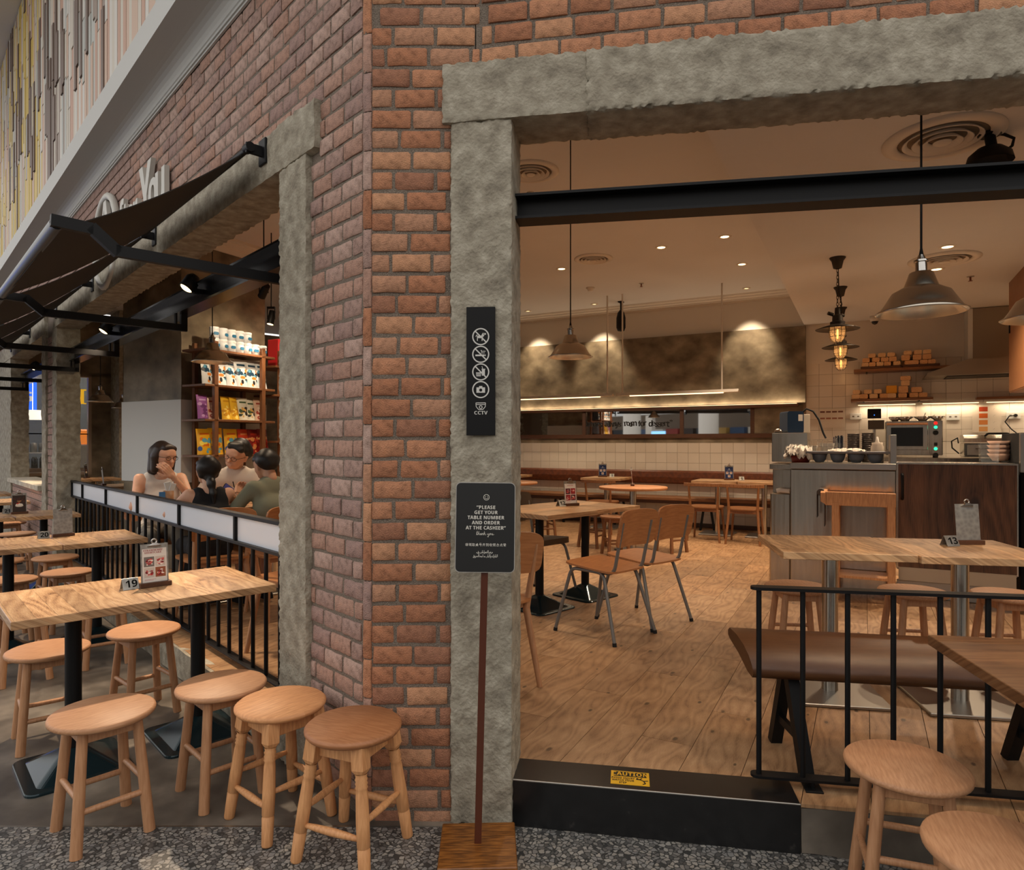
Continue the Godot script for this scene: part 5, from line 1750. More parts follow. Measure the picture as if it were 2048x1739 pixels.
# ---- tables, stools and railing along the left facade
func outdoor_left() -> void:
	var rl := thing("panelled_railing", "black railing with frosted white panels on top, behind the outdoor tables", "railing", FL)
	var z0 := -0.70
	var z1 := -6.19
	var mid := (z0 + z1) * 0.5
	part(rl, "top_rail", bx(Vector3(0.045, 0.02, z0 - z1), 0.002, Vector3(0.13, 1.03, mid)), M.black)
	part(rl, "panel_rail", bx(Vector3(0.045, 0.018, z0 - z1), 0.002, Vector3(0.13, 0.874, mid)), M.black)
	part(rl, "bottom_rail", bx(Vector3(0.05, 0.012, z0 - z1), 0.002, Vector3(0.13, 0.212, mid)), M.black)
	var cut := [-0.70, -1.60, -2.60, -3.63, -4.67, -5.66, -6.19]
	for i in cut.size():
		part(rl, "mullion", bx(Vector3(0.04, 0.15, 0.022), 0.001, Vector3(0.13, 0.952, clampf(cut[i], z1 + 0.011, z0 - 0.011))), M.black)
		if i < 6:
			part(rl, "frosted_panel", bx(Vector3(0.008, 0.14, cut[i] - cut[i + 1] - 0.024), 0.0, Vector3(0.132, 0.952, (cut[i] + cut[i + 1]) * 0.5)), M.frost)
	var bz := -0.86
	while bz > -6.15:
		part(rl, "baluster", MB.new().tube(Vector3(0.13, 0.215, bz), Vector3(0.13, 0.868, bz), 0.011, 0.011, 12).mesh(), M.black)
		bz -= 0.172
	for z in [-1.3, -2.72, -4.2, -5.6]:
		part(rl, "foot", MB.new().box(Vector3(0.13, FLOOR + 0.003, z), Vector3(0.07, 0.006, 0.07)).box(Vector3(0.13, 0.193, z), Vector3(0.02, 0.034, 0.03)).mesh(), M.black)
	# tables in pairs, square to the facade
	var rows := [[-1.24, "19"], [-3.42, "20"], [-5.70, "21"], [-7.75, ""], [-9.4, ""]]
	for i in rows.size():
		var z: float = rows[i][0]
		var who: String = ["strawberry menu board", "blank metal menu board", "dark cake menu board", "low brick wall's near end", "low brick wall's far end"][i]
		table("wood-topped table touching the railing, in the pair with the %s" % who if i < 3 else "wood-topped pedestal table touching the %s" % who, FL * yaw(0, Vector3(-0.198 - (0.14 if i > 2 else 0.0), 0, z)), 0.512, 0.66, 0.75, false, "outdoor pedestal tables", null, i)
		table("outer wood-topped table of the pair with the %s" % who if i < 3 else "outer wood-topped pedestal table off the %s" % who, FL * yaw(0, Vector3(-0.716 - (0.14 if i > 2 else 0.0), 0, z - 0.022)), 0.518, 0.66, 0.75, false, "outdoor pedestal tables", null, i + 7)
	menu_holder("strawberry dessert menu clipped to a metal board beside table number 19", FL * yaw(0, Vector3(-0.385, 0.75, -1.262)), 0)
	menu_holder("blank metal menu board beside table number 20", FL * yaw(3, Vector3(-0.375, 0.75, -3.6)), -1)
	menu_holder("dark cake menu on a metal board beside table number 21", FL * yaw(3, Vector3(-0.385, 0.75, -5.75)), 1)
	number_tent("19", "folded metal table number 19 beside the strawberry menu", FL * yaw(2, Vector3(-0.49, 0.75, -1.276)))
	number_tent("20", "folded metal table number 20 beside the blank menu board outdoors", FL * yaw(0, Vector3(-0.50, 0.75, -3.57)))
	number_tent("21", "folded metal table number 21 beside the dark cake menu", FL * yaw(2, Vector3(-0.47, 0.75, -5.86)))
	var g := "round wooden stools at the outdoor tables"
	var spots := [[-0.735, -0.615, "round wooden stool on the terrazzo edge before the strawberry menu's table", 4], [-0.312, -0.60, "round wooden stool between the strawberry menu's table and the turned-leg stools", 2], [-0.75, -1.66, "lamplit round wooden stool behind the strawberry menu's table, away from the railing", -3], [-0.318, -1.71, "round wooden stool by the railing behind the strawberry menu's table", 6], [-0.72, -2.78, "round wooden stool before the blank menu board's table, away from the railing", 3], [-0.28, -2.80, "round wooden stool by the railing before the blank menu board's table", -4], [-0.67, -3.84, "round wooden stool behind the blank menu board's table, away from the railing", 2], [-0.30, -3.90, "round wooden stool by the railing behind the blank menu board's table", 0], [-0.63, -4.86, "round wooden stool before the cake menu's table, away from the railing", 5], [-0.245, -4.76, "round wooden stool by the railing before the cake menu's table", 3], [-0.62, -6.5, "round wooden stool behind the cake menu's table", 0], [-0.27, -6.9, "round wooden stool by the concrete pier", 0], [-0.2, -8.2, "round wooden stool by the low brick wall", 0]]
	for s in spots:
		stool(s[2], FL * yaw(s[3], Vector3(s[0], 0, s[1])), g)
	turned_stool("pale pine stool with turned legs beside the concrete jamb", yaw(-40.7, Vector3(-0.888, 0, -2.555)), M.pine_seat)
	turned_stool("pine stool with turned legs and worn brown seat, against the brick corner", yaw(-22.0, Vector3(-0.560, 0, -2.350)), M.worn_seat)


# ---- dark table, stools and bench at the right of the doorway
func outdoor_right() -> void:
	table("dark walnut-coloured table outside the doorway railing", FR * yaw(0, Vector3(-0.42, 0, 1.77)), 0.80, 0.70, 0.79, false, "", M.elm_dark, 3, 2)
	stool("round wooden stool in front of the black railing", FR * yaw(-9, Vector3(-0.225, 0, 1.275)), "round wooden stools outside the doorway railing")
	stool("round wooden stool beside the dark walnut table, away from the railing", FR * yaw(-9, Vector3(-0.655, 0, 1.33)), "round wooden stools outside the doorway railing")
	# bench with a hollowed seat on black trestles
	var b := thing("trestle_bench", "brown wooden bench with a rolled edge on black A-shaped legs, behind the railing", "bench", FR)
	var pr := PackedVector2Array([Vector2(0.52, 0.632), Vector2(0.50, 0.646), Vector2(0.42, 0.641), Vector2(0.34, 0.622), Vector2(0.285, 0.596), Vector2(0.25, 0.566), Vector2(0.238, 0.54), Vector2(0.25, 0.522), Vector2(0.30, 0.53), Vector2(0.40, 0.572), Vector2(0.50, 0.60), Vector2(0.52, 0.612)])
	part(b, "seat", MB.new().loft([pr, pr], [0.86, 2.25], Transform3D(Basis(Vector3(1, 0, -0.19), Vector3(0, 1, 0), Vector3(0, 0, 1)), Vector3(0, 0, 0.092)), true).mesh(), tri_mat(T.beech, Vector3(6, 6, 0.8), 0.42, Color(0.47, 0.40, 0.30)))
	for z in [1.06, 1.95]:
		part(b, "trestle", MB.new().bar(Vector3(0.36, 0.56, z), Vector3(0.50, FLOOR, z - 0.02), 0.045, 0.04).bar(Vector3(0.34, 0.56, z), Vector3(0.19, FLOOR, z + 0.03), 0.045, 0.04).bar(Vector3(0.46, 0.30, z - 0.015), Vector3(0.24, 0.30, z + 0.02), 0.02, 0.03).mesh(), M.black)
	# pale table 13
	var top := "pale wood-topped steel pedestal table, half with the number 13 tent"
	table("pale wood-topped steel pedestal table, left half of the pair joined to number 13", FR * yaw(0, Vector3(1.127, FLOOR, 1.435)), 0.61, 0.58, 0.75, true, "pale tables with steel posts", null, 4, 0)
	table(top, FR * yaw(0, Vector3(1.10, FLOOR, 2.02)), 0.61, 0.585, 0.75, true, "pale tables with steel posts", null, 9, 0)
	number_tent("13", "folded metal table number 13 on the pale steel-post table", FR * yaw(-72, Vector3(1.157, 0.925, 2.0)))
	menu_holder("blank metal menu board with a bright clip beside table number 13", FR * yaw(-80, Vector3(1.228, 0.925, 2.118)), -1)
	for e in [[1.58, 1.385, "pale round stool behind table 13, beside the steel counter"], [1.56, 1.99, "pale round stool behind table 13, before the brown cabinet panel"], [1.55, 2.46, "pale round stool behind table 13, at its far right end"]]:
		stool(e[2], FR * yaw(4, Vector3(e[0], FLOOR, e[1])), "round stools behind table 13")
	pendant("spun metal pendant lamp over the pale table by the trestle bench", Vector3(1.60, 1.995, -2.6), 3.09, 0.35)
	pendant("spun metal pendant lamp at the right edge of the doorway", Vector3(2.21, 2.0, -2.75), 3.09, 0.35)


# ---- the dining room
func round_table(label: String, at: Vector3) -> void:
	var o := thing("round_table", label, "table", Transform3D(Basis.IDENTITY, at), "round pale tables with steel posts")
	part(o, "table_top", MB.new().lathe([Vector2(0.0, 0.72), Vector2(0.395, 0.72), Vector2(0.40, 0.724), Vector2(0.40, 0.746), Vector2(0.395, 0.75), Vector2(0.0, 0.75)], 56).mesh(), tri_mat(T.beech, Vector3(1.0, 8.0, 8.0), 0.4, Color(1.0, 0.94, 0.86)))
	part(o, "post", MB.new().tube(Vector3(0, 0.012, 0), Vector3(0, 0.72, 0), 0.04, 0.04, 24).mesh(), M.steel)
	part(o, "base_plate", MB.new().lathe([Vector2(0.0, 0.0), Vector2(0.22, 0.0), Vector2(0.22, 0.01), Vector2(0.0, 0.014)], 36).mesh(), M.steel_dull)


func dining_room() -> void:
	var G := Vector3(0, FLOOR, 0)
	table("brown wood-topped black pedestal table, half of the pair nearest the sign column", FL * yaw(0, Vector3(2.335, FLOOR, -1.36)), 0.55, 0.70, 0.75, false, "indoor pair with black posts", null, 5, 0)
	table("brown wood-topped black pedestal table, half of the pair nearest the round table", FL * yaw(0, Vector3(2.895, FLOOR, -1.38)), 0.56, 0.70, 0.75, false, "indoor pair with black posts", null, 12, 0)
	menu_holder("printed dessert card with red pictures beside table number 12", FL * yaw(-14, Vector3(2.741, 0.925, -1.399)), 2)
	number_tent("12", "folded metal table number 12 beside the red-pictured card", FL * yaw(-6, Vector3(2.645, 0.925, -1.42)))
	tube_chair("plywood chair with grey tube frame at table 12, nearest the doorway", FL * yaw(0, FL.affine_inverse() * Vector3(0.62, FLOOR, -4.44)), false)
	tube_chair("plywood chair with grey tube frame at table 12, beside its twin", FL * yaw(-4, FL.affine_inverse() * Vector3(0.944, FLOOR, -4.76)), false)
	tube_chair("grey tube chair with dark brown padded seat across table 12", FL * yaw(180, Vector3(2.62, FLOOR, -1.66)), true)
	tube_chair("second dark padded tube chair beyond table 12, partly behind the column", FL * yaw(180, Vector3(2.02, FLOOR, -1.70)), true)
	ply_chair("plywood chair with round wooden legs just inside the doorway column", FL * yaw(0, Vector3(0.935, FLOOR, -0.42)))
	round_table("large round pale table on a steel post in mid room", Vector3(1.43, FLOOR, -7.86))
	round_table("round pale table on a steel post beyond the sign column", Vector3(-0.06, FLOOR, -8.86))
	menu_holder("menu board seen edge-on, standing on the round table", yaw(78, Vector3(1.449, 0.925, -7.99)), 2)
	var sg := "brown stools around the round table"
	stool("brown round stool before the round table, behind the tube chairs", yaw(10, Vector3(1.165, FLOOR, -7.50)), sg, M.teak, true)
	stool("brown round stool to the right of the round table", yaw(30, Vector3(1.86, FLOOR, -7.75)), sg, M.teak, true)
	stool("brown round stool at the left of the round table", yaw(55, Vector3(0.98, FLOOR, -8.12)), sg, M.teak, true)
	stool("brown round stool beside the farther round table", yaw(20, Vector3(0.42, FLOOR, -8.80)), sg, M.teak, true)
	var t := FB.affine_inverse()
	for e in [[-5.12, "wood-topped steel table at the wall bench, at its far left"], [-3.43, "wood-topped steel table at the wall bench, behind the round table"], [-1.80, "wood-topped steel table at the wall bench, half of the pair beside the counter"], [-1.19, "wood-topped steel table at the wall bench, touching the counter's side"]]:
		table(e[1], FB * Transform3D(Basis.IDENTITY, Vector3(9.52, FLOOR, e[0])), 0.60, 0.60, 0.75, true, "bench tables along the tiled wall", null, int(-e[0] * 3.0), 2)
	for e in [[-3.52, "blue menu board on the bench table behind the round table"], [-1.66, "blue menu board on the bench table beside the counter"]]:
		menu_holder(e[1], FB * yaw(-70, Vector3(9.6, 0.925, e[0])), 3)
	number_tent("9", "folded table number on the bench table behind the round table", FB * yaw(-70, Vector3(9.62, 0.925, -3.38)))
	number_tent("6", "folded table number on the bench table beside the counter", FB * yaw(-70, Vector3(9.62, 0.925, -1.50)))
	for e in [[8.95, -3.28, "brown rail-back chair behind the round table"], [8.87, -1.82, "brown rail-back chair at the bench pair, farther from the counter"], [8.82, -1.33, "brown rail-back chair at the bench pair, beside the counter"], [8.95, -5.2, "brown rail-back chair at the far left bench table"]]:
		rail_chair(e[2], FB * yaw(-90, Vector3(e[0], FLOOR, e[1])))
	pendant("spun metal pendant lamp over the brown table with tube chairs", Vector3(0.418, 2.10, -4.75), 3.6, 0.4)
	# two linear lamps hung on rods along the bench
	for e in [[-4.98, -3.24, -4.78, -3.33], [-3.19, -1.48, -3.10, -1.70]]:
		var o := thing("linear_lamp", "long white tube lamp hung on rods, left of its twin" if e[0] < -4 else "long white tube lamp hung on rods, right of its twin", "lamp", FB, "linear lamps above the wall bench")
		var pf := PackedVector2Array([Vector2(9.22, 2.125), Vector2(9.25, 2.165), Vector2(9.31, 2.165), Vector2(9.34, 2.125), Vector2(9.325, 2.125), Vector2(9.30, 2.15), Vector2(9.26, 2.15), Vector2(9.235, 2.125)])
		part(o, "trough", MB.new().loft([pf, pf], [e[0], e[1]]).mesh(), M.white)
		part(o, "tube", MB.new().tube(Vector3(9.28, 2.125, e[0] + 0.2), Vector3(9.28, 2.125, e[1] - 0.2), 0.012, 0.012, 10).mesh(), glow(Color(1.0, 0.84, 0.62), 3.0))
		for z in [e[2], e[3]]:
			part(o, "rod", MB.new().tube(Vector3(9.28, 2.16, z), Vector3(9.28, 3.6, z), 0.012, 0.012, 10).mesh(), M.white)
		area(o, Vector3(9.28, 2.108, (e[0] + e[1]) * 0.5), Vector3(9.28, 0, (e[0] + e[1]) * 0.5), Vector2(1.3, 0.03), 0.9, SOFT)
	# three lanterns before the kitchen
	for e in [[Vector3(2.905, 2.47, -5.935), "rusty cage lantern with glowing filament bulb, the one hung nearest the doorway"], [Vector3(3.484, 2.47, -7.054), "rusty cage lantern with glowing filament bulb, the middle of three"], [Vector3(4.016, 2.47, -8.117), "rusty cage lantern with glowing filament bulb, the one nearest the kitchen wall"]]:
		lantern(e[1], e[0])


func lantern(label: String, at: Vector3) -> void:
	var o := thing("cage_lantern", label, "lamp", Transform3D(Basis.IDENTITY, at), "cage lanterns before the kitchen")
	var top := 3.09 - at.y
	part(o, "canopy", MB.new().lathe([Vector2(0.02, top - 0.10), Vector2(0.035, top - 0.095), Vector2(0.05, top - 0.03), Vector2(0.068, top - 0.004), Vector2(0.068, top)], 20).mesh(), M.iron)
	var ch := MB.new()
	var y := 0.16
	var k := 0
	while y < top - 0.10:
		var pts := []
		for q in 9:
			var a := TAU * q / 8.0
			pts.append(Vector3(cos(a) * 0.009 * (1 if k % 2 else 0), y + 0.014 + sin(a) * 0.019, cos(a) * 0.009 * (0 if k % 2 else 1)))
		ch.sweep(pts, 0.0028, 5)
		y += 0.030
		k += 1
	part(o, "chain", ch.mesh(), M.iron)
	part(o, "cable", MB.new().sweep([Vector3(0.02, 0.12, 0), Vector3(0.035, 0.2, 0.01), Vector3(0.014, 0.32, 0), Vector3(0.006, top - 0.09, 0)], 0.0035, 6).mesh(), M.rubber)
	part(o, "cap", MB.new().lathe([Vector2(0.06, 0.015), Vector2(0.062, 0.045), Vector2(0.045, 0.055), Vector2(0.042, 0.10), Vector2(0.025, 0.115), Vector2(0.022, 0.165), Vector2(0.0, 0.17)], 22, Transform3D.IDENTITY, true).tube(Vector3(-0.04, 0.11, 0), Vector3(-0.085, 0.125, 0), 0.016).tube(Vector3(0.03, 0.11, 0), Vector3(0.06, 0.10, 0), 0.012).mesh(), M.iron)
	part(o, "shade", MB.new().lathe([Vector2(0.178, -0.022), Vector2(0.182, -0.018), Vector2(0.12, 0.004), Vector2(0.062, 0.022), Vector2(0.06, 0.018), Vector2(0.118, 0.0), Vector2(0.178, -0.022)], 36).mesh(), M.iron)
	var gm := mat(Color(1.0, 0.95, 0.85, 0.06), 0.02)
	gm.transparency = BaseMaterial3D.TRANSPARENCY_ALPHA
	part(o, "glass_jar", MB.new().lathe([Vector2(0.0, -0.135), Vector2(0.03, -0.13), Vector2(0.052, -0.10), Vector2(0.062, -0.03), Vector2(0.06, 0.01)], 24).mesh(), gm)
	var cg := MB.new()
	for q in 8:
		var a := TAU * q / 8.0
		var d := Vector3(cos(a), 0, sin(a))
		cg.sweep([d * 0.072 + Vector3(0, 0.005, 0), d * 0.072 + Vector3(0, -0.05, 0), d * 0.058 + Vector3(0, -0.115, 0), d * 0.02 + Vector3(0, -0.152, 0)], 0.0024, 5)
	for e in [[0.072, -0.03], [0.066, -0.085]]:
		var ring := []
		for q in 25:
			ring.append(Vector3(cos(TAU * q / 24.0) * e[0], e[1], sin(TAU * q / 24.0) * e[0]))
		cg.sweep(ring, 0.0024, 5)
	part(o, "cage", cg.mesh(), M.iron)
	part(o, "bulb_filament", MB.new().lathe([Vector2(0.0, -0.105), Vector2(0.006, -0.10), Vector2(0.008, -0.06), Vector2(0.006, -0.02), Vector2(0.0, -0.015)], 14).mesh(), glow(Color(1.0, 0.66, 0.30), 5.0))
	omni(o, Vector3(0, -0.06, 0), 0.045, Color(1.0, 0.72, 0.44), 0.012)


# ---- counter and kitchen
func kitchen() -> void:
	var C := 1.265
	var c := thing("steel_counter", "brushed steel service counter with rounded reflections", "counter", FB)
	part(c, "body", bx(Vector3(0.7, C - 0.06 - FLOOR, 0.80), 0.004, Vector3(6.66, (C - 0.06 + FLOOR) * 0.5, -0.17)), M.steel)
	part(c, "top", bx(Vector3(0.74, 0.055, 0.81), 0.004, Vector3(6.66, C - 0.0275, -0.17)), M.steel_dull)
	part(c, "end_guard", bx(Vector3(0.5, 0.24, 0.045), 0.002, Vector3(6.6, C + 0.12, 0.215)), M.steel_dull)
	var s2 := thing("steel_side_unit", "narrow steel unit at the counter's left end with a folded cloth", "counter", FB)
	part(s2, "upper_body", bx(Vector3(0.6, 0.22, 0.15), 0.004, Vector3(6.72, 1.10, -0.655)), M.steel)
	part(s2, "ledge", bx(Vector3(0.62, 0.05, 0.19), 0.004, Vector3(6.67, C - 0.04, -0.655)), M.steel)
	part(s2, "lower_bin", bx(Vector3(0.6, 0.46, 0.17), 0.012, Vector3(6.67, 0.76, -0.662)), M.steel)
	part(s2, "floor_bin", bx(Vector3(0.6, 0.34, 0.175), 0.012, Vector3(6.66, 0.35, -0.665)), M.steel)
	single("folded_cloth", "white rolled cloth on the steel side unit", "cloth", MB.new().sweep([Vector3(0, 0, -0.05), Vector3(0, 0.006, -0.02), Vector3(0.004, 0.002, 0.03), Vector3(0, 0, 0.06)], 0.02, 10).mesh(), M.white, FB * Transform3D(Basis.IDENTITY, Vector3(6.35, 1.01, -0.64)))
	var sb := single("steel_box", "blue-lit steel box standing on the counter's left end", "box", bx(Vector3(0.4, 0.265, 0.30), 0.004, Vector3(0, 0.1325, 0)), M.steel, FB * Transform3D(Basis.IDENTITY, Vector3(6.72, C, -0.60)))
	var pr := thing("receipt_printer", "dark blue receipt printer on the steel box", "printer", FB * yaw(-62, Vector3(6.72, C + 0.265, -0.60)))
	part(pr, "case", MB.new().loft([rrect(0.15, 0.2, 0.02, 3), rrect(0.15, 0.2, 0.02, 3)], [-0.09, 0.09], Transform3D(Basis.IDENTITY, Vector3(0, 0.1, 0))).mesh(), mat(c8(18, 44, 70), 0.4))
	part(pr, "side_plate", bx(Vector3(0.06, 0.17, 0.17), 0.003, Vector3(0.105, 0.087, 0)), mat(c8(190, 178, 160), 0.6))
	part(pr, "sticker", bx(Vector3(0.04, 0.06, 0.001), 0, Vector3(0.045, 0.14, 0.0905)), M.white)
	part(pr, "cable", MB.new().sweep([Vector3(0.08, 0.17, 0.0), Vector3(0.13, 0.225, 0.02), Vector3(0.18, 0.20, 0.05), Vector3(0.22, 0.12, 0.08), Vector3(0.25, 0.0, 0.1), Vector3(0.27, -0.05, 0.11)], 0.009, 8).mesh(), M.rubber)
	var bl := thing("service_bell", "small chrome service bell on the steel box", "bell", FB * Transform3D(Basis.IDENTITY, Vector3(6.6, C + 0.265, -0.70)))
	part(bl, "dome", MB.new().lathe([Vector2(0.038, 0.008), Vector2(0.034, 0.026), Vector2(0.018, 0.04), Vector2(0.0, 0.043)], 18).mesh(), M.chrome)
	part(bl, "base", MB.new().lathe([Vector2(0.0, 0.0), Vector2(0.042, 0.0), Vector2(0.042, 0.008), Vector2(0.0, 0.008)], 18).mesh(), M.black)
	# things on the counter
	var tr := thing("cup_tray", "grey four-cup pulp carrier on the counter's edge", "tray", FB * yaw(0, Vector3(6.42, C, -0.13)))
	var gm := mat(c8(122, 124, 128), 0.7)
	part(tr, "rim", bx(Vector3(0.19, 0.02, 0.64), 0.004, Vector3(0, 0.09, 0)), gm)
	for k in 4:
		part(tr, "cup_well", MB.new().lathe([Vector2(0.0, 0.002), Vector2(0.034, 0.004), Vector2(0.052, 0.03), Vector2(0.064, 0.085), Vector2(0.06, 0.085), Vector2(0.05, 0.03), Vector2(0.0, 0.01)], 20, Transform3D(Basis.IDENTITY, Vector3(0, 0, -0.215 + k * 0.143))).mesh(), gm)
	var tw := single("tea_towel", "white checked tea towel lying over the cup tray", "towel", cloth_sheet(0.16, 0.30, 0.016, 5), checked(), FB * Transform3D(Basis.IDENTITY, Vector3(6.42, C + 0.104, -0.13)))
	var bk := thing("napkin_basket", "red basket under a crumpled white napkin", "basket", FB * Transform3D(Basis.IDENTITY, Vector3(6.42, C, -0.50)))
	part(bk, "basket", MB.new().lathe([Vector2(0.0, 0.0), Vector2(0.07, 0.0), Vector2(0.085, 0.06), Vector2(0.08, 0.06), Vector2(0.066, 0.006), Vector2(0.0, 0.006)], 20).mesh(), mat(c8(120, 36, 20), 0.5))
	part(bk, "napkin", cloth_sheet(0.22, 0.22, 0.05, 9), M.white, Transform3D(Basis(Vector3(0, 0, 1), 0.25), Vector3(0, 0.085, -0.02)))
	var tb := thing("takeaway_boxes", "open white paper takeaway boxes in a wire basket", "box", FB * Transform3D(Basis.IDENTITY, Vector3(6.72, C, -0.36)))
	part(tb, "box", MB.new().loft([rrect(0.10, 0.08, 0.01, 2), rrect(0.14, 0.12, 0.01, 2)], [0.0, 0.13], up_axes(Vector3(0, 0.02, -0.08))).mesh(), M.white)
	part(tb, "box", MB.new().loft([rrect(0.10, 0.08, 0.01, 2), rrect(0.14, 0.12, 0.01, 2)], [0.0, 0.15], up_axes(Vector3(0, 0.02, 0.06))).mesh(), M.white)
	var wb := MB.new()
	for q in 9:
		wb.tube(Vector3(-0.10, 0.0, -0.17 + q * 0.04), Vector3(-0.12, 0.2, -0.17 + q * 0.04), 0.0015, 0.0015, 5)
	for q in 4:
		wb.tube(Vector3(-0.10 - q * 0.006, 0.02 + q * 0.06, -0.17), Vector3(-0.10 - q * 0.006, 0.02 + q * 0.06, 0.15), 0.002, 0.002, 5)
	part(tb, "wire_basket", wb.mesh(), M.chrome)
	var st := thing("straw_cup", "clear cup full of dark wrapped straws", "straws", FB * Transform3D(Basis.IDENTITY, Vector3(6.78, C, -0.21)))
	part(st, "cup", MB.new().lathe([Vector2(0.045, 0.0), Vector2(0.056, 0.17)], 18).mesh(), M.glass)
	var sc := [mat(c8(20, 26, 60), 0.5), mat(c8(34, 46, 52), 0.5), mat(c8(150, 150, 150), 0.4), mat(c8(18, 20, 24), 0.5)]
	for q in 26:
		var a := rng.randf() * TAU
		var r := 0.038 * sqrt(rng.randf())
		var p := Vector3(cos(a) * r, 0.005, sin(a) * r)
		part(st, "straw", MB.new().tube(p, p * 1.15 + Vector3(0, rng.randf_range(0.20, 0.24), 0), 0.0045, 0.0045, 6).mesh(), sc[q % 4])
	for e in [[-0.085, 0.255], [0.03, 0.262]]:
		var cs := thing("cup_stack", "tall stack of black paper cups on the counter", "cups", FB * Transform3D(Basis.IDENTITY, Vector3(6.74, C, e[0])), "stacked black cups on the counter")
		var n := 14
		for q in n:
			part(cs, "cup", MB.new().lathe([Vector2(0.046, 0.0), Vector2(0.049, e[1] / n - 0.004), Vector2(0.052, e[1] / n - 0.003), Vector2(0.052, e[1] / n), Vector2(0.044, e[1] / n)], 20, Transform3D(Basis.IDENTITY, Vector3(0, q * e[1] / n, 0))).mesh(), mat(c8(96, 88, 82), 0.35, 0.4) if q == 0 else cs.get_child(0).material_override)
	var sq := thing("squeeze_bottle", "translucent white squeeze bottle with a nozzle", "bottle", FB * Transform3D(Basis.IDENTITY, Vector3(6.56, C, 0.10)))
	part(sq, "body", MB.new().lathe([Vector2(0.0, 0.0), Vector2(0.047, 0.0), Vector2(0.05, 0.01), Vector2(0.05, 0.14), Vector2(0.042, 0.155), Vector2(0.042, 0.175), Vector2(0.0, 0.176)], 24).mesh(), mat(c8(206, 190, 172), 0.4))
	part(sq, "nozzle", MB.new().lathe([Vector2(0.018, 0.176), Vector2(0.014, 0.188), Vector2(0.007, 0.225), Vector2(0.0, 0.226)], 14).mesh(), M.white)
	# wooden tray stand before the counter, with a grey towel
	var ws := thing("tray_stand", "pale wooden butler tray stand before the steel counter", "stand", FB)
	part(ws, "tray_rail", bx(Vector3(0.03, 0.11, 0.50), 0.004, Vector3(6.0, 0.985, -0.03)), M.pine)
	part(ws, "tray_rail", bx(Vector3(0.03, 0.09, 0.50), 0.004, Vector3(6.27, 0.985, -0.03)), M.pine)
	part(ws, "tray_floor", bx(Vector3(0.26, 0.012, 0.48), 0.0, Vector3(6.14, 0.96, -0.03)), M.pine)
	part(ws, "handle", MB.new().loft([PackedVector2Array([Vector2(5.985, 0.93), Vector2(6.285, 0.93), Vector2(6.285, 1.03), Vector2(6.20, 1.05), Vector2(6.07, 1.05), Vector2(5.985, 1.03)]), PackedVector2Array([Vector2(5.985, 0.96), Vector2(6.285, 0.96), Vector2(6.285, 1.03), Vector2(6.20, 1.05), Vector2(6.07, 1.05), Vector2(5.985, 1.03)])], [-0.27, -0.315]).mesh(), M.pine)
	for x in [6.0, 6.27]:
		for z in [-0.205, 0.19]:
			part(ws, "leg", bx(Vector3(0.035, 0.78, 0.055), 0.003, Vector3(x, FLOOR + 0.39, z)), M.pine)
	part(ws, "lower_shelf", bx(Vector3(0.30, 0.02, 0.44), 0.002, Vector3(6.135, 0.36, -0.01)), M.pine)
	single("checked_towel", "grey checked towel hanging from the tray stand's handle", "towel", MB.new().box(Vector3(0, -0.14, 0.012), Vector3(0.16, 0.28, 0.006), 0.002).box(Vector3(0, -0.10, -0.045), Vector3(0.15, 0.22, 0.006), 0.002).tube(Vector3(-0.08, 0.0, -0.016), Vector3(0.08, 0.0, -0.016), 0.03, 0.03, 10).mesh(), mat(c8(92, 84, 78), 0.9), FB * yaw(0, Vector3(6.12, 1.03, -0.30)))
	# walnut-fronted counter
	var w := thing("walnut_counter", "walnut-fronted kitchen counter with a black pull handle", "counter", FB)
	part(w, "body", bx(Vector3(0.66, 0.86, 0.80), 0.002, Vector3(6.66, 0.83, 0.64)), M.steel_dull)
	var fp := uv_box(Vector3(0.84, 0.02, 0.79), 0, 0.84, 0.79, Vector2(0.5, 0.5))
	part(w, "wood_front", fp, M.walnut, Transform3D(Basis(Vector3(0, 0, 1), PI / 2), Vector3(6.305, 0.845, 0.64)))
	part(w, "steel_frame", MB.new().box(Vector3(6.31, 0.845, 0.242), Vector3(0.03, 0.86, 0.02)).box(Vector3(6.31, 0.845, 1.036), Vector3(0.03, 0.86, 0.012)).box(Vector3(6.5, 1.27, 0.64), Vector3(0.42, 0.012, 0.80)).mesh(), M.steel)
	part(w, "kick_panel", bx(Vector3(0.02, 0.11, 0.78), 0.001, Vector3(6.31, 0.37, 0.64)), mat(c8(196, 178, 152), 0.5))
	part(w, "kick_frame", bx(Vector3(0.05, 0.13, 0.80), 0.001, Vector3(6.35, FLOOR + 0.07, 0.64)), M.steel_dull)
	part(w, "pull_handle", MB.new().sweep(bent([Vector3(6.295, 1.18, 0.275), Vector3(6.26, 1.18, 0.275), Vector3(6.26, 0.98, 0.275), Vector3(6.295, 0.98, 0.275)], 0.02), 0.011, 8).mesh(), M.black)
	var dk := thing("dark_unit", "black equipment cabinet beside the walnut counter", "cabinet", FB)
	part(dk, "body", bx(Vector3(0.8, 1.34, 0.9), 0.004, Vector3(6.72, FLOOR + 0.67, 1.51)), M.black_rough)
	part(dk, "steel_edge", bx(Vector3(0.05, 0.30, 0.04), 0.002, Vector3(6.33, 1.36, 1.075)), M.steel_dull)
	var vt := MB.new()
	for q in 9:
		vt.box(Vector3(6.315, 1.25 + q * 0.027, 1.22), Vector3(0.012, 0.01, 0.18))
	part(dk, "vent_slats", vt.mesh(), M.steel_dull)
	var plates := thing("plate_stack", "stack of cream plates on the black equipment cabinet", "plates", FB * Transform3D(Basis.IDENTITY, Vector3(6.5, FLOOR + 1.34, 1.22)))
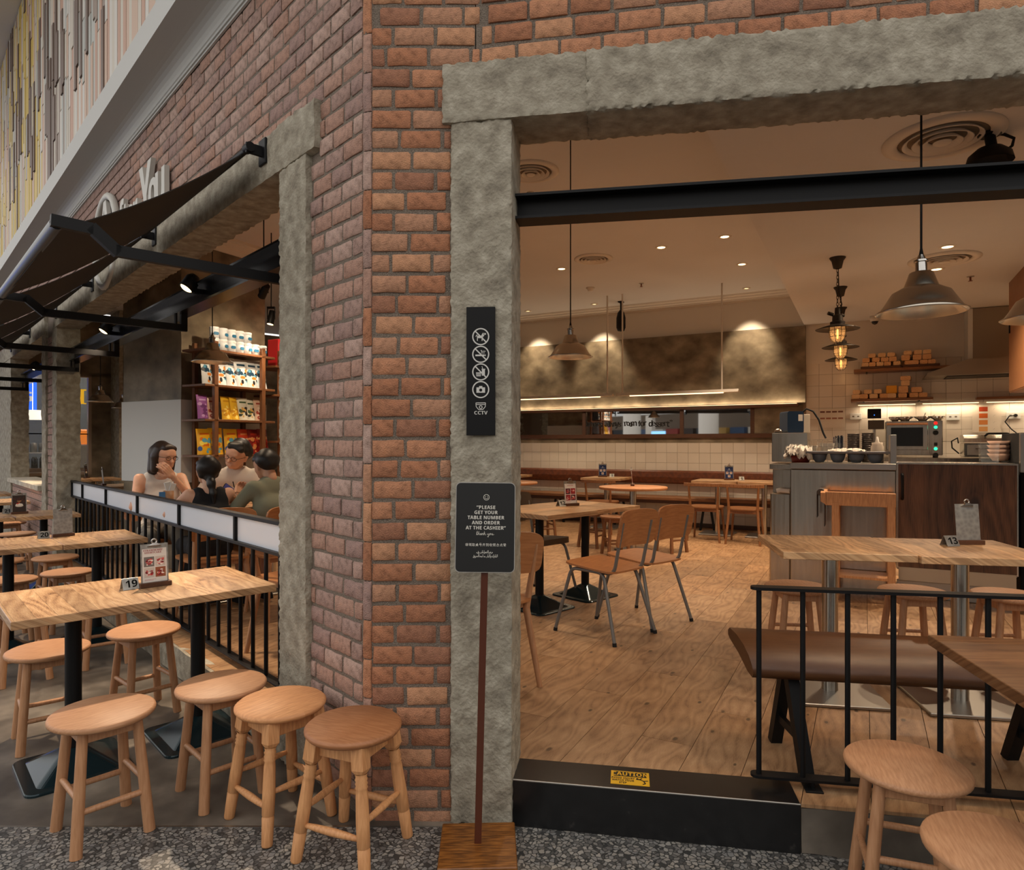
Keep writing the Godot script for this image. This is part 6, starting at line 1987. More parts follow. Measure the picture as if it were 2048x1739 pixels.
	for q in 12:
		part(plates, "plate", MB.new().lathe([Vector2(0.0, 0.0), Vector2(0.07, 0.0), Vector2(0.11, 0.012), Vector2(0.108, 0.016), Vector2(0.0, 0.006)], 22, Transform3D(Basis.IDENTITY, Vector3(rng.randf_range(-0.003, 0.003), q * 0.012, 0))).mesh(), M.panel_white)
	# back counter with oven and press
	var b := thing("back_counter", "steel back counter under the kitchen shelves", "counter", FB)
	part(b, "body", bx(Vector3(0.66, 1.03, 3.0), 0.003, Vector3(9.82, FLOOR + 0.515, 1.3)), M.steel_dull)
	part(b, "top", bx(Vector3(0.70, 0.05, 3.02), 0.004, Vector3(9.80, 1.235, 1.3)), M.steel)
	part(b, "gap_shade", bx(Vector3(0.01, 0.06, 3.0), 0.0, Vector3(9.48, 1.17, 1.3)), M.black)  # black strip stands in for the shade of the gap
	var Y := 1.26
	var ov := thing("toaster_oven", "steel countertop oven with black glass door and lit buttons", "oven", FB * Transform3D(Basis.IDENTITY, Vector3(9.72, Y, 0.54)))
	part(ov, "case", bx(Vector3(0.42, 0.42, 0.60), 0.006, Vector3(0.02, 0.24, 0)), M.steel)
	part(ov, "door", bx(Vector3(0.02, 0.33, 0.44), 0.004, Vector3(-0.20, 0.26, -0.075)), M.steel)
	part(ov, "door_glass", bx(Vector3(0.006, 0.23, 0.34), 0.001, Vector3(-0.213, 0.255, -0.075)), M.black_gloss)
	part(ov, "door_handle", MB.new().tube(Vector3(-0.235, 0.415, -0.29), Vector3(-0.235, 0.415, 0.14), 0.015, 0.015, 10).mesh(), M.beech)
	part(ov, "control_panel", bx(Vector3(0.012, 0.40, 0.13), 0.002, Vector3(-0.197, 0.25, 0.228)), M.steel)
	for e in [[0.42, glow(Color(1.0, 0.12, 0.1), 1.5), "red_button_light"], [0.37, glow(Color(0.2, 1.0, 0.75), 1.2), "green_button_light"], [0.11, glow(Color(0.2, 1.0, 0.75), 1.2), "green_button_light"]]:
		part(ov, e[2], MB.new().tube(Vector3(-0.202, e[0], 0.226), Vector3(-0.212, e[0], 0.226), 0.02, 0.018, 14).mesh(), e[1])
	for e in [0.305, 0.035]:
		part(ov, "knob", MB.new().tube(Vector3(-0.202, e + 0.0, 0.226), Vector3(-0.235, e, 0.226), 0.031, 0.026, 16).mesh(), M.black)
	part(ov, "switch", bx(Vector3(0.012, 0.04, 0.035), 0.001, Vector3(-0.206, 0.165, 0.226)), M.black)
	for z in [-0.24, 0.24]:
		part(ov, "foot", MB.new().tube(Vector3(-0.12, 0, z), Vector3(-0.12, 0.035, z), 0.018).tube(Vector3(0.15, 0, z), Vector3(0.15, 0.035, z), 0.018).mesh(), M.rubber)
	for e in [[-0.20, 0.075, "small steel pan on the oven, at its left"], [-0.09, 0.10, "steel pan with food on the oven, second from the left"], [0.10, 0.10, "steel pan with a spoon on the oven"], [0.255, 0.085, "steel bowl on the oven's right end"]]:
		var pn := thing("steel_pan", e[2], "pan", FB * Transform3D(Basis.IDENTITY, Vector3(9.66, Y + 0.452, 0.54 + e[0])), "steel pans on the oven")
		part(pn, "bowl", MB.new().lathe([Vector2(0.0, 0.0), Vector2(e[1] * 0.5, 0.0), Vector2(e[1], 0.055), Vector2(e[1] * 0.94, 0.055), Vector2(e[1] * 0.46, 0.006), Vector2(0.0, 0.006)], 22).mesh(), M.chrome)
		if e[0] > 0.05 and e[0] < 0.2:
			part(pn, "spoon", MB.new().tube(Vector3(0, 0.01, 0), Vector3(-0.02, 0.10, 0.03), 0.005).tube(Vector3(0, 0.02, 0.03), Vector3(-0.01, 0.07, 0.13), 0.004).mesh(), M.steel_dull)
	var ps := thing("sandwich_press", "wide steel sandwich press with two drawers", "press", FB * Transform3D(Basis.IDENTITY, Vector3(9.70, Y, 1.38)))
	part(ps, "base", bx(Vector3(0.42, 0.165, 0.66), 0.008, Vector3(0, 0.095, 0)), M.steel)
	part(ps, "lid", MB.new().loft([PackedVector2Array([Vector2(-0.22, 0.185), Vector2(0.2, 0.185), Vector2(0.2, 0.275), Vector2(-0.10, 0.275), Vector2(-0.20, 0.235)]), PackedVector2Array([Vector2(-0.22, 0.185), Vector2(0.2, 0.185), Vector2(0.2, 0.275), Vector2(-0.10, 0.275), Vector2(-0.20, 0.235)])], [-0.33, 0.33]).mesh(), M.steel)
	for z in [-0.16, 0.16]:
		part(ps, "drawer", bx(Vector3(0.015, 0.12, 0.28), 0.004, Vector3(-0.212, 0.095, z)), M.steel_dull)
		part(ps, "drawer_handle", bx(Vector3(0.02, 0.012, 0.12), 0.003, Vector3(-0.228, 0.115, z)), M.chrome)
	part(ps, "lid_handle", MB.new().sweep(bent([Vector3(-0.16, 0.26, -0.12), Vector3(-0.20, 0.29, -0.10), Vector3(-0.20, 0.29, 0.10), Vector3(-0.16, 0.26, 0.12)], 0.02), 0.012, 8).mesh(), M.black)
	part(ps, "power_cord", MB.new().sweep([Vector3(0.2, 0.05, -0.34), Vector3(0.1, 0.12, -0.42), Vector3(-0.05, 0.20, -0.44), Vector3(-0.05, 0.24, -0.38), Vector3(0.05, 0.18, -0.36)], 0.008, 6).mesh(), M.rubber)
	var cbx := thing("clear_container", "clear square container on the walnut counter", "container", FB * Transform3D(Basis.IDENTITY, Vector3(6.62, 1.276, 0.90)))
	part(cbx, "walls", MB.new().loft([rrect(0.12, 0.12, 0.01, 2), rrect(0.13, 0.13, 0.01, 2)], [0.0, 0.16], up_axes()).mesh(), M.glass)
	var bs := thing("bowl_stack", "stack of pale bowls beside the clear container", "bowls", FB * Transform3D(Basis.IDENTITY, Vector3(6.80, 1.276, 1.0)))
	for q in 4:
		part(bs, "bowl", MB.new().lathe([Vector2(0.0, 0.0), Vector2(0.05, 0.0), Vector2(0.09, 0.06), Vector2(0.085, 0.06), Vector2(0.0, 0.01)], 20, Transform3D(Basis.IDENTITY, Vector3(0, 0.012 + q * 0.035, 0))).mesh(), mat(c8(196, 160, 140), 0.5) if q == 0 else bs.get_child(0).material_override)
	# shelves with wrapped bread
	var sh := []
	for e in [[2.41, -0.12, 1.05, "upper kitchen shelf of brown wood"], [2.02, -0.155, 0.77, "lower kitchen shelf of brown wood"]]:
		var s := thing("wall_shelf", e[3], "shelf", FB)
		part(s, "board", bx(Vector3(0.30, 0.035, e[2] - e[1]), 0.003, Vector3(10.02, e[0] - 0.018, (e[1] + e[2]) * 0.5)), M.teak)
		for z in [e[1] + 0.15, e[2] - 0.15]:
			part(s, "bracket", MB.new().bar(Vector3(10.16, e[0] - 0.04, z), Vector3(9.92, e[0] - 0.04, z), 0.02, 0.008).mesh(), M.black)
	for e in [[2.41, -0.04, 0.42, "upper shelf's left board"], [2.41, 0.44, 0.84, "upper shelf's right board"]]:
		single("bread_board", "dark wooden board carrying wrapped toast on the %s" % e[3].replace(" board", ""), "board", bx(Vector3(0.26, 0.03, e[2] - e[1]), 0.004, Vector3(10.0, e[0] + 0.015, (e[1] + e[2]) * 0.5)), M.frame_wood, FB)
	var film := mat(c8(218, 164, 106), 0.14)
	film.clearcoat_enabled = true
	film.normal_enabled = true
	film.normal_texture = T.rough
	film.uv1_triplanar = true
	film.uv1_scale = Vector3.ONE * 3.0
	var film2: StandardMaterial3D = film.duplicate()
	film2.albedo_color = c8(226, 184, 132)
	var loaf := func(y: float, z: float, w: float, h: float, lab: String, m: Material) -> void:
		single("wrapped_bread", lab, "bread", MB.new().loft([rrect(w * 0.94, h * 0.94, 0.012, 3), rrect(w, h, 0.014, 3), rrect(w, h, 0.014, 3), rrect(w * 0.94, h * 0.94, 0.012, 3)], [-0.11, -0.09, 0.09, 0.11], Transform3D(Basis(Vector3(0, 0, 1), Vector3(0, 1, 0), Vector3(-1, 0, 0)), Vector3(0, h * 0.5, 0))).mesh(), m, FB * Transform3D(Basis(Vector3.UP, rng.randf_range(-0.12, 0.12)), Vector3(9.99, y, z)), "wrapped bread on the kitchen shelves")
	for k in 5:
		loaf.call(2.44, 0.01 + k * 0.088, 0.084, 0.055, "film-wrapped bread in the bottom row on the upper shelf's left board", film if k % 2 else film2)
		loaf.call(2.0205, -0.10 + k * 0.105, 0.10, 0.062, "film-wrapped bread lying on the lower shelf, left end", film if k % 2 else film2)
	for k in 4:
		loaf.call(2.496, 0.03 + k * 0.10, 0.09, 0.058, "film-wrapped bread in the second row on the upper shelf's left board", film)
		loaf.call(2.44, 0.49 + k * 0.092, 0.088, 0.055, "film-wrapped bread in the bottom row on the upper shelf's right board", film)
	for k in 3:
		loaf.call(2.555, 0.10 + k * 0.11, 0.09, 0.055, "film-wrapped bread at the top of the upper shelf's left pile", film2)
		loaf.call(2.496, 0.48 + k * 0.115, 0.10, 0.07, "film-wrapped bread in the second row on the upper shelf's right board", film)
		loaf.call(2.567, 0.49 + k * 0.11, 0.09, 0.055, "film-wrapped bread at the top of the upper shelf's right pile", film2)
		loaf.call(2.0205, 0.44 + k * 0.11, 0.10, 0.06, "film-wrapped bread lying on the lower shelf, right end", film)
		loaf.call(2.083, -0.08 + k * 0.12, 0.09, 0.058, "film-wrapped bread in the second row on the lower shelf", film2)
	loaf.call(2.0825, 0.45, 0.11, 0.09, "tall wrapped loaf on the lower shelf's pile", film)
	loaf.call(2.173, 0.47, 0.10, 0.07, "wrapped loaf near the top of the lower shelf's pile", film2)
	loaf.call(2.2435, 0.48, 0.12, 0.055, "wrapped loaf at the very top of the lower shelf's pile", film)
	loaf.call(2.083, 0.60, 0.12, 0.07, "wrapped loaf beside the tall pile on the lower shelf", film)
	single("butter_box", "yellow box among the bread on the lower shelf", "box", bx(Vector3(0.16, 0.10, 0.12), 0.004, Vector3(0, 0.05, 0)), mat(c8(226, 160, 40), 0.5), FB * Transform3D(Basis.IDENTITY, Vector3(9.98, 2.083, 0.315)))
	# under-shelf lamp tubes
	var ul := thing("shelf_lamp", "white tube lamps under the lower shelf lighting the tiles", "lamp", FB)
	for e in [[-0.10, 0.62], [0.64, 1.30], [1.32, 2.2]]:
		part(ul, "lamp_body", bx(Vector3(0.05, 0.03, e[1] - e[0]), 0.004, Vector3(10.10, 1.965, (e[0] + e[1]) * 0.5)), M.white)
		part(ul, "tube_light", bx(Vector3(0.03, 0.008, e[1] - e[0] - 0.06), 0.002, Vector3(10.10, 1.946, (e[0] + e[1]) * 0.5)), glow(Color(1.0, 0.88, 0.68), 2.2))
		area(ul, Vector3(10.09, 1.938, (e[0] + e[1]) * 0.5), Vector3(10.05, 0, (e[0] + e[1]) * 0.5), Vector2(0.6, 0.03), 0.24, SOFT)
	single("wood_strip", "brown wooden strip under the hood carrying the lamp tube", "shelf", bx(Vector3(0.12, 0.03, 0.95), 0.002, Vector3(10.11, 1.998, 1.72)), M.teak, FB)
	# notes, sockets, tablet
	var paper := mat(c8(216, 204, 188), 0.3)
	var nt := thing("recipe_sheet", "laminated picture sheet taped on the kitchen tiles", "paper", FB)
	part(nt, "sheet", bx(Vector3(0.002, 0.26, 0.32), 0, Vector3(10.164, 1.78, -0.39)), paper)
	for q in 4:
		part(nt, "picture", bx(Vector3(0.001, 0.022, 0.06), 0, Vector3(10.1625, 1.87, -0.51 + q * 0.075)), mat(c8(110, 66, 52), 0.5))
		part(nt, "picture", bx(Vector3(0.001, 0.022, 0.06), 0, Vector3(10.1625, 1.78, -0.51 + q * 0.075)), mat(c8(150, 96, 74), 0.5))
	var nt2 := thing("toast_chart", "white chart of four toast colours on the kitchen tiles", "paper", FB)
	part(nt2, "sheet", bx(Vector3(0.002, 0.34, 0.30), 0, Vector3(10.164, 1.74, 1.36)), paper)
	for q in 4:
		part(nt2, "swatch", bx(Vector3(0.001, 0.058, 0.09), 0, Vector3(10.1625, 1.865 - q * 0.083, 1.325)), mat([c8(168, 60, 22), c8(192, 92, 34), c8(196, 122, 62), c8(206, 150, 92)][q], 0.5))
		part(nt2, "tick", MB.new().bar(Vector3(10.162, 1.855 - q * 0.083, 1.425), Vector3(10.162, 1.875 - q * 0.083, 1.445), 0.003, 0.001).mesh(), M.black)
	for e in [[-0.10, 1.80, "white double socket on the kitchen tiles above the counter's printer"], [1.005, 1.775, "white double socket on the tiles beside the toast chart"], [1.63, 1.78, "white socket with a black plug at the right of the toast chart"]]:
		var so := thing("wall_socket", e[2], "socket", FB * Transform3D(Basis.IDENTITY, Vector3(10.162, e[1], e[0])))
		part(so, "plate", bx(Vector3(0.02, 0.085, 0.14), 0.003), M.panel_white)
		part(so, "slots", MB.new().box(Vector3(-0.0105, 0, -0.03), Vector3(0.001, 0.02, 0.025)).box(Vector3(-0.0105, 0, 0.03), Vector3(0.001, 0.02, 0.025)).mesh(), mat(c8(110, 100, 90), 0.6))
		if e[0] > 1.5:
			part(so, "plug_cord", MB.new().sweep([Vector3(-0.04, 0, 0.02), Vector3(-0.05, -0.01, -0.05), Vector3(-0.05, -0.08, -0.09), Vector3(-0.06, -0.17, -0.03), Vector3(-0.08, -0.23, 0.03)], 0.007, 6).tube(Vector3(-0.01, 0, 0.02), Vector3(-0.05, 0, 0.02), 0.02, 0.016, 10).mesh(), M.rubber)
	var tab := thing("card_terminal", "black tablet with blue light above a grey display on the kitchen wall", "tablet", FB * Transform3D(Basis.IDENTITY, Vector3(10.05, 1.74, 0.12)))
	part(tab, "tablet", bx(Vector3(0.02, 0.13, 0.16), 0.006, Vector3(0, 0.09, 0)), M.black)
	part(tab, "status_light", bx(Vector3(0.002, 0.012, 0.008), 0, Vector3(-0.011, 0.07, 0)), glow(Color(0.2, 0.5, 1.0), 3.0))
	part(tab, "display", bx(Vector3(0.02, 0.12, 0.19), 0.004, Vector3(-0.06, -0.06, 0.02)), mat(c8(78, 66, 54), 0.4))
	part(tab, "arm", MB.new().tube(Vector3(0.0, -0.1, 0), Vector3(0.0, -0.47, 0), 0.02).mesh(), M.steel_dull)
	# extractor hood
	var hd := thing("extractor_hood", "steel extractor hood with a duct box up to the ceiling", "hood", FB)
	var hp := PackedVector2Array([Vector2(0.67, 2.262), Vector2(2.1, 2.262), Vector2(2.1, 2.45), Vector2(1.12, 2.45), Vector2(0.69, 2.30)])
	part(hd, "canopy", MB.new().loft([hp, hp], [-9.62, -10.17], Transform3D(Basis(Vector3(0, 0, 1), Vector3(0, 1, 0), Vector3(-1, 0, 0)), Vector3.ZERO)).mesh(), M.hood)
	part(hd, "filter", bx(Vector3(0.40, 0.01, 1.0), 0.0, Vector3(9.9, 2.256, 1.4)), M.iron)
	part(hd, "duct_box", bx(Vector3(0.34, 0.65, 0.9), 0.004, Vector3(10.0, 2.76, 1.62)), M.hood)
	part(hd, "duct_edge", bx(Vector3(0.36, 0.65, 0.05), 0.002, Vector3(10.0, 2.76, 1.15)), M.panel_white)
	# hanging wooden cabinet
	var hc := thing("hanging_cabinet", "brown wooden cabinet hanging from the lowered ceiling, open at the front", "cabinet", FB)
	part(hc, "side", bx(Vector3(0.80, 1.124, 0.03), 0.002, Vector3(8.06, 2.527, 1.335)), M.cabinet)
	part(hc, "back_panel", bx(Vector3(0.03, 1.10, 0.9), 0.0, Vector3(8.44, 2.535, 1.81)), M.cabinet)
	part(hc, "far_side", bx(Vector3(0.78, 1.10, 0.03), 0.0, Vector3(8.06, 2.535, 2.26)), M.cabinet)
	part(hc, "front_stile", bx(Vector3(0.04, 1.124, 0.12), 0.002, Vector3(7.64, 2.527, 1.39)), M.cabinet)
	part(hc, "bottom", bx(Vector3(0.82, 0.03, 0.95), 0.002, Vector3(8.06, 1.968, 1.80)), M.cabinet)
	part(hc, "hinge", bx(Vector3(0.03, 0.12, 0.012), 0.001, Vector3(8.40, 2.62, 1.315)), M.black)


func cloth_sheet(w: float, d: float, amp: float, sd: int) -> ArrayMesh:
	var n := fnl(FastNoiseLite.TYPE_SIMPLEX, 11.0, 2, sd)
	var P := []
	for i in 12:
		var row := []
		for j in 16:
			var u := i / 11.0 * 2.0 - 1.0
			var v := j / 15.0 * 2.0 - 1.0
			var edge := pow(maxf(absf(u), absf(v)), 3.0)
			row.append(Vector3(u * w * 0.5 * (1.0 + 0.1 * n.get_noise_2d(u, v)), amp * n.get_noise_2d(u * 0.9 + 5.0, v * 0.9) + amp * 0.9 - amp * 1.0 * edge, v * d * 0.5))
		P.append(row)
	return MB.new().shell(P, 0.002).mesh()


func checked() -> StandardMaterial3D:
	var im := Image.create(64, 64, false, Image.FORMAT_RGB8)
	im.fill(c8(210, 198, 184))
	im.fill_rect(Rect2i(0, 0, 64, 4), c8(90, 80, 76))
	im.fill_rect(Rect2i(0, 0, 4, 64), c8(90, 80, 76))
	return tri_mat(ImageTexture.create_from_image(im), Vector3.ONE * 24.0, 0.9)


# ---- far left: low wall, end window, shop beyond, big column, product rack
func far_left() -> void:
	var lw := struct("wall_low", bx(Vector3(0.24, 0.885, 2.64), 0.0, Vector3(0.128, 0.4425, -8.415)), M.mortar, FL, "low brick wall in the far bay")
	var g := MB.new()
	var y := 0.0426 + COURSE * 0.5
	var i := 0
	while y < 0.87:
		lay(lw, ON_SIDE, -9.72, -7.11, y, M.brick_cool_lit, Vector3(0, 0, 1), Vector3.ZERO, 0.078 if i % 2 else 0.0, g, 9.0)
		y += COURSE
		i += 1
	part(lw, "far_bricks", g.mesh(), M.brick_cool_lit[0]).set_meta("kind", "stuff")
	struct("trim_11", bx(Vector3(0.34, 0.06, 2.64), 0.004, Vector3(0.11, 0.915, -8.415)), M.concrete_pale, FL, "pale stone cap on the low brick wall")
	# end wall with a tall window
	var we := MB.new()
	we.box(Vector3(0.11, 1.3, -10.66), Vector3(0.22, 2.6, 0.2))
	we.box(Vector3(3.17, 1.3, -10.66), Vector3(4.06, 2.6, 0.2))
	we.box(Vector3(0.68, 0.46, -10.66), Vector3(0.94, 0.92, 0.2))
	struct("wall_end", we.mesh(), M.plaster, FL, "mottled concrete end wall around the far window")
	struct("trim_12", rough_box(Vector3(1.42, FLOOR, -10.58), Vector3(2.4, 3.6, -10.0), 0.1, 0.006, 21, 0.01), M.concrete, FL, "pale concrete pilaster beside the far window")
	var wf := MB.new()
	for e in [[0.245, 1.74, 0.05, 1.64], [1.125, 1.74, 0.05, 1.64], [0.685, 2.55, 0.93, 0.05], [0.685, 0.945, 0.93, 0.05]]:
		wf.box(Vector3(e[0], e[1], -10.62), Vector3(e[2], e[3], 0.12), 0.003)
	var w1 := struct("window_1", wf.mesh(), mat(c8(170, 152, 134), 0.5), FL, "tall window at the far end looking into another shop")
	part(w1, "mullion", MB.new().box(Vector3(0.50, 1.74, -10.62), Vector3(0.03, 1.6, 0.05)).box(Vector3(0.685, 1.59, -10.62), Vector3(0.88, 0.018, 0.05)).mesh(), M.black)
	for e in [[0.38, 1.26, 0.24, 0.63], [0.81, 1.26, 0.58, 0.63], [0.38, 2.06, 0.24, 0.90], [0.81, 2.06, 0.58, 0.90]]:
		part(w1, "pane", bx(Vector3(e[2], e[3], 0.006), 0.0, Vector3(e[0], e[1], -10.62)), M.glass)
	# the shop beyond
	var Fz := -12.6
	single("blue_sign", "glowing blue sign board of the shop beyond the far window", "sign", bx(Vector3(0.62, 0.86, 0.06), 0.0, Vector3(0.36, 2.35, Fz)), glow(Color(0.08, 0.38, 0.95), 1.1), FL)
	var lt := thing("sign_letters", "white letters on the glowing blue sign board", "sign", FL * Transform3D(Basis.IDENTITY, Vector3(0.36, 2.28, Fz + 0.04)))
	part(lt, "letters", text_mesh("HUG", 0.17, 0.02, "Droid Sans", true), mat(c8(220, 224, 226), 0.4))
	var ys := thing("yellow_sign", "yellow script sign in the shop beyond the far window", "sign", FL * Transform3D(Basis.IDENTITY, Vector3(1.12, 2.26, -11.6)))
	part(ys, "yellow_letters", text_mesh("H", 0.26, 0.02, "Droid Serif", true), glow(Color(0.95, 0.72, 0.08), 0.8))
	part(ys, "yellow_letters", text_mesh("J", 0.26, 0.02, "Droid Serif", true), glow(Color(0.95, 0.72, 0.08), 0.8), Transform3D(Basis.IDENTITY, Vector3(0, -0.24, 0)))
	single("drum_lamp", "white drum lamp hanging in the shop beyond", "lamp", MB.new().tube(Vector3(0, 0, 0), Vector3(0, 0.16, 0), 0.24, 0.24, 24).tube(Vector3(0, 0.16, 0), Vector3(0, 1.4, 0), 0.006).mesh(), glow(Color(1.0, 0.96, 0.88), 1.4), FL * Transform3D(Basis.IDENTITY, Vector3(0.56, 1.86, -12.2)))
	struct("wall_beyond", bx(Vector3(6.0, 3.6, 0.1), 0.0, Vector3(1.6, 1.8, -13.6)), mat(c8(96, 104, 108), 0.6), FL, "grey back wall of the shop beyond the window")
	struct("ceiling_beyond", bx(Vector3(6.0, 0.1, 3.0), 0.0, Vector3(1.6, 3.3, -12.2)), mat(c8(70, 72, 74), 0.8), FL, "dark ceiling of the shop beyond the window")
	var sc := thing("shop_counter", "wooden counter with dark jars in the shop beyond", "counter", FL)
	part(sc, "front", bx(Vector3(1.6, 1.0, 0.5), 0.004, Vector3(0.9, 0.5, -12.1)), M.elm_dark)
	for q in 7:
		part(sc, "jar", MB.new().lathe([Vector2(0.0, 0.0), Vector2(0.05, 0.0), Vector2(0.05, 0.16), Vector2(0.03, 0.2), Vector2(0.0, 0.2)], 12, Transform3D(Basis.IDENTITY, Vector3(0.2 + q * 0.12, 1.0, -12.0))).mesh(), M.black_gloss)
		part(sc, "jar", MB.new().lathe([Vector2(0.0, 0.0), Vector2(0.05, 0.0), Vector2(0.05, 0.16), Vector2(0.0, 0.17)], 12, Transform3D(Basis.IDENTITY, Vector3(0.2 + q * 0.12, 1.28, -12.1))).mesh(), M.grey_tube)
	part(sc, "jar_shelf", bx(Vector3(0.95, 0.02, 0.2), 0.0, Vector3(0.58, 1.27, -12.1)), M.panel_white)
	single("teal_panel", "pale teal panel standing in the shop beyond", "panel", bx(Vector3(0.16, 0.9, 0.05), 0.0, Vector3(0.28, 1.55, -11.9)), mat(c8(120, 176, 186), 0.5), FL)
	var lc := thing("food_case", "food display case glowing orange beyond the far window", "display case", FL)
	part(lc, "glowing_window", MB.new().box(Vector3(1.10, 1.55, -11.5), Vector3(0.4, 0.26, 0.3), 0.02).mesh(), glow(Color(1.0, 0.55, 0.2), 0.7))
	part(lc, "base", bx(Vector3(0.42, 0.4, 0.32), 0.01, Vector3(1.10, 1.21, -11.5)), M.panel_white)
	var gl := thing("added_shop_lamp", "small white lamp added unseen to brighten the shop beyond the far window", "lamp", FL * Transform3D(Basis.IDENTITY, Vector3(1.6, 3.1, -11.7)))  # unseen lamp, added to brighten what the far window shows
	part(gl, "lamp_body", MB.new().lathe([Vector2(0.0, -0.05), Vector2(0.12, -0.04), Vector2(0.14, 0.0), Vector2(0.14, 0.14), Vector2(0.0, 0.15)], 20).mesh(), glow(Color(1, 0.95, 0.88), 2.0))
	omni(gl, Vector3(0, -0.12, 0), 2.2, Color(1.0, 0.95, 0.88), 0.1)
	# big column with white wainscot
	struct("trim_13", rough_box(Vector3(4.297, FLOOR, -6.93), Vector3(5.34, 3.6, -5.99), 0.12, 0.003, 22, 0.004), M.plaster, FB, "big mottled concrete column inside the bay")
	struct("trim_14", bx(Vector3(1.069, 0.83, 0.966), 0.002, Vector3(4.8185, 1.455, -6.46)), M.panel_white, FB, "white wainscot wrapped round the concrete column")
	var cp := PackedVector2Array([Vector2(0, 0), Vector2(-0.02, 0), Vector2(-0.03, 0.05), Vector2(-0.06, 0.06), Vector2(-0.07, 0.11), Vector2(-0.10, 0.12), Vector2(-0.10, 0.15), Vector2(0, 0.15)])
	struct("trim_15", MB.new().loft([cp, cp], [-1.1, 0.1], Transform3D(Basis(Vector3(0, 0, -1), Vector3(0, 1, 0), Vector3(1, 0, 0)), Vector3(5.34, 3.45, -5.99))).mesh(), M.white, FB, "white cornice at the top of the concrete column")
	product_rack()
	table("wood-topped steel table inside by the concrete pier", FL * yaw(0, Vector3(0.62, FLOOR, -7.0)), 0.6, 0.62, 0.75, true, "inner tables near the far window", null, 2)
	table("wood-topped steel table inside under the far window", FL * yaw(0, Vector3(0.9, FLOOR, -9.1)), 0.6, 0.62, 0.75, true, "inner tables near the far window", null, 6)
	menu_holder("menu board seen edge-on by the concrete pier", FL * yaw(85, Vector3(0.60, 0.925, -7.08)), 2)
	menu_holder("menu board on the table under the far window", FL * yaw(60, Vector3(0.82, 0.925, -9.2)), 1)
	pendant("spun metal pendant lamp in front of the concrete column", Vector3(-2.46, 2.15, -5.46), 3.6, 0.3)
	pendant("spun metal pendant lamp before the far window", Vector3(-5.49, 2.04, -8.87), 3.6, 0.3)
	pendant("spun metal pendant lamp half hidden by the concrete column", Vector3(-5.9, 2.02, -10.1), 3.6, 0.2)
	# hanging spots over the rack
	for e in [[Vector3(-2.24, 2.80, -6.0), "black hanging spot lamp, unlit side showing, before the column", 0, Vector3(-0.9, -0.9, -1.0)], [Vector3(-2.48, 2.72, -6.85), "black hanging spot lamp shining beside the column", 1, Vector3(-0.15, -1.0, 0.1)]]:
		var o := thing("hanging_spot", e[1], "lamp", Transform3D(Basis.IDENTITY, e[0]), "hanging spot lamps over the product rack")
		var d: Vector3 = e[3].normalized()
		part(o, "body", MB.new().tube(-d * 0.08, d * 0.06, 0.032, 0.036, 16).mesh(), M.black)
		part(o, "yoke", MB.new().box(Vector3(0.038, 0.05, 0), Vector3(0.006, 0.12, 0.02)).box(Vector3(-0.038, 0.05, 0), Vector3(0.006, 0.12, 0.02)).box(Vector3(0, 0.11, 0), Vector3(0.08, 0.02, 0.03)).mesh(), M.black)
		part(o, "lens", MB.new().tube(d * 0.061, d * 0.064, 0.03, 0.03, 14).mesh(), glow(Color(1.0, 0.86, 0.62), 6.0))
		part(o, "cord", MB.new().tube(Vector3(0, 0.11, 0), Vector3(0, 3.6 - e[0].y, 0), 0.006, 0.006, 8).mesh(), M.rubber)
		spot(o, d * 0.08, d * 2.0, 1.0, 48.0, SOFT, 0.03)


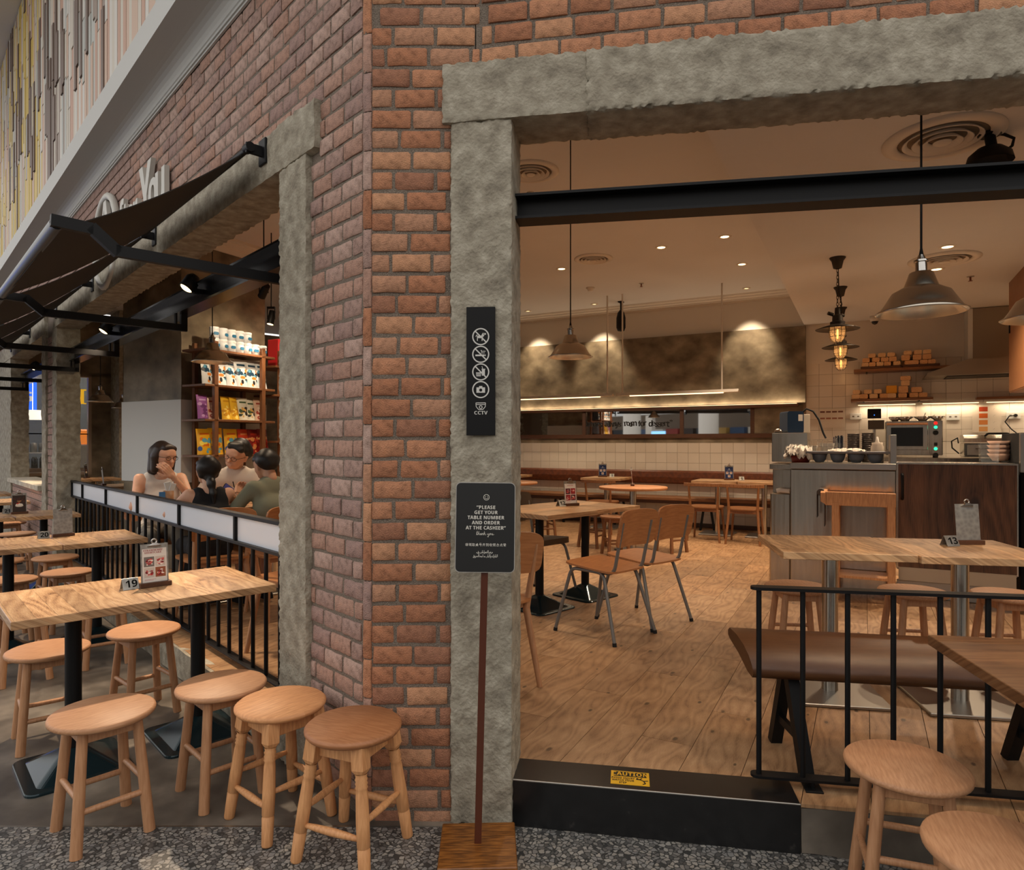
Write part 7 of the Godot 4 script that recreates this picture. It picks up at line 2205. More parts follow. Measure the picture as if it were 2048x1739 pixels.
func product_rack() -> void:
	var o := thing("product_rack", "brown wooden rack of snacks leaning by the concrete column", "rack", FB)
	for e in [[4.40, -5.62], [4.98, -5.62], [4.40, -5.92], [4.98, -5.92]]:
		part(o, "upright", bx(Vector3(0.045, 2.26, 0.04), 0.002, Vector3(e[0], FLOOR + 1.13, e[1])), M.rack)
	for y in [2.345, 2.0, 1.66, 1.31, 0.96]:
		part(o, "shelf", bx(Vector3(0.86, 0.022, 0.34), 0.002, Vector3(4.70, y, -5.77)), M.rack)
	var o2 := thing("side_rack", "second brown rack half hidden behind the concrete jamb", "rack", FB)
	for e in [[5.20, -5.60], [5.85, -5.60]]:
		part(o2, "upright", bx(Vector3(0.045, 2.26, 0.04), 0.002, Vector3(e[0], FLOOR + 1.13, e[1])), M.rack)
	for y in [2.26, 1.95, 1.45]:
		part(o2, "shelf", bx(Vector3(0.8, 0.022, 0.34), 0.002, Vector3(5.52, y, -5.75)), M.rack)
	# tubs on top, two rows
	var wt := mat(c8(214, 218, 222), 0.4)
	var bl := mat(c8(40, 110, 150), 0.5)
	var lid := mat(c8(226, 228, 230), 0.35)
	for r in 2:
		for k in (7 if r == 0 else 5):
			var t := thing("snack_tub", "white tub with a blue picture in the lower row on the rack's top" if r == 0 else "white tub with a blue picture in the upper row on the rack's top", "tub", FB * Transform3D(Basis(Vector3.UP, rng.randf_range(-0.3, 0.3)), Vector3(4.42 + k * 0.098, 2.357 + r * 0.112, -5.66)), "white tubs on the rack")
			part(t, "tub", MB.new().lathe([Vector2(0.0, 0.0), Vector2(0.042, 0.0), Vector2(0.045, 0.09), Vector2(0.0, 0.09)], 20).mesh(), wt)
			part(t, "lid", MB.new().lathe([Vector2(0.047, 0.088), Vector2(0.047, 0.108), Vector2(0.044, 0.111), Vector2(0.0, 0.111)], 20).mesh(), lid)
			part(t, "picture", MB.new().loft([rrect(0.05, 0.03, 0.012, 3), rrect(0.05, 0.03, 0.012, 3)], [0.042, 0.0462], Transform3D(Basis.IDENTITY, Vector3(0, 0.045, 0))).mesh(), bl)
	# pouches: pillow-shaped bags with printed blotches
	var rows := [[2.011, [[4.36, 0], [4.50, 0], [4.64, 0], [4.76, 0], [4.90, 0], [5.02, 0]], 0.30, 0.15], [1.671, [[4.31, 3], [4.42, 4], [4.58, 1], [4.68, 1], [4.78, 5], [4.88, 5], [4.99, 4]], 0.24, 0.125], [1.321, [[4.33, 2], [4.46, 2], [4.64, 2], [4.80, 6], [4.93, 7], [5.05, 7]], 0.27, 0.16]]
	var kinds := ["white and blue coffee pouch", "yellow pouch", "yellow and orange crisp bag", "purple pouch", "cream pouch with red print", "white pouch with green print", "orange-red crisp bag", "dark red crisp bag"]
	var base := [c8(206, 210, 212), c8(222, 176, 44), c8(226, 170, 30), c8(150, 90, 160), c8(206, 172, 150), c8(206, 204, 188), c8(196, 62, 30), c8(130, 26, 24)]
	var inks := [[c8(24, 60, 84), c8(30, 34, 40), c8(214, 130, 50), c8(86, 150, 180)], [c8(196, 140, 30), c8(236, 214, 120)], [c8(220, 110, 24), c8(90, 160, 190), c8(40, 80, 150), c8(240, 220, 90)], [c8(200, 160, 210), c8(110, 60, 120)], [c8(150, 60, 44), c8(230, 206, 186)], [c8(60, 80, 50), c8(40, 40, 38), c8(200, 160, 90)], [c8(236, 150, 90), c8(240, 210, 180)], [c8(200, 60, 40), c8(220, 150, 90)]]
	for k in 8:
		var im := Image.create(64, 96, false, Image.FORMAT_RGB8)
		im.fill(base[k])
		var r := RandomNumberGenerator.new()
		r.seed = 300 + k
		for q in 15:
			var c: Color = inks[k][r.randi() % inks[k].size()]
			var cx := r.randf_range(8, 56)
			var cy := r.randf_range(34, 88)
			var rx := r.randf_range(4, 13)
			var ry := r.randf_range(3, 9)
			for yy in range(maxi(0, int(cy - ry)), mini(96, int(cy + ry) + 1)):
				for xx in range(maxi(0, int(cx - rx)), mini(64, int(cx + rx) + 1)):
					if pow((xx - cx) / rx, 2) + pow((yy - cy) / ry, 2) < 1.0:
						im.set_pixel(xx, yy, c)
		im.fill_rect(Rect2i(12, 16, 40, 7), inks[k][0])
		var m := mat(Color.WHITE, 0.35)
		m.albedo_texture = ImageTexture.create_from_image(im)
		M["pouch%d" % k] = m
	for row in rows:
		for e in row[1]:
			single("snack_pouch", "%s standing on the rack's %s shelf" % [kinds[e[1]], "upper" if row[0] > 2.0 else ("middle" if row[0] > 1.5 else "lower")], "pouch", pouch(row[3], row[2] * rng.randf_range(0.92, 1.0)), M["pouch%d" % e[1]], FB * Transform3D(Basis(Vector3.UP, rng.randf_range(-0.25, 0.25)) * Basis(Vector3(1, 0, 0), -0.12), Vector3(e[0], row[0], -5.68)), "snack pouches on the rack")
	# red box with green slipper shapes
	var bx2 := thing("red_box", "red gift box with two green slipper shapes on the side rack", "box", FB * Transform3D(Basis.IDENTITY, Vector3(5.42, 2.272, -5.72)))
	part(bx2, "box", bx(Vector3(0.42, 0.30, 0.16), 0.003, Vector3(0, 0.15, 0)), mat(c8(190, 34, 40), 0.5))
	for x in [-0.11, 0.02]:
		part(bx2, "slipper", MB.new().loft([rrect(0.09, 0.2, 0.044, 6), rrect(0.09, 0.2, 0.044, 6)], [0.08, 0.084], Transform3D(Basis.IDENTITY, Vector3(x, 0.15, 0))).mesh(), mat(c8(34, 110, 84), 0.6))
		part(bx2, "strap", MB.new().loft([rrect(0.055, 0.03, 0.014, 4), rrect(0.055, 0.03, 0.014, 4)], [0.084, 0.086], Transform3D(Basis.IDENTITY, Vector3(x, 0.20, 0))).mesh(), mat(c8(226, 110, 110), 0.6))
		part(bx2, "dot", MB.new().box(Vector3(x - 0.015, 0.11, 0.0845), Vector3(0.014, 0.022, 0.002)).box(Vector3(x + 0.015, 0.11, 0.0845), Vector3(0.014, 0.022, 0.002)).mesh(), M.black)


func pouch(w: float, h: float) -> ArrayMesh:
	# a filled stand-up bag: flat at the top seal, full below, with uv
	var st := SurfaceTool.new()
	st.begin(Mesh.PRIMITIVE_TRIANGLES)
	var at := func(i: int, j: int, sg: float) -> Vector3:
		var u := j / 8.0 * 2.0 - 1.0
		var v := i / 8.0
		var full := pow(1.0 - v, 0.5) * (1.0 - pow(absf(u), 3.0)) * 0.035 + 0.001
		return Vector3(u * w * 0.5 * (1.0 - 0.06 * sin(PI * v)), v * h, sg * full)
	for sg in [1.0, -1.0]:
		st.set_smooth_group(1 if sg > 0 else 2)
		for i in 8:
			for j in 8:
				var q := [[i, j], [i + 1, j], [i + 1, j + 1], [i, j], [i + 1, j + 1], [i, j + 1]]
				if sg < 0.0:
					q.reverse()
				for e in q:
					st.set_uv(Vector2(e[1] / 8.0, 1.0 - e[0] / 8.0))
					st.add_vertex(at.call(e[0], e[1], sg))
	st.generate_normals()
	return st.commit()


# ---- people: smooth bodies from tapered capsules, meshed as surface nets
class Flesh:
	var bones := []        # [a, b, ra, rb, flatten]
	func add(a: Vector3, b: Vector3, ra: float, rb := -1.0) -> Flesh:
		bones.append([a, b, ra, ra if rb < 0.0 else rb])
		return self
	func chain(pts: Array, rs: Array) -> Flesh:
		for i in pts.size() - 1:
			add(pts[i], pts[i + 1], rs[i], rs[i + 1])
		return self
	func net(cell: float, k: float, into: SurfaceTool) -> void:
		var lo := Vector3.INF
		var hi := -Vector3.INF
		for b in bones:
			var r: float = maxf(b[2], b[3]) + k + cell * 2.0
			lo = lo.min(b[0] - Vector3.ONE * r).min(b[1] - Vector3.ONE * r)
			hi = hi.max(b[0] + Vector3.ONE * r).max(b[1] + Vector3.ONE * r)
		var nx := int((hi.x - lo.x) / cell) + 2
		var ny := int((hi.y - lo.y) / cell) + 2
		var nz := int((hi.z - lo.z) / cell) + 2
		var f := PackedFloat32Array()
		f.resize(nx * ny * nz)
		f.fill(9.0)
		for b in bones:
			var a: Vector3 = b[0]
			var ab: Vector3 = b[1] - a
			var l2 := maxf(ab.length_squared(), 1e-9)
			var m: float = maxf(b[2], b[3]) + k * 1.5 + cell
			var l: Vector3 = (a.min(b[1]) - Vector3.ONE * m - lo) / cell
			var h: Vector3 = (a.max(b[1]) + Vector3.ONE * m - lo) / cell
			var r0: float = b[2]
			var dr: float = b[3] - b[2]
			for z in range(maxi(0, int(l.z)), mini(nz, int(h.z) + 2)):
				for y in range(maxi(0, int(l.y)), mini(ny, int(h.y) + 2)):
					var row := (z * ny + y) * nx
					for x in range(maxi(0, int(l.x)), mini(nx, int(h.x) + 2)):
						var p := lo + Vector3(x, y, z) * cell - a
						var t := clampf(p.dot(ab) / l2, 0.0, 1.0)
						var d := (p - ab * t).length() - r0 - dr * t
						var o := f[row + x]
						var hh := maxf(k - absf(d - o), 0.0) / k
						f[row + x] = minf(d, o) - hh * hh * k * 0.25
		var vid := {}
		var pos := PackedVector3Array()
		var off := [0, 1, nx, nx + 1, nx * ny, nx * ny + 1, nx * ny + nx, nx * ny + nx + 1]
		var edges := [[0, 1], [2, 3], [4, 5], [6, 7], [0, 2], [1, 3], [4, 6], [5, 7], [0, 4], [1, 5], [2, 6], [3, 7]]
		for z in nz - 1:
			for y in ny - 1:
				var row := (z * ny + y) * nx
				for x in nx - 1:
					var i := row + x
					if f[i] > 0.3 * 1.0 and f[i] > cell * 3.0:
						continue
					var mask := 0
					for q in 8:
						if f[i + off[q]] < 0.0:
							mask |= 1 << q
					if mask == 0 or mask == 255:
						continue
					var s := Vector3.ZERO
					var n := 0
					for e in edges:
						var v0 := f[i + off[e[0]]]
						var v1 := f[i + off[e[1]]]
						if (v0 < 0.0) != (v1 < 0.0):
							var t := v0 / (v0 - v1)
							var p0 := Vector3(e[0] & 1, (e[0] >> 1) & 1, e[0] >> 2)
							var p1 := Vector3(e[1] & 1, (e[1] >> 1) & 1, e[1] >> 2)
							s += p0.lerp(p1, t)
							n += 1
					vid[i] = pos.size()
					pos.append(lo + (Vector3(x, y, z) + s / n) * cell)
		var sx := 1
		var sy := nx
		var sz := nx * ny
		for i in vid:
			for ax in 3:
				var step: int = [sx, sy, sz][ax]
				var u: int = [sy, sz, sx][ax]
				var v: int = [sz, sx, sy][ax]
				var in0 := f[i] < 0.0
				var in1 := f[i + step] < 0.0
				if in0 == in1 or not (vid.has(i - u) and vid.has(i - v) and vid.has(i - u - v)):
					continue
				var q := [pos[vid[i]], pos[vid[i - u]], pos[vid[i - u - v]], pos[vid[i - v]]]
				if in0:
					q.reverse()
				for t in [0, 1, 2, 0, 2, 3]:
					into.add_vertex(q[t])


func elbow(s: Vector3, h: Vector3, a: float, b: float, pole: Vector3) -> Vector3:
	var d := h - s
	var l := minf(d.length(), (a + b) * 0.995)
	var n := d.normalized()
	var x := (a * a - b * b + l * l) / (2.0 * l)
	var r := sqrt(maxf(a * a - x * x, 0.0))
	var p := (pole - n * pole.dot(n)).normalized()
	return s + n * x + p * r


func hand(f: Flesh, w: Vector3, dir: Vector3, palm: Vector3, side: float, curl: float, s: float) -> void:
	# palm and five fingers; «palm» is the way the palm faces, «side» +1 puts the thumb on dir x palm
	var y := dir.normalized()
	var z := (palm - y * palm.dot(y)).normalized()
	var x := y.cross(z) * side
	var k := s
	for q in 4:
		var bx := (q - 1.5) * 0.019 * k
		f.add(w + y * 0.01 * k + x * bx * 0.7, w + y * 0.085 * k + x * bx, 0.015 * k, 0.0115 * k)
		var len: float = [0.066, 0.078, 0.072, 0.056][q] * k
		var p0 := w + y * 0.088 * k + x * bx
		var d1 := (y * cos(curl * 0.6) + z * sin(curl * 0.6)).normalized()
		var d2 := (y * cos(curl * 1.5) + z * sin(curl * 1.5)).normalized()
		var d3 := (y * cos(curl * 2.2) + z * sin(curl * 2.2)).normalized()
		f.chain([p0, p0 + d1 * len * 0.45, p0 + d1 * len * 0.45 + d2 * len * 0.32, p0 + d1 * len * 0.45 + d2 * len * 0.32 + d3 * len * 0.25], [0.0092 * k, 0.0088 * k, 0.0082 * k, 0.0072 * k])
	var t0 := w + y * 0.025 * k - x * 0.026 * k
	var t1 := t0 + (y * 0.6 - x * 0.7 + z * 0.5).normalized() * 0.036 * k
	f.chain([t0, t1, t1 + (y * 0.9 - x * 0.2 + z * 0.45).normalized() * 0.03 * k, t1 + (y * 0.9 - x * 0.1 + z * 0.5).normalized() * 0.05 * k], [0.014 * k, 0.0115 * k, 0.0098 * k, 0.0078 * k])


func person(label: String, xf: Transform3D, o: Dictionary) -> Node3D:
	# a seated figure facing local -z; origin on the floor under the hips
	var s: float = o.size
	var n := thing("person", label, "person", xf)
	var seat: float = o.get("seat", 0.455)
	var hip := Vector3(0, seat + 0.085 * s, 0)
	var lean: Vector3 = Vector3(o.get("roll", 0.0), 1.0, -o.get("lean", 0.1)).normalized()
	var side := Vector3(1, 0, 0)
	var chest := hip + lean * 0.27 * s
	var neck := hip + lean * 0.50 * s
	var hd: Basis = Basis.from_euler(o.get("head", Vector3.ZERO))
	var skull := neck + hd * Vector3(0, 0.135, -0.028) * s
	var sh: float = 0.165 * s * o.get("broad", 1.0)
	var SL := neck + Vector3(-sh, -0.055 * s, 0.01 * s)
	var SR := neck + Vector3(sh, -0.055 * s, 0.01 * s)
	var HL: Vector3 = o.hand_l
	var HR: Vector3 = o.hand_r
	var EL := elbow(SL, HL, 0.27 * s, 0.235 * s, Vector3(-0.8, -1, 0.4))
	var ER := elbow(SR, HR, 0.27 * s, 0.235 * s, Vector3(0.8, -1, 0.4))
	var body := Flesh.new()
	var torso := Flesh.new()
	var w: float = o.get("build", 1.0) * s
	var trunk := func(f: Flesh, e: float) -> void:
		f.add(hip + side * -0.075 * w, hip + side * 0.075 * w, 0.105 * w + e)
		f.add(hip + lean * 0.13 * s - side * 0.05 * w, hip + lean * 0.13 * s + side * 0.05 * w, 0.092 * w + e)
		f.add(chest - side * 0.075 * w, chest + side * 0.075 * w, 0.098 * w + e)
		f.add(hip, chest, 0.10 * w + e)
		f.add(SL + Vector3(0.035, -0.03, 0) * s, SR + Vector3(-0.035, -0.03, 0) * s, 0.062 * w + e)
		f.add(chest - side * 0.06 * w, SL + Vector3(0.05, -0.04, 0) * s, 0.085 * w + e, 0.055 * w + e)
		f.add(chest + side * 0.06 * w, SR + Vector3(-0.05, -0.04, 0) * s, 0.085 * w + e, 0.055 * w + e)
	trunk.call(body, 0.0)
	body.add(neck - lean * 0.03 * s, skull + hd * Vector3(0, -0.06, 0.02) * s, 0.052 * s, 0.047 * s)
	for a in [[SL, EL, HL], [SR, ER, HR]]:
		body.chain([a[0], a[1], a[2]], [0.047 * w, 0.037 * w, 0.025 * s])
	var knee: float = o.get("knee", 0.41) * s
	for sd in [-1.0, 1.0]:
		var h0: Vector3 = hip + Vector3(sd * 0.085 * s, -0.02 * s, 0)
		var k0 := Vector3(sd * 0.12 * s, seat + 0.05 * s, -knee)
		var a0 := Vector3(sd * 0.11 * s, 0.09 * s + o.get("dangle", 0.0), -knee + 0.03)
		body.chain([h0, k0, a0, a0 + Vector3(0, -0.05, -0.13) * s], [0.082 * w, 0.055 * s, 0.035 * s, 0.033 * s])
	var st := SurfaceTool.new()
	st.begin(Mesh.PRIMITIVE_TRIANGLES)
	st.set_smooth_group(0)
	body.net(0.016, 0.035 * s, st)
	# head
	var hf := Flesh.new()
	var H := func(x: float, y: float, z: float) -> Vector3:
		return skull + hd * Vector3(x, y, z) * s
	hf.add(H.call(0, 0.035, 0.028), H.call(0, 0.03, -0.022), 0.085 * s, 0.078 * s)
	hf.add(H.call(-0.012, -0.02, -0.025), H.call(0.012, -0.02, -0.025), 0.062 * s)
	hf.add(H.call(-0.02, -0.066, -0.045), H.call(0.02, -0.066, -0.045), 0.036 * s)
	hf.add(H.call(0, -0.085, -0.058), H.call(0, -0.08, -0.05), 0.024 * s)
	hf.add(H.call(-0.034, -0.018, -0.062), H.call(-0.03, -0.03, -0.058), 0.026 * s)
	hf.add(H.call(0.034, -0.018, -0.062), H.call(0.03, -0.03, -0.058), 0.026 * s)
	hf.add(H.call(0, -0.002, -0.092), H.call(0, -0.032, -0.108), 0.010 * s, 0.0135 * s)
	hf.add(H.call(-0.016, -0.062, -0.083), H.call(0.016, -0.062, -0.083), 0.0095 * s)
	hf.add(H.call(-0.012, -0.070, -0.081), H.call(0.012, -0.070, -0.081), 0.0095 * s)
	hf.add(H.call(-0.035, 0.022, -0.086), H.call(0.035, 0.022, -0.086), 0.012 * s)
	for sd in [-1.0, 1.0]:
		hf.add(H.call(sd * 0.082, 0.008, 0.008), H.call(sd * 0.078, -0.03, 0.0), 0.013 * s, 0.010 * s)
	hf.add(H.call(0, -0.05, 0.02), neck, 0.05 * s, 0.05 * s)
	hf.net(0.0068, 0.014 * s, st)
	for e in [[HL, HL - EL, o.get("palm_l", Vector3.DOWN), -1.0], [HR, HR - ER, o.get("palm_r", Vector3.DOWN), 1.0]]:
		var h2 := Flesh.new()
		h2.add(e[0] - e[1].normalized() * 0.03, e[0] + e[1].normalized() * 0.01, 0.025 * s, 0.022 * s)
		hand(h2, e[0], e[1], e[2], e[3], o.get("curl", 0.6), s)
		h2.net(0.0045, 0.007, st)
	st.generate_normals()
	var sk := part(n, "body", st.commit(), o.skin)
	# clothes
	trunk.call(torso, 0.010)
	var sl: float = o.get("sleeve", 0.0)
	if sl > 0.0:
		torso.add(SL, SL.lerp(EL, sl), 0.058 * w, 0.054 * w)
		torso.add(SR, SR.lerp(ER, sl), 0.058 * w, 0.054 * w)
		torso.add(neck + Vector3(-0.05, -0.03, 0.0) * s, neck + Vector3(0.05, -0.03, 0.0) * s, 0.058 * s)
	else:
		torso.bones[4][0] = SL + Vector3(0.075, -0.045, 0) * s
		torso.bones[4][1] = SR + Vector3(-0.075, -0.045, 0) * s
		torso.bones[5][1] = SL + Vector3(0.08, -0.05, 0) * s
		torso.bones[6][1] = SR + Vector3(-0.08, -0.05, 0) * s
		torso.add(SL + Vector3(0.07, -0.06, 0.02) * s, SL + Vector3(0.075, 0.005, 0.0) * s, 0.05 * s)
		torso.add(SR + Vector3(-0.07, -0.06, 0.02) * s, SR + Vector3(-0.075, 0.005, 0.0) * s, 0.05 * s)
	st = SurfaceTool.new()
	st.begin(Mesh.PRIMITIVE_TRIANGLES)
	torso.net(0.014, 0.03 * s, st)
	st.generate_normals()
	part(n, o.get("top_name", "shirt"), st.commit(), o.top)
	var pants := Flesh.new()
	pants.add(hip + side * -0.075 * w + Vector3(0, -0.02, 0), hip + side * 0.075 * w + Vector3(0, -0.02, 0), 0.118 * w)
	for sd in [-1.0, 1.0]:
		var h0: Vector3 = hip + Vector3(sd * 0.085 * s, -0.02 * s, 0)
		var k0 := Vector3(sd * 0.12 * s, seat + 0.05 * s, -knee)
		var a0 := Vector3(sd * 0.11 * s, 0.09 * s + o.get("dangle", 0.0), -knee + 0.03)
		var short: float = o.get("short", 1.0)
		pants.add(h0, k0, 0.096 * w, 0.072 * s)
		if short > 0.0:
			pants.add(k0, k0.lerp(a0, short * 0.85), 0.07 * s, 0.056 * s)
		part(n, "shoe", MB.new().loft([rrect(0.085 * s, 0.24 * s, 0.04 * s, 4), rrect(0.08 * s, 0.22 * s, 0.035 * s, 4), rrect(0.06 * s, 0.12 * s, 0.028 * s, 4)], [0.0, 0.035 * s, 0.075 * s], up_axes(a0 + Vector3(0, -0.09 * s, -0.055 * s))).mesh(), M.black_rough)
	st = SurfaceTool.new()
	st.begin(Mesh.PRIMITIVE_TRIANGLES)
	pants.net(0.016, 0.03 * s, st)
	st.generate_normals()
	part(n, "trousers", st.commit(), o.legs)
	# hair
	var hair := Flesh.new()
	hair.add(H.call(0, 0.056, 0.034), H.call(0, 0.058, -0.020), 0.082 * s, 0.066 * s)
	hair.add(H.call(-0.03, 0.03, 0.045), H.call(0.03, 0.03, 0.045), 0.072 * s)
	hair.add(H.call(-0.045, 0.072, -0.045), H.call(0.03, 0.08, -0.05), 0.032 * s)
	match o.hair:
		"bob":
			for sd in [-1.0, 1.0]:
				hair.chain([H.call(sd * 0.055, 0.06, 0.0), H.call(sd * 0.082, 0.0, 0.005), H.call(sd * 0.078, -0.11, 0.005)], [0.04 * s, 0.034 * s, 0.03 * s])
				hair.chain([H.call(sd * 0.04, 0.04, 0.06), H.call(sd * 0.05, -0.12, 0.055)], [0.055 * s, 0.05 * s])
			hair.chain([H.call(0, 0.03, 0.07), H.call(0, -0.13, 0.07)], [0.06 * s, 0.05 * s])
		"tied":
			hair.add(H.call(0, -0.02, 0.05), H.call(0, -0.05, 0.055), 0.066 * s, 0.05 * s)
			hair.add(H.call(0, -0.10, 0.088), H.call(0, -0.115, 0.09), 0.038 * s)
			hair.chain([H.call(0, -0.12, 0.09), H.call(0.01, -0.20, 0.10), H.call(0.012, -0.30, 0.10)], [0.028 * s, 0.03 * s, 0.014 * s])
			for sd in [-1.0, 1.0]:
				hair.add(H.call(sd * 0.045, 0.02, 0.02), H.call(sd * 0.05, -0.03, 0.03), 0.046 * s, 0.036 * s)
		"short":
			hair.add(H.call(-0.02, -0.01, 0.06), H.call(0.02, -0.01, 0.06), 0.054 * s)
			hair.add(H.call(0.03, 0.085, -0.06), H.call(-0.03, 0.10, -0.03), 0.03 * s)
			for sd in [-1.0, 1.0]:
				hair.add(H.call(sd * 0.052, 0.05, 0.0), H.call(sd * 0.056, 0.02, 0.022), 0.036 * s, 0.032 * s)
	st = SurfaceTool.new()
	st.begin(Mesh.PRIMITIVE_TRIANGLES)
	hair.net(0.0085, 0.012, st)
	st.generate_normals()
	part(n, "hair", st.commit(), o.hair_m)
	# eyes, brows, mouth
	var white := mat(c8(220, 212, 204), 0.3)
	var dark := mat(c8(30, 22, 18), 0.3)
	for sd in [-1.0, 1.0]:
		part(n, "eye", MB.new().lathe([Vector2(0, -0.0105), Vector2(0.0075, -0.0075), Vector2(0.0105, 0.0), Vector2(0.0075, 0.0075), Vector2(0, 0.0105)].map(func(p): return p * s), 12, Transform3D(hd, H.call(sd * 0.031, 0.002, -0.0795))).mesh(), white)
		part(n, "iris", MB.new().tube(H.call(sd * 0.031, 0.0, -0.088), H.call(sd * 0.031, -0.0005, -0.0912), 0.0052 * s, 0.004 * s, 10).mesh(), dark)
		part(n, "eyebrow", MB.new().bar(H.call(sd * 0.016, 0.021, -0.098), H.call(sd * 0.046, 0.022, -0.088), 0.006 * s, 0.005 * s).mesh(), o.hair_m)
	part(n, "mouth", MB.new().bar(H.call(-0.02, -0.0655, -0.0905), H.call(0.02, -0.0655, -0.0905), 0.004 * s, 0.004 * s).mesh(), mat(c8(120, 56, 50), 0.5))
	if o.has("glasses"):
		var gl := MB.new()
		for sd in [-1.0, 1.0]:
			var pts := []
			for q in 15:
				var a := TAU * q / 14.0
				pts.append(H.call(sd * 0.034 + cos(a) * 0.024, -0.002 + sin(a) * 0.017, -0.106 + absf(cos(a)) * 0.004))
			gl.sweep(pts, 0.0018, 5)
			gl.tube(H.call(sd * 0.058, 0.004, -0.10), H.call(sd * 0.084, 0.006, 0.0), 0.0018, 0.0018, 5)
		gl.tube(H.call(-0.010, 0.0, -0.107), H.call(0.010, 0.0, -0.107), 0.0018, 0.0018, 5)
		part(n, "glasses", gl.mesh(), M.black_gloss)
	return n


func family() -> void:
	var skin := mat(c8(206, 158, 130), 0.55)
	skin.subsurf_scatter_enabled = true
	skin.subsurf_scatter_strength = 0.15
	var skin2: StandardMaterial3D = skin.duplicate()
	skin2.albedo_color = c8(196, 146, 116)
	var black_hair := mat(c8(20, 17, 16), 0.45)
	var brown_hair := mat(c8(42, 28, 22), 0.45)
	var TT := 0.93
	table("wood-topped table of the seated family, left half against the railing", FL * yaw(0, Vector3(0.52, FLOOR, -3.36)), 0.56, 0.68, TT - FLOOR, true, "family's table pair", null, 3)
	table("wood-topped table of the seated family, half away from the railing", FL * yaw(0, Vector3(1.09, FLOOR, -3.36)), 0.56, 0.68, TT - FLOOR, true, "family's table pair", null, 8)
	var g := "plywood chairs around the family's table"
	ply_chair("plywood chair under the girl in black", FL * yaw(0, Vector3(0.38, FLOOR, -2.72)), g)
	ply_chair("plywood chair under the boy in green", FL * yaw(0, Vector3(0.83, FLOOR, -2.58)), g)
	ply_chair("plywood chair under the woman in the white top", FL * yaw(180, Vector3(0.38, FLOOR, -3.99)), g)
	ply_chair("plywood chair under the man in the white shirt", FL * yaw(165, Vector3(1.02, FLOOR, -3.96)), g)
	ply_chair("empty plywood chair just behind the railing, nearest the concrete jamb", FL * yaw(-80, Vector3(0.52, FLOOR, -1.62)), g)
	var F := FL * Transform3D(Basis.IDENTITY, Vector3(0, FLOOR, 0))
	person("woman with a dark bob in a white sleeveless top, hand raised to her face", F * yaw(170, Vector3(0.38, 0, -3.98)), {"size": 0.97, "lean": 0.12, "head": Vector3(-0.12, 0.55, 0.0), "hand_l": Vector3(-0.06, 0.99, -0.32), "hand_r": Vector3(0.06, 0.80, -0.34), "palm_l": Vector3(0.6, 0.2, 0.8), "skin": skin, "top": mat(c8(216, 208, 198), 0.85), "top_name": "sleeveless_top", "legs": mat(c8(132, 128, 118), 0.9), "hair": "bob", "hair_m": brown_hair, "build": 0.9, "glasses": true})
	person("man with glasses in a white t-shirt leaning over the table", F * yaw(152, Vector3(1.02, 0, -3.90)), {"size": 1.06, "lean": 0.42, "roll": 0.0, "head": Vector3(-0.22, -0.45, 0.34), "hand_l": Vector3(-0.22, 0.80, -0.46), "hand_r": Vector3(0.22, 0.80, -0.46), "skin": skin, "top": mat(c8(210, 198, 184), 0.85), "top_name": "t_shirt", "sleeve": 0.75, "legs": mat(c8(60, 58, 56), 0.9), "hair": "short", "hair_m": black_hair, "build": 1.08, "glasses": true})
	person("girl in a black sleeveless top with dark tied hair, back to the railing", F * yaw(-6, Vector3(0.38, 0, -2.76)), {"size": 0.84, "lean": 0.12, "head": Vector3(-0.1, 0.1, 0.0), "hand_l": Vector3(-0.2, 0.79, -0.36), "hand_r": Vector3(0.16, 0.79, -0.38), "skin": skin, "top": mat(c8(22, 22, 24), 0.9), "top_name": "sleeveless_top", "legs": mat(c8(26, 26, 28), 0.9), "hair": "tied", "hair_m": black_hair, "build": 0.92, "dangle": 0.05, "seat": 0.455})
	person("boy in a sage green shirt holding a phone, back to the railing", F * yaw(6, Vector3(0.82, 0, -2.62)), {"size": 0.92, "lean": 0.22, "head": Vector3(-0.38, 0.1, 0.0), "hand_l": Vector3(-0.16, 0.86, -0.32), "hand_r": Vector3(0.08, 0.82, -0.34), "palm_l": Vector3(0.5, 0.6, 0.3), "skin": skin2, "top": mat(c8(128, 128, 106), 0.9), "top_name": "green_shirt", "sleeve": 0.8, "legs": mat(c8(150, 120, 84), 0.9), "hair": "short", "hair_m": black_hair, "build": 0.95, "short": 0.2, "dangle": 0.03})
	# things on their table
	var ph := thing("phone", "dark phone with a blue lit screen in the boy's hand", "phone", F * yaw(6, Vector3(0.82, 0, -2.62)) * Transform3D(Basis.from_euler(Vector3(-0.5, 0.2, 0.75)), Vector3(-0.15, 0.88, -0.42)))
	part(ph, "case", MB.new().loft([rrect(0.075, 0.155, 0.01, 3), rrect(0.075, 0.155, 0.01, 3)], [-0.004, 0.004]).mesh(), M.black)
	part(ph, "screen", MB.new().loft([rrect(0.068, 0.146, 0.008, 3), rrect(0.068, 0.146, 0.008, 3)], [0.004, 0.0048]).mesh(), glow(Color(0.05, 0.07, 0.30), 0.6))
	var dr := thing("juice_cup", "clear plastic cup of orange juice with a black straw", "drink", F * Transform3D(Basis.IDENTITY, Vector3(0.72, TT - FLOOR, -3.16)))
	part(dr, "cup", MB.new().lathe([Vector2(0.0, 0.0), Vector2(0.03, 0.0), Vector2(0.046, 0.13)], 20).mesh(), M.glass)
	part(dr, "juice", MB.new().lathe([Vector2(0.0, 0.003), Vector2(0.0285, 0.003), Vector2(0.040, 0.095), Vector2(0.0, 0.095)], 20).mesh(), mat(c8(232, 140, 20), 0.3))
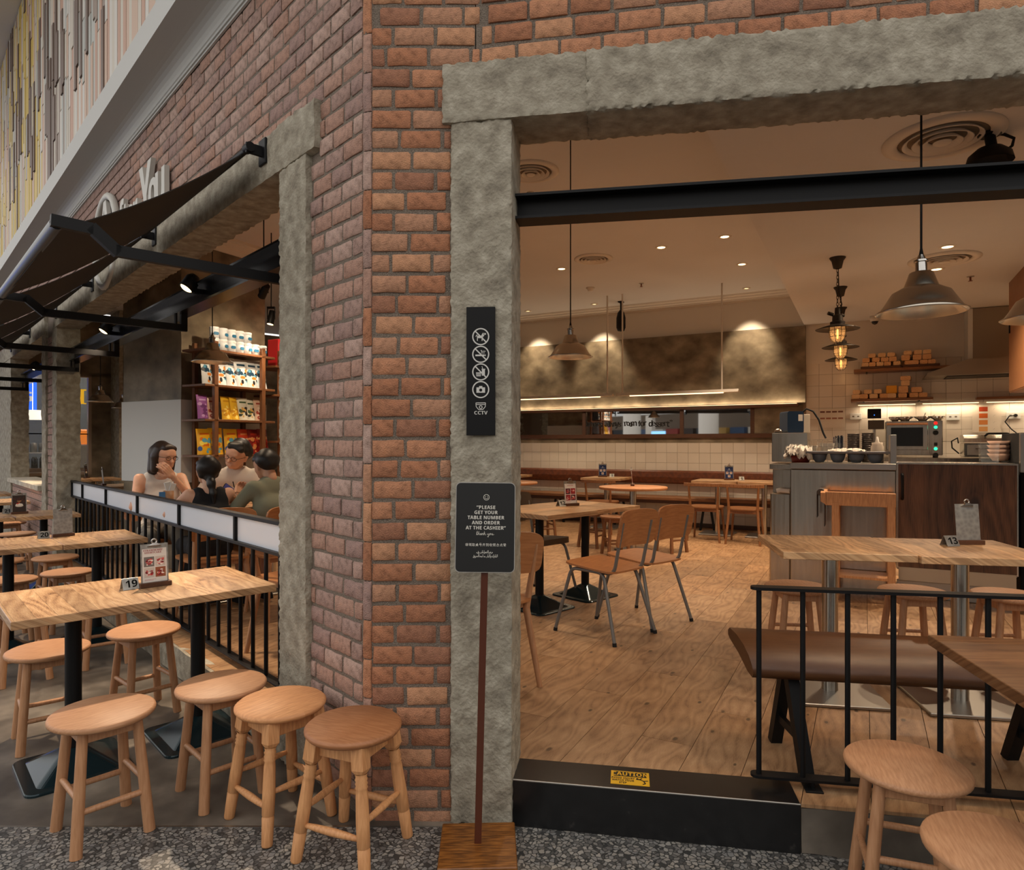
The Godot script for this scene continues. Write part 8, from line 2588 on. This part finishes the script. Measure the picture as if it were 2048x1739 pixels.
	part(dr, "straw", MB.new().tube(Vector3(0.01, 0.02, 0), Vector3(-0.04, 0.20, 0.02), 0.004, 0.004, 8).mesh(), M.black)
	part(dr, "lid", MB.new().lathe([Vector2(0.047, 0.128), Vector2(0.047, 0.134), Vector2(0.036, 0.155), Vector2(0.0, 0.16)], 20).mesh(), M.glass)
	single("plate", "white plate on the family's table", "plate", MB.new().lathe([Vector2(0.0, 0.0), Vector2(0.06, 0.0), Vector2(0.10, 0.014), Vector2(0.098, 0.018), Vector2(0.0, 0.005)], 28).mesh(), M.panel_white, F * Transform3D(Basis.IDENTITY, Vector3(0.55, TT - FLOOR, -3.2)))
	var sv := thing("cutlery_caddy", "brown caddy with napkins and a hanging blue tag near the railing", "caddy", F * Transform3D(Basis.IDENTITY, Vector3(0.30, TT - FLOOR, -3.46)))
	part(sv, "pot", MB.new().lathe([Vector2(0.0, 0.0), Vector2(0.035, 0.0), Vector2(0.038, 0.13), Vector2(0.034, 0.13), Vector2(0.032, 0.006), Vector2(0.0, 0.006)], 20).mesh(), mat(c8(150, 110, 76), 0.5))
	part(sv, "napkins", MB.new().box(Vector3(0.0, 0.15, 0.0), Vector3(0.045, 0.10, 0.02), 0.002, Basis(Vector3(0, 0, 1), 0.25)).box(Vector3(0.02, 0.14, 0.012), Vector3(0.04, 0.10, 0.012), 0.002, Basis(Vector3(0, 0, 1), -0.3)).mesh(), M.panel_white)
	part(sv, "forks", MB.new().tube(Vector3(0.01, 0.02, -0.01), Vector3(0.04, 0.20, -0.01), 0.004).tube(Vector3(0.0, 0.02, 0.01), Vector3(0.055, 0.18, 0.0), 0.004).mesh(), M.chrome)
	part(sv, "blue_tag", bx(Vector3(0.045, 0.11, 0.004), 0.001, Vector3(-0.055, 0.07, 0.03)), mat(c8(60, 120, 176), 0.5))


# ---- a little of the mall behind the photographer, for the mirror and the steel to show and to block low light
func mall_behind() -> void:
	for e in [[-13.0, 9.5, "white round mall column across the mall, beside the clothes shop"], [-8.0, 9.0, "white round mall column across the mall, before the maroon banner"], [-18.0, 9.0, "white round mall column across the mall, beside the kiosk"]]:
		var o := thing("mall_column", e[2], "column", Transform3D(Basis.IDENTITY, Vector3(e[0], 0, e[1])))
		part(o, "shaft", MB.new().tube(Vector3(0, 0.15, 0), Vector3(0, 6.3, 0), 0.5, 0.5, 32).mesh(), M.white)
		part(o, "plinth", MB.new().lathe([Vector2(0.56, 0.0), Vector2(0.56, 0.13), Vector2(0.5, 0.16)], 32).mesh(), M.steel_dull)
	single("maroon_banner", "tall maroon banner panel across the mall", "banner", bx(Vector3(1.2, 3.0, 0.08), 0.0, Vector3(0, 1.5, 0)), mat(c8(96, 44, 62), 0.7), Transform3D(Basis.IDENTITY, Vector3(-9.8, 0, 9.6)))
	var k := thing("mall_kiosk", "pale kiosk counter across the mall with a lit screen", "kiosk", Transform3D(Basis.IDENTITY, Vector3(-15.6, 0, 8.6)))
	part(k, "counter", bx(Vector3(2.2, 1.0, 0.7), 0.01, Vector3(0, 0.5, 0)), M.panel_white)
	part(k, "screen", bx(Vector3(1.0, 0.7, 0.05), 0.01, Vector3(0, 1.75, 0)), glow(Color(0.55, 0.8, 1.0), 1.2))
	part(k, "screen_post", bx(Vector3(0.08, 0.5, 0.05), 0.0, Vector3(0, 1.2, 0.02)), M.black)
	# a row of shop fronts, raised and walled at the side to block low light
	var f := struct("wall_mall", MB.new().box(Vector3(7.0, 2.4, 1.6), Vector3(46, 4.8, 0.1)).box(Vector3(29.0, 2.4, -5.0), Vector3(0.1, 4.8, 13.0)).mesh(), mat(c8(120, 104, 88), 0.8), Transform3D(Basis.IDENTITY, Vector3(-14.0, 0, 11.0)), "unseen row of shop fronts with shelves across the mall, raised to block low light")
	part(f, "fascia", bx(Vector3(46, 1.6, 0.2), 0.0, Vector3(7, 3.95, 0)), M.panel_white)
	for x in [-13.0, -9.0, -4.5, 0.0, 3.0, 6.5, 10.0, 14.0]:
		part(f, "pier", bx(Vector3(0.5, 3.1, 0.3), 0.0, Vector3(x, 1.55, 0)), M.white)
	var cl := [c8(60, 46, 38), c8(150, 60, 50), c8(196, 186, 170), c8(60, 80, 110), c8(180, 140, 70), c8(40, 40, 44)]
	for x in 24:
		for y in 4:
			part(f, "goods", bx(Vector3(0.9, 0.34, 0.3), 0.0, Vector3(-13.0 + x * 1.15, 0.5 + y * 0.55, 1.2)), mat(cl[(x * 5 + y * 3) % 6], 0.7))
	for y in 4:
		part(f, "shelf", bx(Vector3(29, 0.04, 0.4), 0.0, Vector3(0, 0.32 + y * 0.55, 1.25)), M.frame_wood)
	single("blue_screen", "large glowing blue advertising screen farther along the mall", "screen", bx(Vector3(3.4, 1.8, 0.1), 0.0), glow(Color(0.10, 0.42, 0.95), 1.6), FL * Transform3D(Basis.IDENTITY, Vector3(-2.6, 2.7, -15.5)))
	single("screen_pole", "black pole carrying the blue advertising screen", "pole", MB.new().tube(Vector3(0, 0, 0), Vector3(0, 1.85, 0), 0.08).mesh(), M.black, FL * Transform3D(Basis.IDENTITY, Vector3(-2.6, 0, -15.6)))
